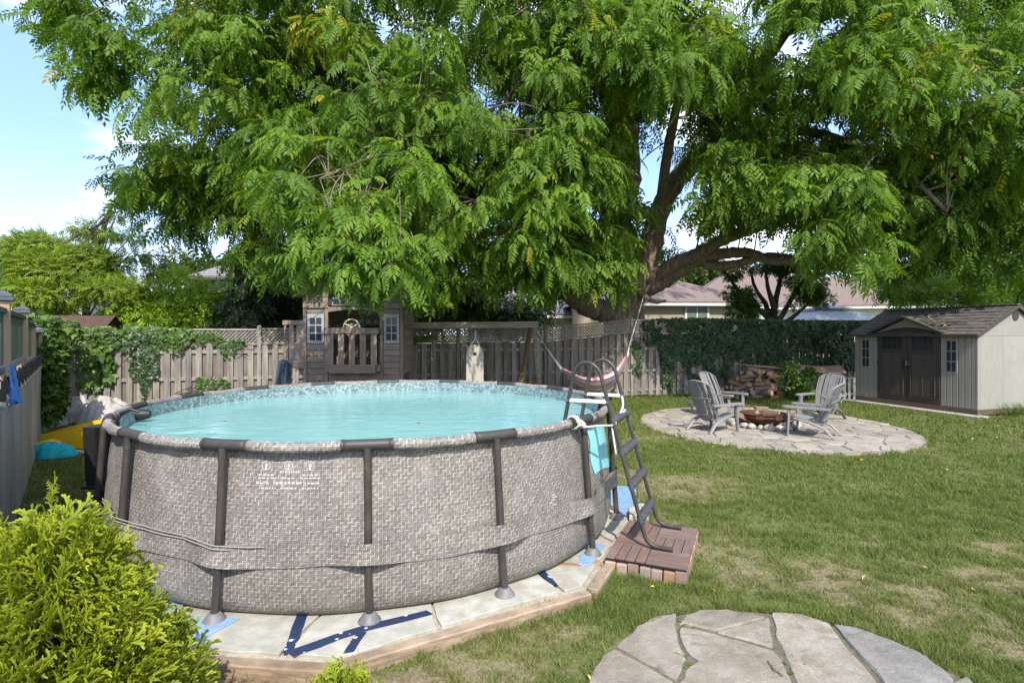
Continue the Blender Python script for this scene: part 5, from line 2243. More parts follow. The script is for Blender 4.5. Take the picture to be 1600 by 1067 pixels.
cloth('crumpled_tarp', M['white_tarp'], 'crumpled white tarp heaped against the back fence beside the pool', 'tarp', heap(-8.95, 12.1, .60, .45, .36, 3, .15, 0.03, .7, 1.6), 40, 30, loc=(-9.25, 12.25, 0))
cloth('sack', M['grey_tarp'], 'dirty grey sack slumped left of the white tarp in the shrub shade', 'sack', heap(-10.0, 11.5, .6, .5, .38, 5, .5, .02, .6, 1.5), 30, 26, loc=(-10.1, 11.55, 0))
cloth('folded_tarp', M['grey_tarp'], 'grey brown folded tarp lying behind the slumped sack', 'tarp', heap(-9.75, 12.35, .8, .34, .40, 8, -.5, .0, .5, 1.4), 30, 22, loc=(-9.7, 12.45, 0))

# yellow inflatable: pointed tapering vinyl body with ridge line
mb = MB()
A, B = Vector((-8.80, 9.9, 0)), Vector((-5.2, 9.35, 0))
ax, ay, az = frame(B - A)
secs = [(0, .02, .03, .0), (.06, .12, .10, .0), (.18, .26, .20, .01), (.34, .40, .33, .03), (.5, .50, .44, .05), (.68, .54, .50, .05), (.85, .50, .48, .03), (.95, .38, .40, .0), (1, .18, .26, 0)]
vs = []
for t, w, h, r in secs:
    p = A.lerp(B, t)
    for k, (a, b) in enumerate([(-1, .05), (-.92, .35), (-.45, .82), (.0, 1.0), (.5, .85), (.9, .4), (1, .05), (.5, 0), (-.5, 0)]):
        vs.append(p + ay * (a * w) + Vector((0, 0, b * h + .02 + (r if k == 3 else 0))))
n = 9
fs = [(i * n + k, i * n + (k + 1) % n, i * n + n + (k + 1) % n, i * n + n + k) for i in range(len(secs) - 1) for k in range(n)] + [tuple(range(n - 1, -1, -1)), tuple((len(secs) - 1) * n + k for k in range(n))]
mb.add(vs, fs)
top(mb, 'inflatable_boat', M['yellow'], 'deflated yellow inflatable boat lying by the pool in front of the tarps', 'inflatable', smooth=50, loc=A)


def striped():
    mt, g, b, out = new_mat('pink striped mat')
    pos = g.node('ShaderNodeNewGeometry').outputs['Position']
    x, y, z = g.sep(pos)
    f = g.m('FRACT', g.m('MULTIPLY', g.m('ADD', x, g.m('MULTIPLY', y, 1.3)), 5.0))
    g.put(b.inputs['Base Color'], g.ramp(f, [(0, (.60, .20, .24)), (.3, (.62, .48, .46)), (.5, (.20, .42, .50)), (.7, (.66, .36, .30)), (.9, (.60, .24, .32))]))
    b.inputs['Roughness'].default_value = .8
    return mt


cloth('beach_mat', striped(), 'pink striped beach mat spread under the yellow inflatable', 'mat',
      lambda u, v: (-8.45 + 3.1 * u - .15 * v, 8.72 + .55 * v + .45 * u + .05 * fold(u * 3, v * 3, 2), .015 + .05 * abs(fold(u * 5, v * 5, 7, 1.5))), 30, 14, loc=(-8, 9, 0))
cloth('towel', M['teal'], 'crumpled teal towel on the grass next to the left fence', 'towel', heap(-7.25, 8.70, .36, .20, .13, 12, .05, .01, .6, 2.2), 30, 18, loc=(-7.45, 8.75, 0))
cloth('swim_ring', M['yellow'], 'small limp yellow swim ring beside the teal towel', 'swim ring', heap(-7.6, 9.0, .26, .20, .22, 15, .3, .02, .5, .5), 22, 18, loc=(-7.85, 9.0, 0))

# ------------------------------------------------------------ playhouse
PHY = 12.9
ph = thing('playhouse', 'weathered cedar climbing frame playhouse with grey windows and slatted balcony', 'playhouse', (-4.5, PHY, 0))


def HP(px, py, dy=0.0):
    """playhouse front plane, surveyed at depth PHY"""
    q = P(420 + px / 5.93, 440 + py / 5.93, PHY)
    q.y += dy
    return q


def hbox(parent, name, m, x0, x1, y0, y1, d0, d1, ch=.006):
    """box covering photo-survey rectangle, from depth d0 to d1 behind the front plane"""
    a, b = HP(x0, y1), HP(x1, y0)
    mb = MB()
    mb.box(((a.x + b.x) / 2, PHY + (d0 + d1) / 2, (a.z + b.z) / 2), (abs(b.x - a.x), d1 - d0, abs(b.z - a.z)), ch)
    return mb.build(name, m, parent)


YG = (HP(0, 0).z) / (HP(0, 0).z - HP(0, 1).z)          # survey row of the ground
YG = HP(0, 0).z / ((PHY / FPX) / 5.93)
CE, CV = M['cedar'], M['cedar_v']
M['grey_frame'] = mat('grey window frame', (.34, .35, .36), (.27, .28, .29), (20, 20, 20), .6, .15)
# corner and door posts
for x0, x1 in ((318, 350), (520, 548), (1028, 1058), (1216, 1242)):
    hbox(ph, 'post', CV, x0, x1, 250, YG - 2, -.01, .08)
# lapped siding below the windows and to the ground
for x0, x1 in ((352, 518), (1060, 1214)):
    y = 578
    while y < YG - 30:
        o = hbox(ph, 'siding_board', CE, x0, x1, y, y + 53, .012, .04, .005)
        o.rotation_euler = (0, 0, 0)
        y += 57
    hbox(ph, 'siding_board', CE, x0, x1, 250, 294, .012, .04, .005)
    fr = hbox(ph, 'window', M['grey_frame'], x0 + 4, x1 - 4, 298, 574, -.012, .03, .008)
    w0, w1 = x0 + 24, x1 - 24
    for i in range(2):
        for j in range(3):
            cw, chh = (w1 - w0) / 2, (550 - 328) / 3
            hbox(fr, 'pane', M['glass'], w0 + i * cw + 5, w0 + (i + 1) * cw - 5, 328 + j * chh + 6, 328 + (j + 1) * chh - 6, -.016, .0, .002)
# lapped head boards over the windows
for x0, x1 in ((318, 552), (1018, 1245)):
    for k in range(4):
        hbox(ph, 'head_board', CE, x0, x1, 198 + k * -52, 246 + k * -52, -.03, .02, .006)
# arched beam across the opening
mb = MB()
pts = [(552, 235), (1018, 235)] + [(1018 - 466 * t, 282 - 22 * math.sin(PI * t)) for t in np.linspace(0, 1, 13)]
poly = []
for x, y in pts:
    q = HP(x, y)
    poly.append((q.x, q.z))
mb.prism(poly, (0, PHY + .01, 0), XU, ZU, Vector((0, -1, 0)), .045, .004)
mb.build('arch_beam', CE, ph)
# transom with five panes
tr_ = hbox(ph, 'window', M['grey_frame'], 585, 1010, 150, 222, -.005, .03, .006)
for k in range(6):
    w = (1005 - 590) / 6
    hbox(tr_, 'pane', M['glass'], 590 + k * w + 5, 590 + (k + 1) * w - 5, 160, 212, -.01, .01, .002)
# slatted front rail with steering wheel
hbox(ph, 'top_rail', CE, 546, 1034, 430, 485, -.20, -.12)
for x in (565, 662, 762, 862, 962):
    hbox(ph, 'baluster', CV, x, x + 55, 487, 770, -.18, -.155)
hbox(ph, 'bottom_rail', CE, 580, 1006, 765, 845, -.20, -.15)
for x0, x1 in ((1008, 1042), (546, 578)):
    hbox(ph, 'side_rail', CE, x0, x1, 765, 830, -.14, .0)
mb = MB()
c = HP(785, 425)
rr = .185
mb.tube([(c.x + rr * math.cos(a), PHY - .16, c.z + rr * math.sin(a)) for a in np.linspace(0, 2 * PI, 33)], .020, 8, cap=False)
wheel = mb.build('steering_wheel', mat('pale yellow plastic', (.62, .55, .36), (.55, .48, .31), (10, 10, 10), .5, .05), ph, smooth='all')
mb = MB()
for a in (0, 2 * PI / 3, 4 * PI / 3):
    mb.beam((c.x, PHY - .16, c.z), (c.x + rr * math.cos(a + .5), PHY - .16, c.z + rr * math.sin(a + .5)), .02, .03)
mb.build('spoke', bpy.data.materials['pale yellow plastic'], wheel)
mb = MB()
mb.prism([(.15 * math.cos(a), .12 * math.sin(a)) for a in np.linspace(0, PI, 12)], (c.x, PHY - .125, c.z - .02), XU, ZU, Vector((0, -1, 0)), .02)
mb.build('wheel_board', CE, ph)
# inside: back wall, floor, side walls
zf = HP(0, 850).z
mb = MB()
x0, x1 = HP(330, 0).x, HP(1230, 0).x
mb.box(((x0 + x1) / 2, PHY + .75, zf), (x1 - x0, 1.4, .05))
mb.build('floor', CE, ph)
zt = HP(0, 190).z
y = .0
k = 0
while zf + y < zt - .05:
    mb = MB()
    if not (.72 < y < 1.12):
        mb.box(((x0 + x1) / 2, PHY + 1.45, zf + y + .065), (x1 - x0, .025, .122), .004)
        mb.build('back_board', CE, ph)
    for s, xx in ((0, x0), (1, x1)):
        mb = MB()
        mb.box((xx + (.02 if s == 0 else -.02), PHY + .76, zf + y + .065), (.025, 1.34, .122), .004)
        mb.build('side_board', CE, ph)
    y += .128
for xx in (x0 + .04, x1 - .04):
    mb = MB()
    mb.box((xx, PHY + 1.45, zt / 2), (.09, .09, zt), .006)
    mb.build('post', CV, ph)
for k in range(7):                                        # garland of small bottles hung at the back opening
    w = (x1 - x0 - .9) / 7
    mb = MB()
    cx = x0 + .45 + (k + .5) * w
    mb.box((cx, PHY + 1.40, zt - .42), (w * .55, .02, .11), .01)
    mb.build('back_pane', M['grey_frame'], ph)
# skirting down to the ground, dark arched vents
hbox(ph, 'skirt_board', CE, 552, 1056, 850, YG - 10, .0, .03)
# roof, gabled, ridge along y, under the leaves
zr = zt + .12
cx = (x0 + x1) / 2
for s in (-1, 1):
    for k in range(6):
        t0, t1 = k / 6, (k + 1.08) / 6
        mb = MB()
        e = x0 - .18 if s < 0 else x1 + .18
        a0 = Vector((e + (cx - e) * t0, PHY - .22, zr + .62 * t0))
        a1 = Vector((e + (cx - e) * t1, PHY - .22, zr + .62 * t1))
        dd = Vector((0, 1.95, 0))
        mb.beam((a0 + a1) / 2, (a0 + a1) / 2 + dd, (a1 - a0).length, .025, .004, up=Vector((-s * -.45, 0, 1)))
        mb.build('roof_board', CE, ph)
# dormer face
hbox(ph, 'dormer_board', CE, 640, 1010, 95, 148, -.06, .0)
# left balcony
hbox(ph, 'balcony_top_rail', CE, 128, 322, 360, 402, -.02, .05)
for x in (140, 186, 256, 300):
    hbox(ph, 'balcony_baluster', CV, x, x + (44 if x in (186, 256) else 20), 403, 732, .0, .03)
hbox(ph, 'balcony_rail', CE, 142, 330, 730, 802, -.02, .05)
hbox(ph, 'balcony_post', CV, 132, 150, 802, YG, .0, .08)
mb = MB()
a = HP(142, 760)
b = HP(330, 760)
mb.box(((a.x + b.x) / 2, PHY + .5, a.z - .08), (b.x - a.x, .85, .04))
mb.build('balcony_floor', CE, ph)
hbox(ph, 'balcony_back_rail', CE, 128, 322, 360, 402, .88, .93)
for x in (150, 215, 280):
    hbox(ph, 'balcony_baluster', CV, x, x + 44, 403, 740, .90, .925)
M['navy_cloth'] = mat('dark blue tarp', (.035, .055, .10), (.02, .03, .055), (8, 8, 8), .6, .4)


def navy(u, v):
    q = HP(95 + 120 * u + 20 * v * (u - .3), 745 + 230 * v + 30 * u * (1 - v) - 40 * (1 - v) * math.sin(u * 3))
    return (q.x, PHY - .06 - .08 * math.sin(u * 11 + v) * (.3 + v) - .1 * v, max(.03, q.z))


cloth('tarp', M['navy_cloth'], 'dark blue tarp hanging below the left balcony of the playhouse', 'tarp', navy, 20, 14, loc=HP(150, 800))

# swing beam with A-frame and hanging board
BY = PHY + .75
sw = thing('swing_beam', 'thick weathered swing beam from the playhouse to an A-frame of brown legs', 'swing frame', P(840, 590, BY))
mb = MB()
mb.beam(P(630, 508.5, BY), P(841, 507, BY), .10, .155, .01)
mb.build('beam', M['fence_rail'], sw)
M['aleg'] = mat('brown stained leg', (.115, .068, .030), (.075, .045, .022), (20, 20, 3), .7, .3, rand=.2)
for (p, q), m in (((P(829, 512, BY), G(805, 640, 0)), 'aleg'), ((P(836, 512, BY), P(846, 640, BY + .1)), 'fence')):
    q = Vector((q.x, BY - .55 if m == 'aleg' else BY + .6, 0.0))
    mb = MB()
    mb.beam(p, q, .10, .085, .008)
    mb.build('leg', M[m], sw)
mb = MB()
mb.beam((P(826, 0, BY).x, BY - .3, .75), (P(838, 0, BY).x, BY + .32, .75), .04, .09, .005)
mb.build('cross_brace', M['aleg'], sw)
for px in (722, 762, 700):
    mb = MB()
    mb.tube([P(px, 515, BY), P(px, 518, BY)], .02, 8)
    mb.build('eye_bolt', M['foot'], sw)
bo = thing('swing_board', 'pale bodyboard hanging by ropes from the swing beam', 'bodyboard', P(742, 590, BY))
mb = MB()
c = P(742, 570, BY - .05)
w = 13.5 / FPX * BY
poly = [(-w, -.62), (w, -.62), (w, .28), (w * .8, .42), (w * .4, .49), (0, .50), (-w * .4, .49), (-w * .8, .42), (-w, .28)]
mb.prism(poly, c + Vector((0, .03, 0)), XU, ZU, Vector((0, -1, 0)), .05, .008)
mb.build('board', mat('pale foam bodyboard', (.44, .405, .34), (.38, .345, .285), (10, 10, 10), .65, .1), bo)
mb = MB()
mb.box(c + Vector((0, -.022, .27)), (.085, .008, .085), .002)
mb.build('badge', M['black'], bo)
for s in (-1, 1):
    mb = MB()
    mb.tube([P(743, 516, BY - .02), P(743, 528, BY - .03), c + Vector((s * .12, 0, .46)), c + Vector((s * .14, -.02, .30))], .011, 6)
    mb.build('cord', M['rope'], bo)

# ------------------------------------------------------------ hammock
hk = thing('hammock', 'pink and white striped hammock slung between the fence and the walnut trunk', 'hammock', P(940, 605, 15.2))


def ham_mat():
    mt, g, b, out = new_mat('pink striped hammock cloth')
    t = g.attr('tint')
    f = g.m('FRACT', g.m('MULTIPLY', t, 5.0))
    g.put(b.inputs['Base Color'], g.ramp(f, [(0, (.54, .27, .34)), (.32, (.58, .33, .40)), (.42, (.66, .57, .58)), (.6, (.70, .64, .63)), (.7, (.56, .34, .40)), (1, (.46, .19, .27))]))
    b.inputs['Roughness'].default_value = .85
    return mt


hp = [P(878, 575, 14.8), P(890, 588, 14.85), P(906, 600, 14.95), P(925, 607, 15.05), P(942, 606, 15.2), P(957, 598, 15.3), P(968, 584, 15.45), P(976, 566, 15.6), P(981, 552, 15.7)]
sp_ = spline(hp, 5)
N = len(sp_)
V, F, T = [], [], []
NW = 13
for i, p in enumerate(sp_):
    t = i / (N - 1)
    w = .11 + .40 * math.sin(PI * min(1, max(0, t))) ** .8
    for k in range(NW):
        s = k / (NW - 1) * 2 - 1
        V.append((p.x + s * .04, p.y + s * w, p.z + .75 * w * abs(s) ** 1.5 - .10 + .01 * math.sin(k * 2.1 + i * .4)))
        T.append((s + 1) / 2)
for i in range(N - 1):
    for k in range(NW - 1):
        F.append((i * NW + k, i * NW + k + 1, (i + 1) * NW + k + 1, (i + 1) * NW + k))
V = np.array(V)
F = np.array(F)
me = np_mesh('cloth', V - np.array(ORG[hk.name]), F, ham_mat(), {'tint': np.array(T)}, smooth=True)
link('cloth', me, hk)
for nm, i0, tgt in (('left_cords', 0, P(851, 539, 14.75)), ('right_cords', N - 1, P(983, 541, 15.9))):
    mb = MB()
    for k in range(0, NW, 1):
        mb.tube([V[i0 * NW + k], Vector(V[i0 * NW + k]).lerp(tgt, .5) + Vector((0, 0, -.015)), tgt], .007, 4)
    o = mb.build('cords', M['rope'], hk)
    o['kind'] = 'stuff'
mb = MB()
mb.tube([P(983, 541, 15.9), P(996, 497, 16.4), P(1005, 465, 16.9)], .014, 6)
mb.build('rope', M['rope'], hk, smooth='all')
mb = MB()
mb.tube([P(851, 539, 14.75), P(846, 530, 14.55), P(840, 516, BY)], .012, 6)
mb.build('rope', M['rope'], hk, smooth='all')
# ------------------------------------------------------------ houses beyond the fence
def siding_mat(name, col, rows=.11):
    mt, g, b, out = new_mat(name)
    pos = g.node('ShaderNodeNewGeometry').outputs['Position']
    x, y, z = g.sep(pos)
    f = g.m('FRACT', g.m('DIVIDE', z, rows))
    n = g.noise(pos, 1.2, 4)
    g.put(b.inputs['Base Color'], g.mix(n, tuple(c * .9 for c in col), tuple(min(1, c * 1.08) for c in col)))
    b.inputs['Roughness'].default_value = .6
    g.put(b.inputs['Normal'], g.bump(f, .8, .03))
    return mt


def roof_mat(name, c1, c2):
    mt, g, b, out = new_mat(name)
    pos = g.node('ShaderNodeNewGeometry').outputs['Position']
    x, y, z = g.sep(pos)
    f = g.m('FRACT', g.m('DIVIDE', z, .075))
    n = g.noise(g.vm('MULTIPLY', pos, (3, 3, 9)), 1.5, 6, .7)
    g.put(b.inputs['Base Color'], g.mix(g.step(n, .3, .7), c1, c2))
    b.inputs['Roughness'].default_value = .95
    b.inputs['Specular IOR Level'].default_value = .2
    g.put(b.inputs['Normal'], g.bump(g.m('ADD', f, n), .5, .03))
    return mt


M['s_white'] = siding_mat('white siding', (.68, .67, .65))
M['s_beige'] = siding_mat('tan siding', (.46, .38, .29))
M['s_grey'] = siding_mat('slate siding', (.12, .125, .135))
M['s_cream'] = siding_mat('cream siding', (.60, .56, .50))
M['r_pink'] = roof_mat('rose brown shingles', (.225, .172, .148), (.16, .122, .105))
M['r_grey'] = roof_mat('grey shingles', (.24, .22, .215), (.16, .15, .15))
M['r_red'] = roof_mat('red brown shingles', (.11, .062, .05), (.075, .044, .036))
M['trimw'] = mat('white trim', (.70, .69, .67), (.62, .61, .59), (5, 5, 5), .5, .05, rand=.03)


def house(label, c, w, d, ze, zr, rz, wm, rm, windows=(), hip=True, group=None, name='house', ov=.4):
    """c = ground centre; eave ze, ridge zr; ridge along local x; windows: (face, u, z, w, h)"""
    t = thing(name, label, 'house' if name == 'house' else 'shed', c, group)
    c = Vector(c)
    ca, sa = math.cos(rz), math.sin(rz)
    X, Y = Vector((ca, sa, 0)), Vector((-sa, ca, 0))

    def H(u, v, z):
        return c + X * u + Y * v + Vector((0, 0, z))
    for nm, o, ax, nn, L in (('front_wall', H(0, -d / 2, 0), X, -Y, w), ('back_wall', H(0, d / 2, 0), X, Y, w), ('left_wall', H(-w / 2, 0, 0), Y, -X, d), ('right_wall', H(w / 2, 0, 0), Y, X, d)):
        mb = MB()
        if not hip and nm in ('left_wall', 'right_wall'):
            mb.prism([(-L / 2, 0), (L / 2, 0), (L / 2, ze), (0, zr - .05), (-L / 2, ze)], o, ax, ZU, nn * -1, .12)
        else:
            lip = .125 if nm in ('left_wall', 'right_wall') else 0
            mb.prism([(-L / 2 + lip, 0), (L / 2 - lip, 0), (L / 2 - lip, ze), (-L / 2 + lip, ze)], o, ax, ZU, nn * -1, .12)
        mb.build(nm, wm, t)
    sl_ = (zr - ze) / (d / 2)
    e = ze - ov * sl_
    hx = w / 2 + ov
    hy = d / 2 + ov
    rx = (w / 2 - d / 2) if hip else w / 2 + ov
    rx = max(rx, .01)
    R0, R1 = H(-rx, 0, zr), H(rx, 0, zr)
    A, B, C_, D = H(-hx, -hy, e), H(hx, -hy, e), H(hx, hy, e), H(-hx, hy, e)
    mb = MB()
    up = Vector((0, 0, .06))
    vs = [A, B, C_, D, R0, R1]
    vs = [v + up for v in vs] + [v - up for v in vs]
    fs = [(0, 1, 5, 4), (2, 3, 4, 5), (1, 2, 5), (3, 0, 4)] if hip else [(0, 1, 5, 4), (2, 3, 4, 5)]
    fs2 = [tuple(i + 6 for i in f[::-1]) for f in fs]
    mb.add(vs, fs + fs2 + [(0, 6, 7, 1), (1, 7, 8, 2), (2, 8, 9, 3), (3, 9, 6, 0)])
    roof = mb.build('roof', rm, t)
    for p, q in ((A, B), (B, C_), (C_, D), (D, A)):
        mb = MB()
        dd = (q - p).normalized()
        mb.beam(p + dd * .02 + Vector((0, 0, -.10)), q - dd * .02 + Vector((0, 0, -.10)), .06, .14, .01)
        mb.build('gutter', M['trim'] if wm is M['s_grey'] else M['trimw'], roof)
    for f, u, z, ww, hh in windows:
        o, ax, nn = {'f': (H(0, -d / 2, 0), X, -Y), 'l': (H(-w / 2, 0, 0), Y, -X), 'r': (H(w / 2, 0, 0), Y, X)}[f]
        p = o + ax * u + Vector((0, 0, z)) + nn * .03
        mb = MB()
        mb.obox(p, ax, nn, ZU, ww + .16, .10, hh + .16, .01)
        wn = mb.build('window', M['trimw'], t)
        for s in (-1, 1):
            q = MB()
            q.obox(p + ax * (s * ww / 4) + nn * .045, ax, nn, ZU, ww / 2 - .06, .03, hh - .06, .004)
            q.build('pane', M['glass2'], wn)
    return t


M['glass2'] = glass_mat('house window glass', (.14, .16, .15), .06)
house('tan bungalow with rose brown hip roof and white framed window behind the ivy fence', (8.0, 33.2, 0), 9.6, 8.4, 3.75, 5.45, .05, M['s_beige'], M['r_pink'], [('f', 1.55, 3.02, 1.15, .9), ('f', -2.6, 3.0, 1.2, .9)])
house('white house with pinkish hip roof behind the small multi stem tree', (19.2, 44.0, 0), 12, 9, 4.2, 7.2, -.12, M['s_white'], M['r_pink'], [('f', -3, 2.6, 1.2, 1.2), ('f', 2.5, 2.6, 1.2, 1.2)])
house('white gabled house with rose roof left of and behind the shed', (22.5, 38.5, 0), 9, 7.5, 3.9, 6.0, 1.25, M['s_white'], M['r_pink'], [('l', 1.0, 2.7, .9, 1.1), ('f', -1.5, 2.6, 1.0, 1.1)])
house('distant grey roofed pale house above the right end of the shed', (35, 38, 0), 10, 8, 3.9, 6.3, .4, M['s_cream'], M['r_grey'], [('f', -2, 2.6, 1.2, 1.2), ('l', 0, 2.6, 1.2, 1.2)])
house('cream house gable glimpsed between trunk and hanging leaves', (1.6, 34, 0), 7, 7, 3.2, 5.0, .35, M['s_cream'], M['r_grey'], [('f', 1.2, 2.6, .8, 1.0)], hip=False)
house('dark slate sided house with grey hip roof beyond the left trees', (-11.9, 33, 0), 9, 8, 5.2, 7.6, -.08, M['s_grey'], M['r_grey'], [('f', -2.9, 4.3, 1.0, 1.3), ('f', 1.4, 4.4, 1.0, 1.3)])
house('pale grey house hidden behind the golden tree at the left', (-31, 36, 0), 11, 8, 4.6, 8.2, .1, M['s_cream'], M['r_grey'], [('f', 2, 3.2, 1.2, 1.2)])
house('small shed with red brown gable roof just behind the back fence at left', (-13.1, 16.6, 0), 1.7, 1.8, 1.95, 2.45, .25, M['s_grey'], M['r_red'], [], hip=False, name='neighbour_shed', ov=.15)

# canopy of the neighbour's gazebo
gz = thing('gazebo', 'pale grey soft top gazebo behind the ivy fence next to the white house', 'gazebo', (12.9, 22.5, 0))
GC = Vector((12.9, 22.5, 0))
for zz0, zz1, r0, r1 in ((2.45, 2.93, 1.75, .55), (2.99, 3.17, .72, .03)):
    mb = MB()
    vs = []
    for r, z in ((r0, zz0), (r0 * .45 + r1 * .55, zz0 + (zz1 - zz0) * .45), (r1, zz1)):
        vs += [GC + Vector((a * r, b * r, z)) for a, b in CH]
    mb.add(vs, [(i * 4 + k, i * 4 + (k + 1) % 4, i * 4 + 4 + (k + 1) % 4, i * 4 + 4 + k) for i in range(2) for k in range(4)])
    mb.build('canopy', mat('grey canopy cloth', (.33, .345, .38), (.28, .295, .33), (4, 4, 4), .7, .1) if 'grey canopy cloth' not in bpy.data.materials else bpy.data.materials['grey canopy cloth'], gz)
for a, b in CH:
    mb = MB()
    mb.box(GC + Vector((a * 1.62, b * 1.62, 1.24)), (.07, .07, 2.46), .01)
    mb.build('post', M['black'], gz)
for s in (-1, 1):
    mb = MB()
    mb.beam(GC + Vector((-1.75, s * 1.75, 2.43)), GC + Vector((1.75, s * 1.75, 2.43)), .04, .09)
    mb.build('valance_bar', M['black'], gz)

# ------------------------------------------------------------ foliage materials
M['walnut'] = leaf_mat('walnut leaf', (.066, .138, .018), (.22, .36, .038), (.48, .40, .02), .52, .5, .25, ylo=.97)
M['gold'] = leaf_mat('golden locust leaf', (.085, .165, .022), (.30, .40, .045), (.62, .56, .025), .45, .5, .25, ylo=.88)
M['green'] = leaf_mat('shrub leaf', (.042, .090, .016), (.135, .235, .040), (.27, .32, .05), .35, .45, .4, ylo=.92)
M['darkgreen'] = leaf_mat('dark conifer needle', (.012, .028, .012), (.040, .075, .024), None, .15, .55, .3)
M['ivy'] = leaf_mat('ivy leaf', (.020, .050, .017), (.070, .128, .034), (.17, .22, .05), .22, .42, .45, ylo=.93)
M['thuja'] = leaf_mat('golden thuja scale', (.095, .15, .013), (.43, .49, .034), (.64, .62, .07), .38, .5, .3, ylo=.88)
M['cedarhedge'] = leaf_mat('golden hedge leaf', (.11, .235, .022), (.36, .50, .045), (.52, .58, .06), .35, .5, .3, ylo=.9)
M['distant'] = leaf_mat('distant foliage', (.05, .085, .025), (.13, .17, .045), None, .3, .6, .2)


def limb_mb(pts, r0, r1, n=10, seg=7, wob=.10, pw=1.0):
    sp = spline(pts, seg)
    L = len(sp)
    rs = [r0 + (r1 - r0) * (i / (L - 1)) ** pw for i in range(L)]
    sp = [p + Vector((rnd.uniform(-1, 1), rnd.uniform(-1, 1), rnd.uniform(-1, 1))) * (.10 * r) for p, r in zip(sp, rs)]
    mb = MB()
    mb.tube(sp, rs, n, wob=wob)
    return mb, sp, rs


# ------------------------------------------------------------ the walnut tree
WT = Vector((4.0, 18.4, 0))
walnut = thing('walnut_tree', 'huge multi stemmed walnut tree with drooping feathery leaves behind the fence', 'tree', WT)
NODES = []                                             # points on limbs that carry branches
SK = []


def limb(name, pts, r0, r1, n=12, carry=True, pw=1.0):
    mb, sp, rs = limb_mb([Vector(p) for p in pts], r0, r1, n, 7, .12, pw)
    mb.build(name, M['bark'], walnut, smooth='all')
    if carry:
        for p, r in list(zip(sp, rs))[3:]:
            NODES.append((p, r))


# flared trunk with buttress ribs
tp = spline([WT + Vector((-.05, 0, -.1)), WT + Vector((-.03, 0, .6)), P(975, 490, 18.3), P(980, 462, 18.3), P(986, 436, 18.3), P(985, 405, 18.35)], 6)
rr = np.interp(np.linspace(0, 1, len(tp)), [0, .15, .45, .75, 1], [.95, .72, .62, .66, .40])
vs, fs = [], []
nn = 30
for i, p in enumerate(tp):
    for k in range(nn):
        a = 2 * PI * k / nn
        rib = 1 + .08 * math.sin(a * 5 + i * .08) + .045 * math.sin(a * 11 - i * .2) + rnd.uniform(-.02, .02)
        vs.append(p + Vector((math.cos(a), math.sin(a), 0)) * (rr[i] * rib))
fs = [(i * nn + k, i * nn + (k + 1) % nn, i * nn + nn + (k + 1) % nn, i * nn + nn + k) for i in range(len(tp) - 1) for k in range(nn)]
fs.append(tuple((len(tp) - 1) * nn + k for k in range(nn)))
mb = MB()
mb.add(vs, fs)
mb.build('trunk', M['bark'], walnut, smooth='all')
limb('limb', [P(982, 450, 18.3), P(975, 400, 18.3), P(966, 350, 18.2), P(984, 280, 18.1), P(982, 215, 18.0), P(988, 150, 17.9), P(1000, 70, 17.7), P(985, -40, 17.4), P(990, -160, 17)], .50, .16)
limb('limb', [P(1000, 445, 18.3), P(1015, 395, 18.1), P(1030, 330, 17.9), P(1062, 278, 17.7), P(1110, 225, 17.3), P(1165, 140, 17), P(1225, 50, 16.6), P(1290, -30, 16), P(1370, -150, 15)], .41, .13)
limb('limb', [P(1012, 440, 18.1), P(1050, 415, 17.6), P(1090, 396, 17.2), P(1130, 375, 16.8), P(1190, 352, 16.2), P(1280, 318, 15.4), P(1400, 270, 14.5), P(1540, 240, 13.8)], .27, .06)
limb('limb', [P(1005, 455, 18.2), P(1040, 438, 17.9), P(1078, 412, 17.6), P(1120, 398, 17.3), P(1165, 395, 17.0), P(1210, 408, 16.6), P(1270, 410, 16.0), P(1350, 425, 15.5), P(1440, 405, 15)], .27, .05)
limb('limb', [P(1092, 408, 17.5), P(1115, 415, 17.3), P(1150, 413, 17.0), P(1200, 400, 16.8), P(1260, 405, 16.6), P(1330, 395, 16.4), P(1420, 355, 16.4), P(1520, 330, 16.2)], .17, .05)
limb('limb', [P(968, 492, 18.3), P(935, 484, 18.0), P(908, 472, 17.6), P(880, 452, 17.0), P(845, 440, 16.2), P(790, 405, 15.0), P(720, 378, 13.8), P(640, 330, 12.6), P(560, 310, 11.5)], .42, .06)
limb('limb', [P(970, 440, 18.3), P(945, 390, 18.2), P(905, 340, 17.8), P(830, 300, 17.0), P(760, 240, 16), P(660, 160, 15), P(560, 120, 14.3), P(440, 90, 14)], .38, .07)
limb('limb', [P(972, 380, 18.2), P(940, 320, 17.0), P(880, 250, 15.5), P(800, 190, 13.8), P(700, 190, 12.6), P(590, 240, 11.3), P(500, 280, 10.4)], .13, .02)
limb('limb', [P(984, 300, 18.1), P(960, 200, 16.5), P(930, 120, 14.8), P(900, 60, 13.2), P(870, 40, 12.0)], .22, .05)
limb('limb', [P(984, 200, 18), P(900, 90, 17.6), P(780, 10, 17), P(620, -40, 16.2), P(430, -30, 15.3), P(270, 20, 14.6)], .24, .05)
limb('limb', [P(840, 305, 17.1), P(700, 290, 16.2), P(560, 300, 15.6), P(400, 290, 15.9), P(310, 280, 16.4), P(240, 283, 16.8)], .17, .02)
limb('limb', [P(905, 350, 17.9), P(790, 360, 17.4), P(640, 380, 17), P(500, 360, 16.6), P(400, 350, 16.2)], .2, .04)
limb('limb', [P(1165, 140, 17), P(1250, 130, 15.8), P(1360, 150, 14.6), P(1480, 170, 13.6), P(1600, 140, 13)], .22, .05)
limb('limb', [P(1110, 225, 17.3), P(1200, 200, 16.4), P(1300, 215, 15.2), P(1400, 260, 13.8), P(1480, 330, 12.9)], .2, .04)
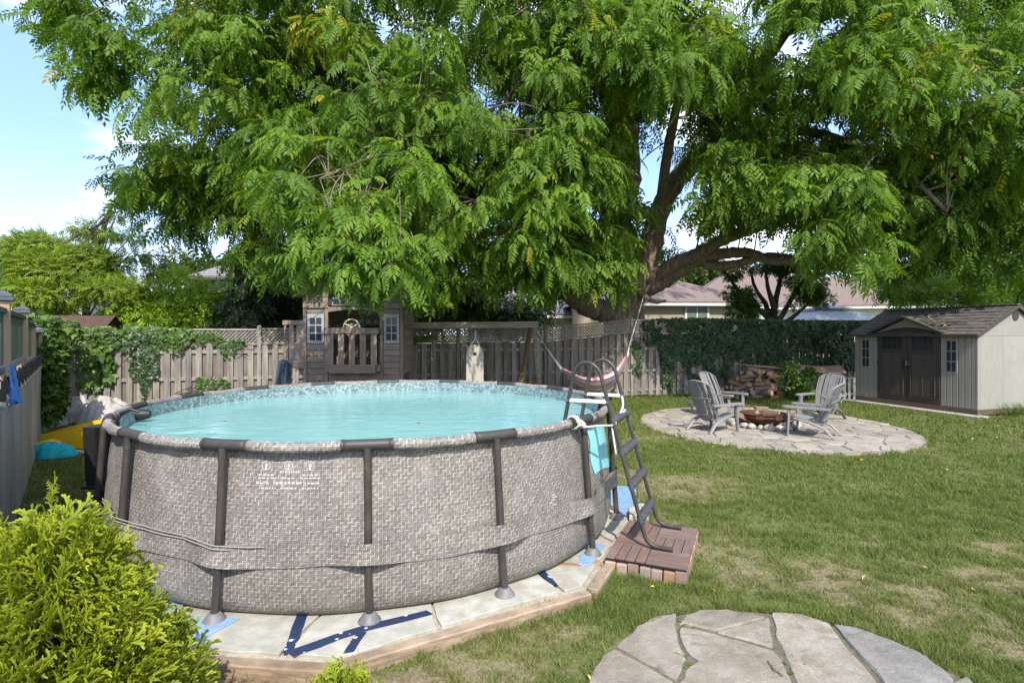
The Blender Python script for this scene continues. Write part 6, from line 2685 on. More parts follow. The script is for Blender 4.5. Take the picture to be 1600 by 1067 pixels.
limb('limb', [P(1225, 50, 16.6), P(1330, 10, 15.2), P(1450, -10, 14), P(1590, -30, 13)], .2, .05)
limb('limb', [P(1030, 330, 17.9), P(1050, 200, 15.6), P(1075, 110, 13.8), P(1085, 70, 12.6)], .18, .04)
# broken stub where the hammock rope is tied
mb, sp, rs = limb_mb([P(1000, 462, 17.7), P(1006, 461, 17.1), P(1012, 466, 16.95), P(1025, 472, 17.0), P(1040, 470, 17.1)], .13, .04, 9)
mb.build('stub', M['bark'], walnut, smooth='all')

LEAF_T = [compound_leaf(6, .55, .31, .092, 56, 1), compound_leaf(7, .95, .29, .088, 52, 2), compound_leaf(5, .30, .34, .100, 62, 3), compound_leaf(7, 1.25, .28, .080, 50, 4)]
LEAF_LOW = [compound_leaf(4, .6, .36, .13, 60, 5, False)]

# clump regions: photo window, depth range, count, clump radius
REG = [
    (70, 200, -80, 50, 12.5, 15, 13, .7), (120, 215, 40, 125, 12.5, 14.5, 10, .5), (235, 420, -120, 165, 12, 17, 36, .9),
    (185, 280, 262, 302, 15.5, 17.5, 9, .6), (225, 400, 215, 320, 14.5, 18, 34, .75), (255, 350, 290, 345, 15, 17.5, 10, .6),
    (365, 500, 320, 425, 14, 17.5, 22, .75), (420, 700, 160, 340, 11.5, 17, 48, .9),
    (400, 980, -170, 180, 11.5, 17.5, 104, .95), (420, 680, 215, 330, 9.9, 11.4, 18, .6), (465, 650, 330, 420, 9.3, 10.4, 16, .5), (560, 640, 400, 440, 9.4, 10.2, 4, .4),
    (640, 880, 180, 400, 11, 17, 50, .8), (650, 870, 375, 440, 12, 16.5, 26, .55), (860, 960, 380, 445, 13.5, 16, 13, .5), (880, 985, 300, 400, 13, 16.5, 14, .6),
    (820, 965, 175, 300, 11, 12.8, 18, .6), (820, 1130, 5, 120, 11.2, 13.5, 26, .62), (940, 1130, -140, 70, 13, 17, 22, .85), (930, 1030, 110, 260, 14, 17, 12, .6),
    (1075, 1250, 60, 300, 13.5, 17.5, 40, .8), (1110, 1260, 270, 350, 13.5, 16.5, 18, .65), (1230, 1700, -160, 250, 11.5, 17, 98, .95),
    (1230, 1360, 260, 395, 11.8, 13.2, 16, .55), (1250, 1650, 230, 360, 13, 17, 44, .8), (1330, 1500, 330, 410, 14, 17, 18, .6), (1480, 1680, 310, 395, 13.5, 17, 18, .65), (1530, 1640, 380, 430, 14, 16, 4, .5),
    (860, 980, 300, 400, 15, 17.5, 8, .7),
    (240, 560, 20, 300, 14.5, 18, 34, .75), (560, 960, 40, 400, 14.5, 18.2, 60, .75), (1130, 1640, 30, 330, 14, 18, 60, .75), (940, 1100, -60, 110, 12, 15, 14, .6), (1000, 1060, 330, 420, 18.6, 19.6, 4, .6), (1040, 1130, 110, 250, 15.5, 17.5, 10, .5), (930, 1010, 200, 330, 14.5, 17, 9, .5),
    (-60, 240, -330, -60, 12, 16, 10, 1.0), (240, 1700, -420, -150, 12, 18, 42, 1.3),
]
GAPS = [(1055, 205, 26), (1035, 285, 34), (1020, 250, 22), (1095, 300, 14), (1230, 60, 26), (1300, 25, 20), (600, 40, 22), (755, 130, 16), (1310, 180, 18), (1275, 190, 14), (1060, 160, 14), (945, 140, 12), (300, 130, 16), (330, 175, 14), (720, 400, 12), (465, 330, 12), (1460, 430, 26), (1110, 435, 40), (1160, 450, 30), (1090, 375, 12)]


def in_gap(p, grow=1.0):
    px = 800 + p.x / p.y * FPX
    py = HOR - (p.z - EYE) / p.y * FPX
    return any((px - a) ** 2 + (py - b) ** 2 < (r * grow) ** 2 for a, b, r in GAPS)


LP_, LD_, LS_, LT_ = [], [], [], []
branch_mb = MB()
twig_mb = MB()
node_arr = np.array([tuple(p) for p, r in NODES])
node_r = np.array([r for p, r in NODES])
TB_M, TB_T = MB(), MB()


def droop_path(o, d, L, k, sag):
    pts = [Vector(o)]
    d = Vector(d).normalized()
    for i in range(k):
        d = (d + Vector((0, 0, -sag / k))).normalized()
        pts.append(pts[-1] + d * (L / k))
    return pts


for (x0, x1, y0, y1, d0, d1, cnt_, cr) in REG:
    for q in range(cnt_):
        if d0 >= 12 and y1 > -60 and rnd.random() < .20:
            continue
        for t in range(20):
            c = P(rnd.uniform(x0, x1), rnd.uniform(y0, y1), rnd.uniform(d0, d1))
            if not in_gap(c, 1.2):
                break
        r = cr * rnd.uniform(.8, 1.25) * (c.y / 13.5) ** .5
        # branch from the nearest limb
        dd = np.linalg.norm(node_arr - np.array(c), axis=1) + .35 * np.maximum(0, node_arr[:, 2] - c.z)
        k = int(rnd.choice(list(np.argsort(dd)[:22])))
        s = NODES[k][0]
        if (s - c).length < 3.6:
            mid = s.lerp(c, .55) + Vector((rnd.uniform(-.2, .2), rnd.uniform(-.2, .2), rnd.uniform(.0, .35)))
            br0 = min(.024, NODES[k][1] * .4)
            sp = spline([s, mid, c], 5)
            TB_M.tube(sp, [br0 + (.008 - br0) * i / (len(sp) - 1) for i in range(len(sp))], 5)
        bright = rnd.random()
        yellow = rnd.random() < .015
        nb = int(10.5 * (r / .8) ** 1.4) + 4
        for b in range(nb):
            az = rnd.uniform(0, 2 * PI)
            el = rnd.uniform(-.5, .95)
            o = c + Vector((rnd.gauss(0, .16), rnd.gauss(0, .16), rnd.gauss(0, .14))) * r
            L = r * rnd.uniform(.65, 1.15)
            pts = droop_path(o, (math.cos(az), math.sin(az), el), L, 5, rnd.uniform(.7, 1.5))
            if in_gap(pts[-1]) or in_gap(pts[3]):
                continue
            if b % 4 == 0:
                TB_T.tube(pts, [.011, .009, .008, .006, .005, .004], 3, cap=False)
            nl = 5
            for j in range(nl):
                f = (.18 + .82 * j / (nl - 1)) * (len(pts) - 1.001)
                i = int(f)
                p = pts[i].lerp(pts[i + 1], f - i)
                tdir = (pts[i + 1] - pts[i]).normalized()
                side = tdir.cross(Vector((0, 0, 1)))
                side = side.normalized() if side.length > .05 else Vector((1, 0, 0))
                sg = 1 if (j + b) % 2 else -1
                d = tdir * rnd.uniform(.35, .8) + side * (sg * rnd.uniform(.4, 1.0)) + Vector((0, 0, rnd.uniform(-.55, .1)))
                if j == nl - 1:
                    d = tdir + Vector((0, 0, -.25))
                if rnd.random() < .13:
                    continue
                LP_.append(tuple(p))
                LD_.append(tuple(d))
                LS_.append(rnd.uniform(.32, .63))
                LT_.append(min(.98, .05 + .55 * bright + rnd.uniform(0, .36)) if not yellow else rnd.uniform(.9, 1.0))

LPa, LDa, LSa, LTa = np.array(LP_), np.array(LD_), np.array(LS_), np.array(LT_)
LTa = np.where(nr.random(len(LTa)) < .006, 1.0, LTa)
UPV = np.tile(np.array([[0, 0, 1.0]]), (len(LPa), 1)) + .35 * nr.normal(size=(len(LPa), 3))
RB = basis(LDa, UPV)
spx = 800 + LPa[:, 0] / LPa[:, 1] * FPX
spy = HOR - (LPa[:, 2] - EYE) / LPa[:, 1] * FPX
vis = (spx > -60) & (spx < 1660) & (spy > -60)
print('walnut leaves', len(LPa), 'in view', int(vis.sum()))
order = np.argsort(np.where(vis, LPa[:, 1] / LSa, 1e9))
big = order[:300]
rest = order[300:]
far = rest[~vis[rest]]
near = rest[vis[rest]]
pieces = []
which = nr.integers(0, 4, len(LPa))
LEAF_B = [compound_leaf(4, .55, .36, .118, 54, 11, False), compound_leaf(5, .95, .33, .104, 50, 12, False), compound_leaf(4, .35, .37, .12, 60, 13, False), compound_leaf(5, 1.2, .32, .098, 50, 14, False)]
for k in range(4):
    ix = near[(which[near] == k) & (LPa[near, 1] < 12.6)]
    pieces.append(scatter(LEAF_T[k], LPa[ix], RB[ix], LSa[ix], LTa[ix]))
    ix = near[(which[near] == k) & (LPa[near, 1] >= 12.6)]
    pieces.append(scatter(LEAF_B[k], LPa[ix], RB[ix], LSa[ix], LTa[ix]))
ix = far[::3]
pieces.append(scatter(LEAF_LOW[0], LPa[ix], RB[ix], LSa[ix] * 1.45, LTa[ix]))
V, F, T = merge(pieces)
me = np_mesh('foliage', V - np.array(WT), F, M['walnut'], {'tint': T})
o = link('crown', me, walnut)
o['kind'] = 'stuff'
print('walnut tris', len(F))
FINE = True
LEAF_F = [compound_leaf(6, .55, .31, .092, 56, 1), compound_leaf(7, .95, .29, .088, 52, 2), compound_leaf(5, .30, .34, .100, 62, 3), compound_leaf(7, 1.25, .28, .080, 50, 4)]
FINE = False
lm = []
for k in range(4):
    for tn in (.3, .55, .8):
        V, F, T = scatter(LEAF_F[k], np.zeros((1, 3)), np.eye(3)[None], [1.0], np.array([tn]))
        lm.append((k, tn, np_mesh('leaf_mesh', V, F, M['walnut'], {'tint': T})))
for i in big:
    k = int(which[i])
    tn = min((.3, .55, .8), key=lambda t: abs(t - LTa[i]))
    me = next(m for a, b, m in lm if a == k and b == tn)
    R = Matrix([[float(RB[i][r][c]) for c in range(3)] for r in range(3)])
    s = float(LSa[i])
    link('leaf', me, walnut, tuple(LPa[i]), R.to_euler(), (s, s, s))
o = TB_M.build('branches', M['bark'], walnut, smooth='all')
o['kind'] = 'stuff'
o = TB_T.build('twigs', mat('green twig', (.14, .13, .05), (.10, .08, .04), (20, 20, 20), .7, .1, rand=0), walnut)
o['kind'] = 'stuff'
# a few round green walnuts
for k in range(14):
    i = int(big[rnd.randrange(300)])
    p = LPa[i] + np.array([rnd.uniform(-.1, .1), rnd.uniform(-.1, .1), -.12])
    mb = MB()
    mb.lathe([(.002, -.026), (.016, -.02), (.025, -.005), (.025, .008), (.015, .021), (.002, .027)], 8, p)
    mb.build('nut', bpy.data.materials.get('green husk') or mat('green husk', (.30, .38, .08), (.24, .31, .06), (20, 20, 20), .6, .1), walnut, smooth='all')


# ------------------------------------------------------------ other vegetation
def crown_pts(c, rad, n, lobes=9, seed=0, shell=.55, low=-.6):
    """points on the upper shells of several lobes filling an ellipsoid"""
    r = np.random.default_rng(seed)
    L = []
    for k in range(lobes):
        d = r.normal(size=3)
        d /= np.linalg.norm(d)
        d[2] = abs(d[2]) * 1.1 + low * r.random()
        L.append((d * r.uniform(.35, .78), r.uniform(.30, .52)))
    k = r.integers(0, lobes, n)
    u = r.normal(size=(n, 3))
    u /= np.linalg.norm(u, axis=1, keepdims=True)
    cen = np.array([q[0] for q in L])[k]
    lr = np.array([q[1] for q in L])[k]
    rad_ = (shell + (1 - shell) * r.random(n))
    p = cen + u * (lr * rad_)[:, None]
    out = u + .6 * cen
    return np.array(c) + p * np.array(rad), out / np.linalg.norm(out, axis=1, keepdims=True), k / lobes


def foliage(name, parent, m, tpl, pos, out, scl, tint, spread=.7, down=.25, kind='stuff'):
    n = len(pos)
    d = out * .7 + spread * unit(n) - np.array([0, 0, down])
    up = np.tile(np.array([[0, 0, 1.0]]), (n, 1)) + .5 * unit(n) + .4 * out
    V, F, T = scatter(tpl, pos, basis(d, up), scl, tint)
    org = np.array(ORG[parent.name]) if parent is not None else np.zeros(3)
    o = link(name, np_mesh(name, V - org, F, m, {'tint': T}), parent)
    if kind:
        o['kind'] = kind
    return o


def tree(name, label, cat, base, trunk_pts, r0, crowns, m, tpl, leaf, group=None, seed=0, tint=(.1, .8), spread=.7, down=.25, lobes=9, branches=True):
    t = thing(name, label, cat, base, group)
    mb, sp, rs = limb_mb(trunk_pts, r0, r0 * .35, 8)
    mb.build('trunk', M['bark2'], t, smooth='all')
    P_, O_, T_ = [], [], []
    bm_ = MB()
    for q, (c, rad, n) in enumerate(crowns):
        p, o, lb = crown_pts(c, rad, n, lobes, seed + q)
        P_.append(p)
        O_.append(o)
        T_.append(np.clip(tint[0] + (tint[1] - tint[0]) * (.45 * lb + .55 * nr.random(n)), 0, 1))
        if branches:
            for k in range(5):
                e = Vector(p[rnd.randrange(len(p))])
                s = sp[int(len(sp) * rnd.uniform(.4, .95))]
                bm_.tube(spline([s, s.lerp(e, .5) + Vector((0, 0, .1)), e], 4), [r0 * .25 * (1 - .8 * i / 8) for i in range(9)], 5)
    if branches:
        bm_.build('branches', M['bark2'], t)['kind'] = 'stuff'
    p, o, tt = np.concatenate(P_), np.concatenate(O_), np.concatenate(T_)
    foliage('crown', t, m, tpl, p, o, leaf * nr.uniform(.7, 1.25, len(p)), tt, spread, down)
    return t


SPR = sprig(7, 1, .54, .16)
SPR2 = sprig(11, 2, .42, .09, .4)
SL1 = simple_leaf(.55)
CLF = compound_leaf(4, .5, .33, .135, 62, 8, False)

# golden locust tree beyond the left corner, three tiers of spreading branches
tree('golden_locust_tree', 'yellow green feathery locust tree beyond the left fence corner', 'tree', (-15.2, 19.5, 0), [(-15.2, 19.5, 0), (-15.1, 19.4, 1.5), (-14.9, 19.3, 3.0), (-14.5, 19.2, 4.6), (-14.0, 19.2, 6.4)], .16,
     [(P(110, 425, 18.5), (2.3, 1.5, .75), 2700), (P(60, 395, 19.5), (1.6, 1.3, .7), 1200), (P(180, 405, 18.8), (1.9, 1.2, .55), 1300), (P(130, 360, 19.5), (1.3, 1.0, .40), 320), (P(205, 370, 19), (1.2, .8, .30), 170), (P(190, 335, 19), (.35, .35, .55), 60), (P(60, 470, 17.5), (2.0, 1.2, .7), 1300), (P(190, 455, 17.8), (2.0, 1.0, .6), 1200)],
     M['gold'], CLF, .27, seed=3, tint=(.15, .97), spread=.5, down=.1, lobes=8)
tree('dark_locust_tree', 'darker green tree at the far left edge behind the golden locust', 'tree', (-21, 21.5, 0), [(-21, 21.5, 0), (-20.8, 21.5, 2.5), (-20.5, 21.4, 5)], .18,
     [(P(20, 400, 21), (2.3, 1.6, 1.1), 1300), (P(10, 450, 20.5), (2.4, 1.4, 1.1), 1000)], M['green'], CLF, .36, seed=13, tint=(.0, .75))
tree('golden_hedge', 'dense rounded golden green hedge shrub behind the back fence at left', 'shrub', (-10.8, 18.2, 0), [(-10.8, 18.2, 0), (-10.8, 18.2, 1.2), (-10.8, 18.2, 2.4)], .10,
     [(P(300, 492, 18), (1.55, 1.0, 1.35), 3400), (P(225, 500, 18.2), (1.5, 1.0, 1.1), 2000), (P(265, 520, 18), (2.2, 1.0, 1.2), 1800)], M['cedarhedge'], SPR, .24, seed=23, tint=(.1, .95), lobes=16, down=.0)
# dark spruce
sp_t = thing('spruce_tree', 'dark drooping spruce between the golden hedge and the playhouse', 'tree', (-8.1, 17.6, 0))
mb, sp_pts, _ = limb_mb([(-8.1, 17.6, 0), (-8.1, 17.6, 2), (-8.05, 17.6, 5)], .16, .04, 8)
mb.build('trunk', M['bark2'], sp_t, smooth='all')
pp, oo = [], []
for k in range(70):
    z = rnd.uniform(.5, 4.6)
    az = rnd.uniform(0, 2 * PI)
    L = (5.0 - z) * .38 + .45
    pts = droop_path((-8.1, 17.6, z), (math.cos(az), math.sin(az), .25), L, 6, .9)
    for i in range(34):
        f = rnd.uniform(.5, 5.99)
        a = int(f)
        p = pts[a].lerp(pts[a + 1], f - a)
        pp.append((p.x + rnd.gauss(0, .08), p.y + rnd.gauss(0, .08), p.z + rnd.gauss(0, .05)))
        oo.append((math.cos(az), math.sin(az), -.5))
pp, oo = np.array(pp), np.array(oo)
foliage('crown', sp_t, M['darkgreen'], SPR2, pp, oo, .34 * nr.uniform(.7, 1.2, len(pp)), nr.random(len(pp)), .6, .3)
# bushes behind the middle of the fence
for k, (px, py, Y, rad, n, lb) in enumerate([
        (690, 470, 19.5, (2.3, 1.2, 1.5), 2300, 'dark leafy bush behind the fence right of the playhouse'),
        (590, 470, 20.0, (2.0, 1.2, 1.8), 1800, 'dark leafy bush behind the playhouse'),
        (790, 480, 20.5, (1.5, 1.1, 1.0), 1000, 'low dark bush behind the fence above the swing beam'),
        (455, 480, 19.5, (1.5, 1.1, 1.7), 1500, 'dark leafy bush between spruce and playhouse')]):
    c = P(px, py, Y)
    tree('leafy_bush', lb, 'bush', (c.x, c.y, 0), [(c.x, c.y, 0), (c.x, c.y, 1), (c.x + .1, c.y, 2)], .08, [((c.x, c.y, c.z - .4), rad, n)], M['green'], CLF, .42, group='bushes behind the back fence', seed=40 + k, tint=(.0, .65))
# small multi-stem tree behind the ivy fence
ct = P(1207, 500, 20.5)
mt_ = thing('multi_stem_tree', 'small bare stemmed tree with dark leaf tufts behind the ivy fence', 'tree', (ct.x, ct.y, 0))
stems = [((1207, 520), (1210, 480), (1218, 440), (1222, 410)), ((1207, 505), (1196, 475), (1180, 450), (1172, 420)), ((1203, 500), (1180, 478), (1155, 455), (1140, 435), (1128, 420)), ((1214, 505), (1235, 470), (1248, 440), (1255, 412)), ((1212, 490), (1200, 450), (1196, 420)), ((1220, 510), (1245, 490), (1268, 470))]
for k, st in enumerate(stems):
    pts = [P(x, y, 20.5 + .1 * k * (1 if k % 2 else -1)) for x, y in st]
    if k == 0:
        pts = [Vector((ct.x, ct.y, 0))] + pts
    mb, _, _ = limb_mb(pts, .20 if k == 0 else .11, .04, 8)
    mb.build('stem' if k else 'trunk', M['bark2'], mt_, smooth='all')
pp, oo, _x = [], [], None
for k, (px, py, rad, n) in enumerate([(1155, 470, (.75, .6, .65), 420), (1165, 490, (.8, .6, .5), 320), (1262, 445, (1.0, .7, .9), 620), (1240, 420, (1.2, .7, .5), 420), (1150, 425, (.7, .5, .4), 160), (1270, 470, (.8, .6, .5), 260), (1200, 415, (1.0, .6, .4), 240)]):
    p, o, l_ = crown_pts(P(px, py, 20.4), rad, n, 7, 70 + k)
    pp.append(p)
    oo.append(o)
pp, oo = np.concatenate(pp), np.concatenate(oo)
foliage('crown', mt_, M['green'], SPR, pp, oo, .26 * nr.uniform(.7, 1.2, len(pp)), .75 * nr.random(len(pp)), .7, .2)
# distant trees on the skyline
for k, (px, py, Y, rad, n, lb) in enumerate([
        (1105, 440, 50, (5.0, 3, 2.4), 1500, 'sunlit round tree far behind the tan bungalow'),
        (1480, 445, 45, (5.5, 3, 2.5), 1500, 'distant tree behind the shed roof'),
        (1400, 450, 48, (4, 3, 3), 1200, 'distant tree between the white gabled house and the shed'),
        (1590, 440, 30, (3.0, 2, 1.8), 1200, 'tree at the far right edge behind the shed'),
        (300, 430, 46, (4, 3, 2), 800, 'distant tree left of the slate sided house'),
        (850, 470, 46, (6, 3, 3), 1500, 'distant tree behind the cream gable'),
        (640, 440, 42, (6, 3, 4), 1700, 'distant tree behind the middle of the walnut crown'),
        (450, 430, 40, (4, 3, 3.5), 1300, 'distant tree behind the dark spruce')]):
    c = P(px, py, Y)
    tree('distant_tree', lb, 'tree', (c.x, c.y, 0), [(c.x, c.y, 0), (c.x, c.y, c.z * .6), (c.x, c.y, c.z)], .2, [(c, rad, n)], M['distant'], SPR, .85, group='trees on the skyline', seed=90 + k, branches=False)
# trees just outside the frame in the shed corner
c = P(1540, 455, 20)
tree('maple_tree', 'leafy branches of a tree hanging behind the shed roof', 'tree', (c.x, c.y, 0), [(c.x, c.y, 0), (c.x, c.y, 2), (c.x - .3, c.y, 4)], .14, [(P(1500, 455, 19.5), (1.6, .9, .7), 340), (P(1430, 462, 19.5), (1.3, .8, .45), 220), (P(1390, 455, 19.5), (.9, .7, .4), 130)], M['walnut'], CLF, .36, seed=131, tint=(.1, .85))

# big-leaved shrub in the left corner against both fences
cs = Vector((-10.6, 11.6, 0))
sh = thing('corner_shrub', 'overgrown vine covered shrub in the left corner where the two fences meet', 'shrub', cs)
mb, _, _ = limb_mb([cs, cs + Vector((0, .1, .8)), cs + Vector((.1, .1, 1.8))], .07, .03, 7)
mb.build('trunk', M['bark2'], sh, smooth='all')
pp, oo, tt = [], [], []
for c, rad, n, t0 in [((-11.0, 11.9, 1.75), (.85, .75, .75), 1500, .35), ((-10.75, 11.75, 1.2), (.8, .75, .7), 900, .15), ((-10.9, 11.8, .5), (.75, .7, .6), 700, .0), ((-10.75, 12.2, 2.0), (1.0, .55, .45), 700, .35), ((-10.5, 11.1, 1.75), (.5, .8, .55), 700, .3), ((-10.3, 11.0, .75), (.40, .6, .8), 500, .0), ((-9.55, 11.0, .9), (.42, .45, .95), 900, .0), ((-9.9, 11.0, 1.7), (.5, .5, .5), 500, .3), ((-8.78, 10.4, .62), (.28, .5, .85), 700, .0), ((-8.95, 10.6, 1.35), (.4, .5, .5), 500, .15)]:
    p, o, l_ = crown_pts(c, rad, n, 8, int(rad[0] * 100 + n))
    pp.append(p)
    oo.append(o)
    tt.append(np.clip(t0 + .5 * nr.random(n), 0, .95))
pp, oo, tt = map(np.concatenate, (pp, oo, tt))
foliage('crown', sh, M['green'], lobed_leaf(), pp, oo, .145 * nr.uniform(.6, 1.3, len(pp)), tt, .55, .35)


# ivy on the back fence: leaves laid over boards, hanging in swags
def ivy(name, label, x0, x1, zfun, n, seed, leaf=.095, depth=.16, m='ivy', back=True, tmax=.8):
    """zfun(x) -> (zlow, zhigh)"""
    t = thing(name, label, 'climbing plant', FPnt((x0 + x1) / 2, .1, 0), 'climbers on the back fence')
    x = nr.uniform(x0, x1, n)
    u = nr.random(n)
    lo = np.array([zfun(a)[0] for a in x])
    hi = np.array([zfun(a)[1] for a in x])
    edge = (fbm(x * 2.6, np.zeros(n) + seed, seed, 3) - .5) * .9 * (hi - lo)
    z = lo - edge.clip(-9, .5) + (hi - lo + edge.clip(-9, .5)) * u ** .8
    thick = fbm(x * 1.8, z * 1.8, seed + 5, 3)
    ok = (fbm(x * 4, z * 4, seed + 7, 3) > .34) & (z > .02) & (z < hi + .1)
    x, z, thick = x[ok], z[ok], thick[ok]
    n = len(x)
    off = .05 + depth * sstep(.3, .75, thick) * nr.uniform(.3, 1, n)
    ontop = z > (hi[ok] - .10)
    off = np.where(ontop & (nr.random(n) < .4) & back, nr.uniform(-.22, .12, n), off)
    pos = np.stack([x + FN.x * off, 16.04 + .27 * x + FN.y * off, z], 1)
    out = np.tile(np.array([[FN.x, FN.y, .25]]), (n, 1))
    d = np.stack([nr.normal(0, .5, n), nr.normal(0, .2, n) - .25, -1 + nr.normal(0, .3, n)], 1)
    up = out + .45 * nr.normal(size=(n, 3))
    V, F, T = scatter(lobed_leaf(), pos, basis(d, up), leaf * nr.uniform(.6, 1.25, n), np.clip(tmax * nr.random(n) * (.4 + .9 * thick) + .25 * (z > hi[ok] - .2), 0, 1))
    o = link('leaves', np_mesh('leaves', V - np.array(ORG[t.name]), F, M[m], {'tint': T}), t)
    o['kind'] = 'stuff'
    mb = MB()
    for k in range(int((x1 - x0) * 3) + 2):
        a = rnd.uniform(x0, x1)
        l, h = zfun(a)
        pts = [FPnt(a + rnd.uniform(-.15, .15) * i, .055, h - (h - l) * i / 4) for i in range(5)]
        mb.tube(spline(pts, 3), [.006] * 13, 4)
    s = mb.build('stems', M['bark2'], t)
    s['kind'] = 'stuff'
    return t


def ramp_z(pts):
    xs = [p[0] for p in pts]
    return lambda x: (float(np.interp(x, xs, [p[1] for p in pts])), float(np.interp(x, xs, [p[2] for p in pts])))


ivy('ivy_curtain', 'thick dark ivy curtain covering the right half of the back fence', 4.05, 12.9, ramp_z([(4.05, 1.85, 2.36), (4.5, 1.7, 2.44), (4.75, .25, 2.46), (5.0, .2, 2.48), (5.15, 1.2, 2.48), (5.55, .3, 2.48), (6.2, .12, 2.48), (6.5, .45, 2.48), (6.9, .95, 2.48), (7.4, 1.0, 2.46), (8.2, 1.15, 2.46), (9.2, .9, 2.46), (10, .9, 2.44), (11.4, .6, 2.44), (12.9, .7, 2.44)]), 18500, 3, .10, .2)
ivy('fence_vine', 'leafy vine along the top of the back fence at its left end', -11.1, -8.0, ramp_z([(-11.1, 1.25, 2.12), (-10.3, 1.65, 2.14), (-9.3, 1.62, 2.16), (-8.7, 1.5, 2.14), (-8.0, 1.8, 2.10)]), 1300, 12, .105, .16, 'green', tmax=.65)
ivy('hanging_vine', 'column of ivy hanging down the fence boards left of the lattice panel', -9.35, -8.78, ramp_z([(-9.35, .9, 1.95), (-9.1, .55, 2.0), (-8.78, .8, 2.0)]), 1000, 17, .085, .12, 'ivy')
ivy('broadleaf_vine', 'large leaved pale vine hanging on the fence above the crumpled tarps', -10.35, -9.72, ramp_z([(-10.35, .85, 1.75), (-10.0, .6, 1.72), (-9.72, 1.0, 1.7)]), 260, 19, .21, .2, 'green', tmax=.95)
ivy('lattice_vine', 'thin vine trailing over the lattice left of the playhouse', -8.2, -6.9, ramp_z([(-8.2, 1.72, 2.08), (-7.5, 1.55, 2.0), (-7.25, 1.25, 1.8), (-6.9, 1.75, 1.85)]), 330, 23, .08, .1, 'green', tmax=.6)
ivy('post_vine', 'narrow vine on the fence post left of the ivy curtain', 3.68, 4.0, ramp_z([(3.68, .7, 1.75), (4.0, .8, 1.7)]), 330, 29, .08, .08, 'ivy')
ivy('swing_vine', 'vine on the lattice between playhouse and swinging board', -3.75, -2.3, ramp_z([(-3.75, 1.35, 2.1), (-3.3, .9, 1.95), (-2.8, 1.7, 1.9), (-2.3, 1.75, 1.9)]), 420, 31, .085, .1, 'green', tmax=.5)
ivy('low_vine', 'small tuft of vine leaves low on the fence behind the left pool rim', -7.95, -7.2, ramp_z([(-7.95, .45, .85), (-7.5, .5, .9), (-7.2, .5, .75)]), 130, 37, .085, .1, 'green', tmax=.6)

# weeds and bushes in the garden
cb = Vector((8.55, 16.25, 0))
wb = thing('woodpile_bush', 'leafy green bush growing out of the right end of the woodpile', 'bush', cb)
mb = MB()
for k in range(9):
    a = rnd.uniform(0, 2 * PI)
    mb.tube([cb, cb + Vector((.2 * math.cos(a), .15 * math.sin(a), .4)), cb + Vector((.5 * math.cos(a), .3 * math.sin(a), .8))], [.012, .009, .005], 5)
mb.build('stems', M['bark2'], wb)['kind'] = 'stuff'
pp, oo, tt = [], [], []
for c, rad, n in [((8.35, 16.2, .45), (.55, .4, .5), 1000), ((8.8, 16.3, .55), (.45, .4, .45), 700), ((8.2, 16.5, .95), (.5, .3, .25), 380), ((8.6, 16.0, .2), (.7, .3, .25), 600)]:
    p, o, l_ = crown_pts(c, rad, n, 8, n)
    pp.append(p)
    oo.append(o)
    tt.append(.25 + .55 * nr.random(n))
pp, oo, tt = map(np.concatenate, (pp, oo, tt))
foliage('leaves', wb, M['green'], SL1, pp, oo, .10 * nr.uniform(.6, 1.3, len(pp)), tt, .6, .25)


def tuft(name, label, cat, c, n, h, w, m='green', spread=.5, group=None, tint=(.3, .9)):
    c = Vector(c)
    t = thing(name, label, cat, c, group)
    mbv, mbf, tt = [], [], []
    for k in range(n):
        a = rnd.uniform(0, 2 * PI)
        L = h * rnd.uniform(.5, 1.1)
        o = c + Vector((rnd.gauss(0, .06), rnd.gauss(0, .06), 0))
        pts = droop_path(o, (math.cos(a) * spread, math.sin(a) * spread, 1), L, 5, 1.1)
        sd = Vector((-math.sin(a), math.cos(a), 0))
        b = len(mbv)
        for i, p in enumerate(pts):
            ww = w * (1 - (i / 5) ** 2) * .5 + .0005
            mbv += [tuple(p - sd * ww), tuple(p + sd * ww)]
        for i in range(5):
            mbf.append((b + 2 * i, b + 2 * i + 1, b + 2 * i + 3, b + 2 * i + 2))
        tt += [tint[0] + (tint[1] - tint[0]) * rnd.random()] * 12
    o = link('leaves', np_mesh('leaves', np.array(mbv) - np.array(c), np.array(mbf), M[m], {'tint': np.array(tt)}), t)
    o['kind'] = 'stuff'
    return t


tuft('grass_tuft', 'tall arching grass clump at the right corner of the shed', 'grass clump', SP(-.25, .75, 0), 46, .62, .012)
tuft('grass_tuft', 'second arching grass clump at the right edge behind the shed corner', 'grass clump', SP(-.3, 1.25, 0), 60, .7, .014)
for k in range(11):
    a = 4.2 + .33 * k
    tuft('weed', 'low weed tuft at the foot of the ivy fence, %s from the left' % ORD[k], 'weed', (a, FY(a) - .25 - rnd.uniform(0, .2), 0), 24, .22, .016, 'green', .9, 'weeds along the back fence', (.2, .8))
for k, (px, py) in enumerate([(980, 836), (965, 850), (912, 872), (1030, 912), (955, 905)]):
    tuft('grass_tuft', ['grass tuft at the back left corner of the brick step', 'grass tuft between the step and the pool timber', 'grass tuft at the outer corner of the timber edging', 'grass tuft in front of the brick face of the step', 'grass tuft on the lawn left of the step bricks'][k], 'grass clump', G(px, py + 8, -.06), 40, .10, .005, 'green', .8, 'grass tufts along the timber', (.5, .95))
for k, (px, py) in enumerate([(1079, 1034), (1230, 1041), (1062, 972)]):
    tuft('joint_weed', ['tiny weed between the two left front flagstones', 'tiny weed in the joint right of the largest front flagstone', 'tiny weed at the upper left joint of the front flagstones'][k], 'weed', G(px, py, -.04), 14, .05, .012, 'green', 1.2, 'weeds in the flagstone joints', (.7, .95))


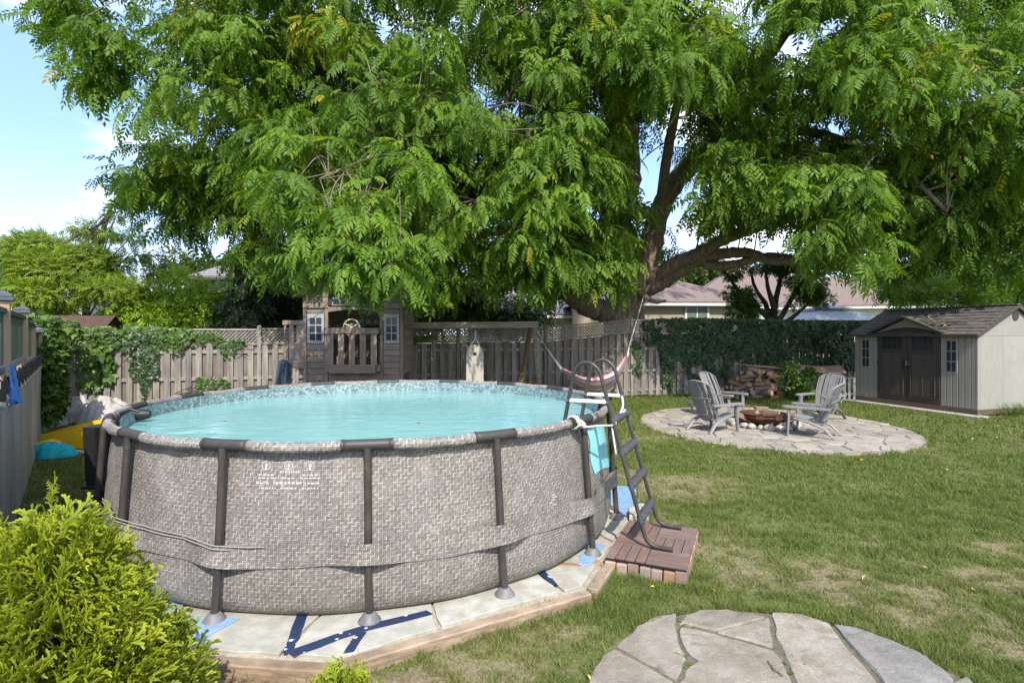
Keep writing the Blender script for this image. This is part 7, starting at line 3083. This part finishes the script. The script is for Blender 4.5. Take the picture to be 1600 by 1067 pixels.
# ------------------------------------------------------------ golden thuja in the foreground
def thuja_spray(seed):
    """flat fan of scale shoots: forked, tips curled, unit length"""
    r = random.Random(seed)
    V, F, T = [], [], []

    def shoot(o, d, L, w, lvl):
        d = d / np.linalg.norm(d)
        s = np.cross(d, np.array([0, 0, 1.0]))
        s /= np.linalg.norm(s)
        n = np.cross(s, d)
        k = len(V)
        segs = 2
        for i in range(segs + 1):
            t = i / segs
            p = o + d * (L * t) + np.array([0, 0, -.06 * t * t * L])
            ww = w * (1 - .45 * t ** 2)
            V.extend([p - s * ww, p + n * ww * .75, p + s * ww])
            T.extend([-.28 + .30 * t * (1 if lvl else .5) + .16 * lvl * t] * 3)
        for i in range(segs):
            a = k + i * 3
            F.extend([(a, a + 1, a + 4), (a, a + 4, a + 3), (a + 1, a + 2, a + 5), (a + 1, a + 5, a + 4)])
        return d
    ax = np.array([1.0, 0, 0])
    shoot(np.zeros(3), ax, 1.0, .034, 0)
    m = 7
    for i in range(m):
        t = .15 + .75 * i / (m - 1)
        sg = 1 if i % 2 else -1
        a = math.radians(r.uniform(28, 50))
        d = np.array([math.cos(a), sg * math.sin(a), r.uniform(-.15, .3)])
        L = (.52 - .32 * t) * r.uniform(.8, 1.2)
        o = np.array([t, 0, -.06 * t * t])
        d = shoot(o, d, L, .036, 1)
        for q in range(2):
            tt = .35 + .35 * q
            b = a + math.radians(r.uniform(22, 45) * (1 if q else -1))
            d2 = np.array([math.cos(b), sg * math.sin(b), r.uniform(-.1, .35)])
            shoot(o + d * L * tt, d2, L * .5, .033, 1)
    return np.array(V), np.array(F), np.array(T)


TS_ = [thuja_spray(k) for k in range(4)]


def thuja(label, base, h, wfun, n, seed, size=.15):
    base = Vector(base)
    t = thing('golden_thuja', label, 'shrub', base, None)
    mb, _, _ = limb_mb([base, base + Vector((0, 0, h * .5)), base + Vector((.01, 0, h * .9))], .035, .01, 7)
    mb.build('trunk', M['bark2'], t, smooth='all')
    r = np.random.default_rng(seed)
    z = (1 - r.random(n) ** .62) * h * .97 + .02
    az = r.uniform(0, 2 * PI, n)
    # plumes: shoots gather round many upright sub-leaders
    npl = 48
    pa, pz = r.uniform(0, 2 * PI, npl), r.random(npl)
    k = r.integers(0, npl, n)
    az = pa[k] + r.normal(0, .19, n)
    w = np.array([wfun(a / h) for a in z])
    lump = .80 + .24 * fbm(az * 1.6 + 9, z * 6, seed, 3) + .34 * (r.random(npl)[k] - .5)
    rad = w * lump * (1 - .42 * r.random(n) ** 1.8)
    pos = np.stack([base.x + rad * np.cos(az), base.y + rad * np.sin(az), base.z + z], 1)
    out = np.stack([np.cos(az), np.sin(az), np.zeros(n)], 1)
    d = out * r.uniform(.45, 1.0, (n, 1)) + np.array([0, 0, 1]) * r.uniform(.55, 1.5, (n, 1)) + .30 * r.normal(size=(n, 3))
    tang = np.stack([-np.sin(az), np.cos(az), np.zeros(n)], 1)
    up = tang * r.normal(0, .8, (n, 1)) + out * .6 + .5 * r.normal(size=(n, 3))
    R = basis(d, up)
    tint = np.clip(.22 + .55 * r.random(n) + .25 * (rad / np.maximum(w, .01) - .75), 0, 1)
    scl = size * r.uniform(.6, 1.2, n) * (.75 + .25 * (1 - z / h))
    parts = []
    wh = r.integers(0, 4, n)
    for q in range(4):
        ix = np.where(wh == q)[0]
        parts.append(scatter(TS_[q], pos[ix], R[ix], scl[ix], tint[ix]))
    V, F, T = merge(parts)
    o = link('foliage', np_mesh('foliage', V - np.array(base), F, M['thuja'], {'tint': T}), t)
    o['kind'] = 'stuff'
    # a few brown dead tips
    return t


TBASE = Vector((-2.00, 2.38, -.07))
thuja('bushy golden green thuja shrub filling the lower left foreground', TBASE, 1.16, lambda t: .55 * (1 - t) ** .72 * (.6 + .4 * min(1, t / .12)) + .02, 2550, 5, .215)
# upright leading shoots at the top
lead = thing('golden_thuja', 'tall thin leading shoots rising from the top of the foreground thuja', 'shrub', TBASE + Vector((0, 0, 1.0)))
pp, dd, ss = [], [], []
for dx, dy, z0, hh, lean in ((-.02, 0, 1.05, .34, .04), (-.14, .02, 1.0, .22, -.10), (.07, -.03, .98, .22, .16), (-.26, .05, .86, .18, -.2), (.2, .02, .82, .16, .25)):
    for i in range(15):
        t = i / 14
        pp.append((TBASE.x + dx + lean * t, TBASE.y + dy, TBASE.z + z0 + hh * t))
        a = i * 2.4
        dd.append((math.cos(a) * .55 + lean, math.sin(a) * .55, 1.3))
        ss.append(.10 * (1.05 - .7 * t))
pp, dd, ss = np.array(pp), np.array(dd), np.array(ss)
V, F, T = scatter(TS_[1], pp, basis(dd, unit(len(pp))), ss, .55 + .3 * nr.random(len(pp)))
o = link('foliage', np_mesh('foliage', V - np.array(ORG[lead.name]), F, M['thuja'], {'tint': T}), lead)
o['kind'] = 'stuff'
lead.parent = None
thuja('small golden thuja peeking in at the bottom edge by the timber edging', Vector((-.78, 2.50, -.07)), .45, lambda t: .26 * (1 - t) ** .8 + .012, 700, 9, .12)

# ------------------------------------------------------------ fallen leaves
fl = MB()
fl.add([(-.5, 0, .05), (-.1, .28, .22), (.5, 0, .02), (-.1, -.28, .12), (0, 0, .0)], [(0, 4, 1), (1, 4, 2), (2, 4, 3), (3, 4, 0)])
M['fallen'] = mat('fallen yellow leaf', (.58, .42, .03), (.46, .27, .03), (30, 30, 30), .6, .1, rand=.25, coord='obj')
fle = fl.mesh('fallen_leaf_mesh', M['fallen'])
spots = [(956, 960), (1020, 914), (1350, 900), (1520, 918), (921, 1055), (1115, 920), (1180, 870), (1445, 884), (1270, 905), (1190, 895), (1010, 745), (1500, 698), (1392, 660), (1265, 700), (1375, 655), (1085, 745), (1130, 723), (1410, 720), (1480, 740), (1320, 760), (1050, 640), (1075, 648), (1560, 670), (1520, 690)]
for k in range(70):
    if k < len(spots):
        p = G(spots[k][0], spots[k][1], -.03)
    else:
        yy = rnd.uniform(7, 15)
        p = Vector((rnd.uniform(1.8, min(.9 * yy, 12)), yy, 0))
    if k >= len(spots) and (blocked(np.array([p.x]), np.array([p.y]))[0] and rnd.random() < .75):
        continue
    s = rnd.uniform(.038, .066)
    o = link('fallen_leaf', fle, None, (p.x, p.y, terr1(p.x, p.y) + .028), (rnd.uniform(-.5, .5), rnd.uniform(-.5, .5), rnd.uniform(0, 6.3)), (s, s, s))
    props(o, 'small yellow fallen leaf lying on the lawn', 'leaf', 'yellow leaves fallen on the lawn')
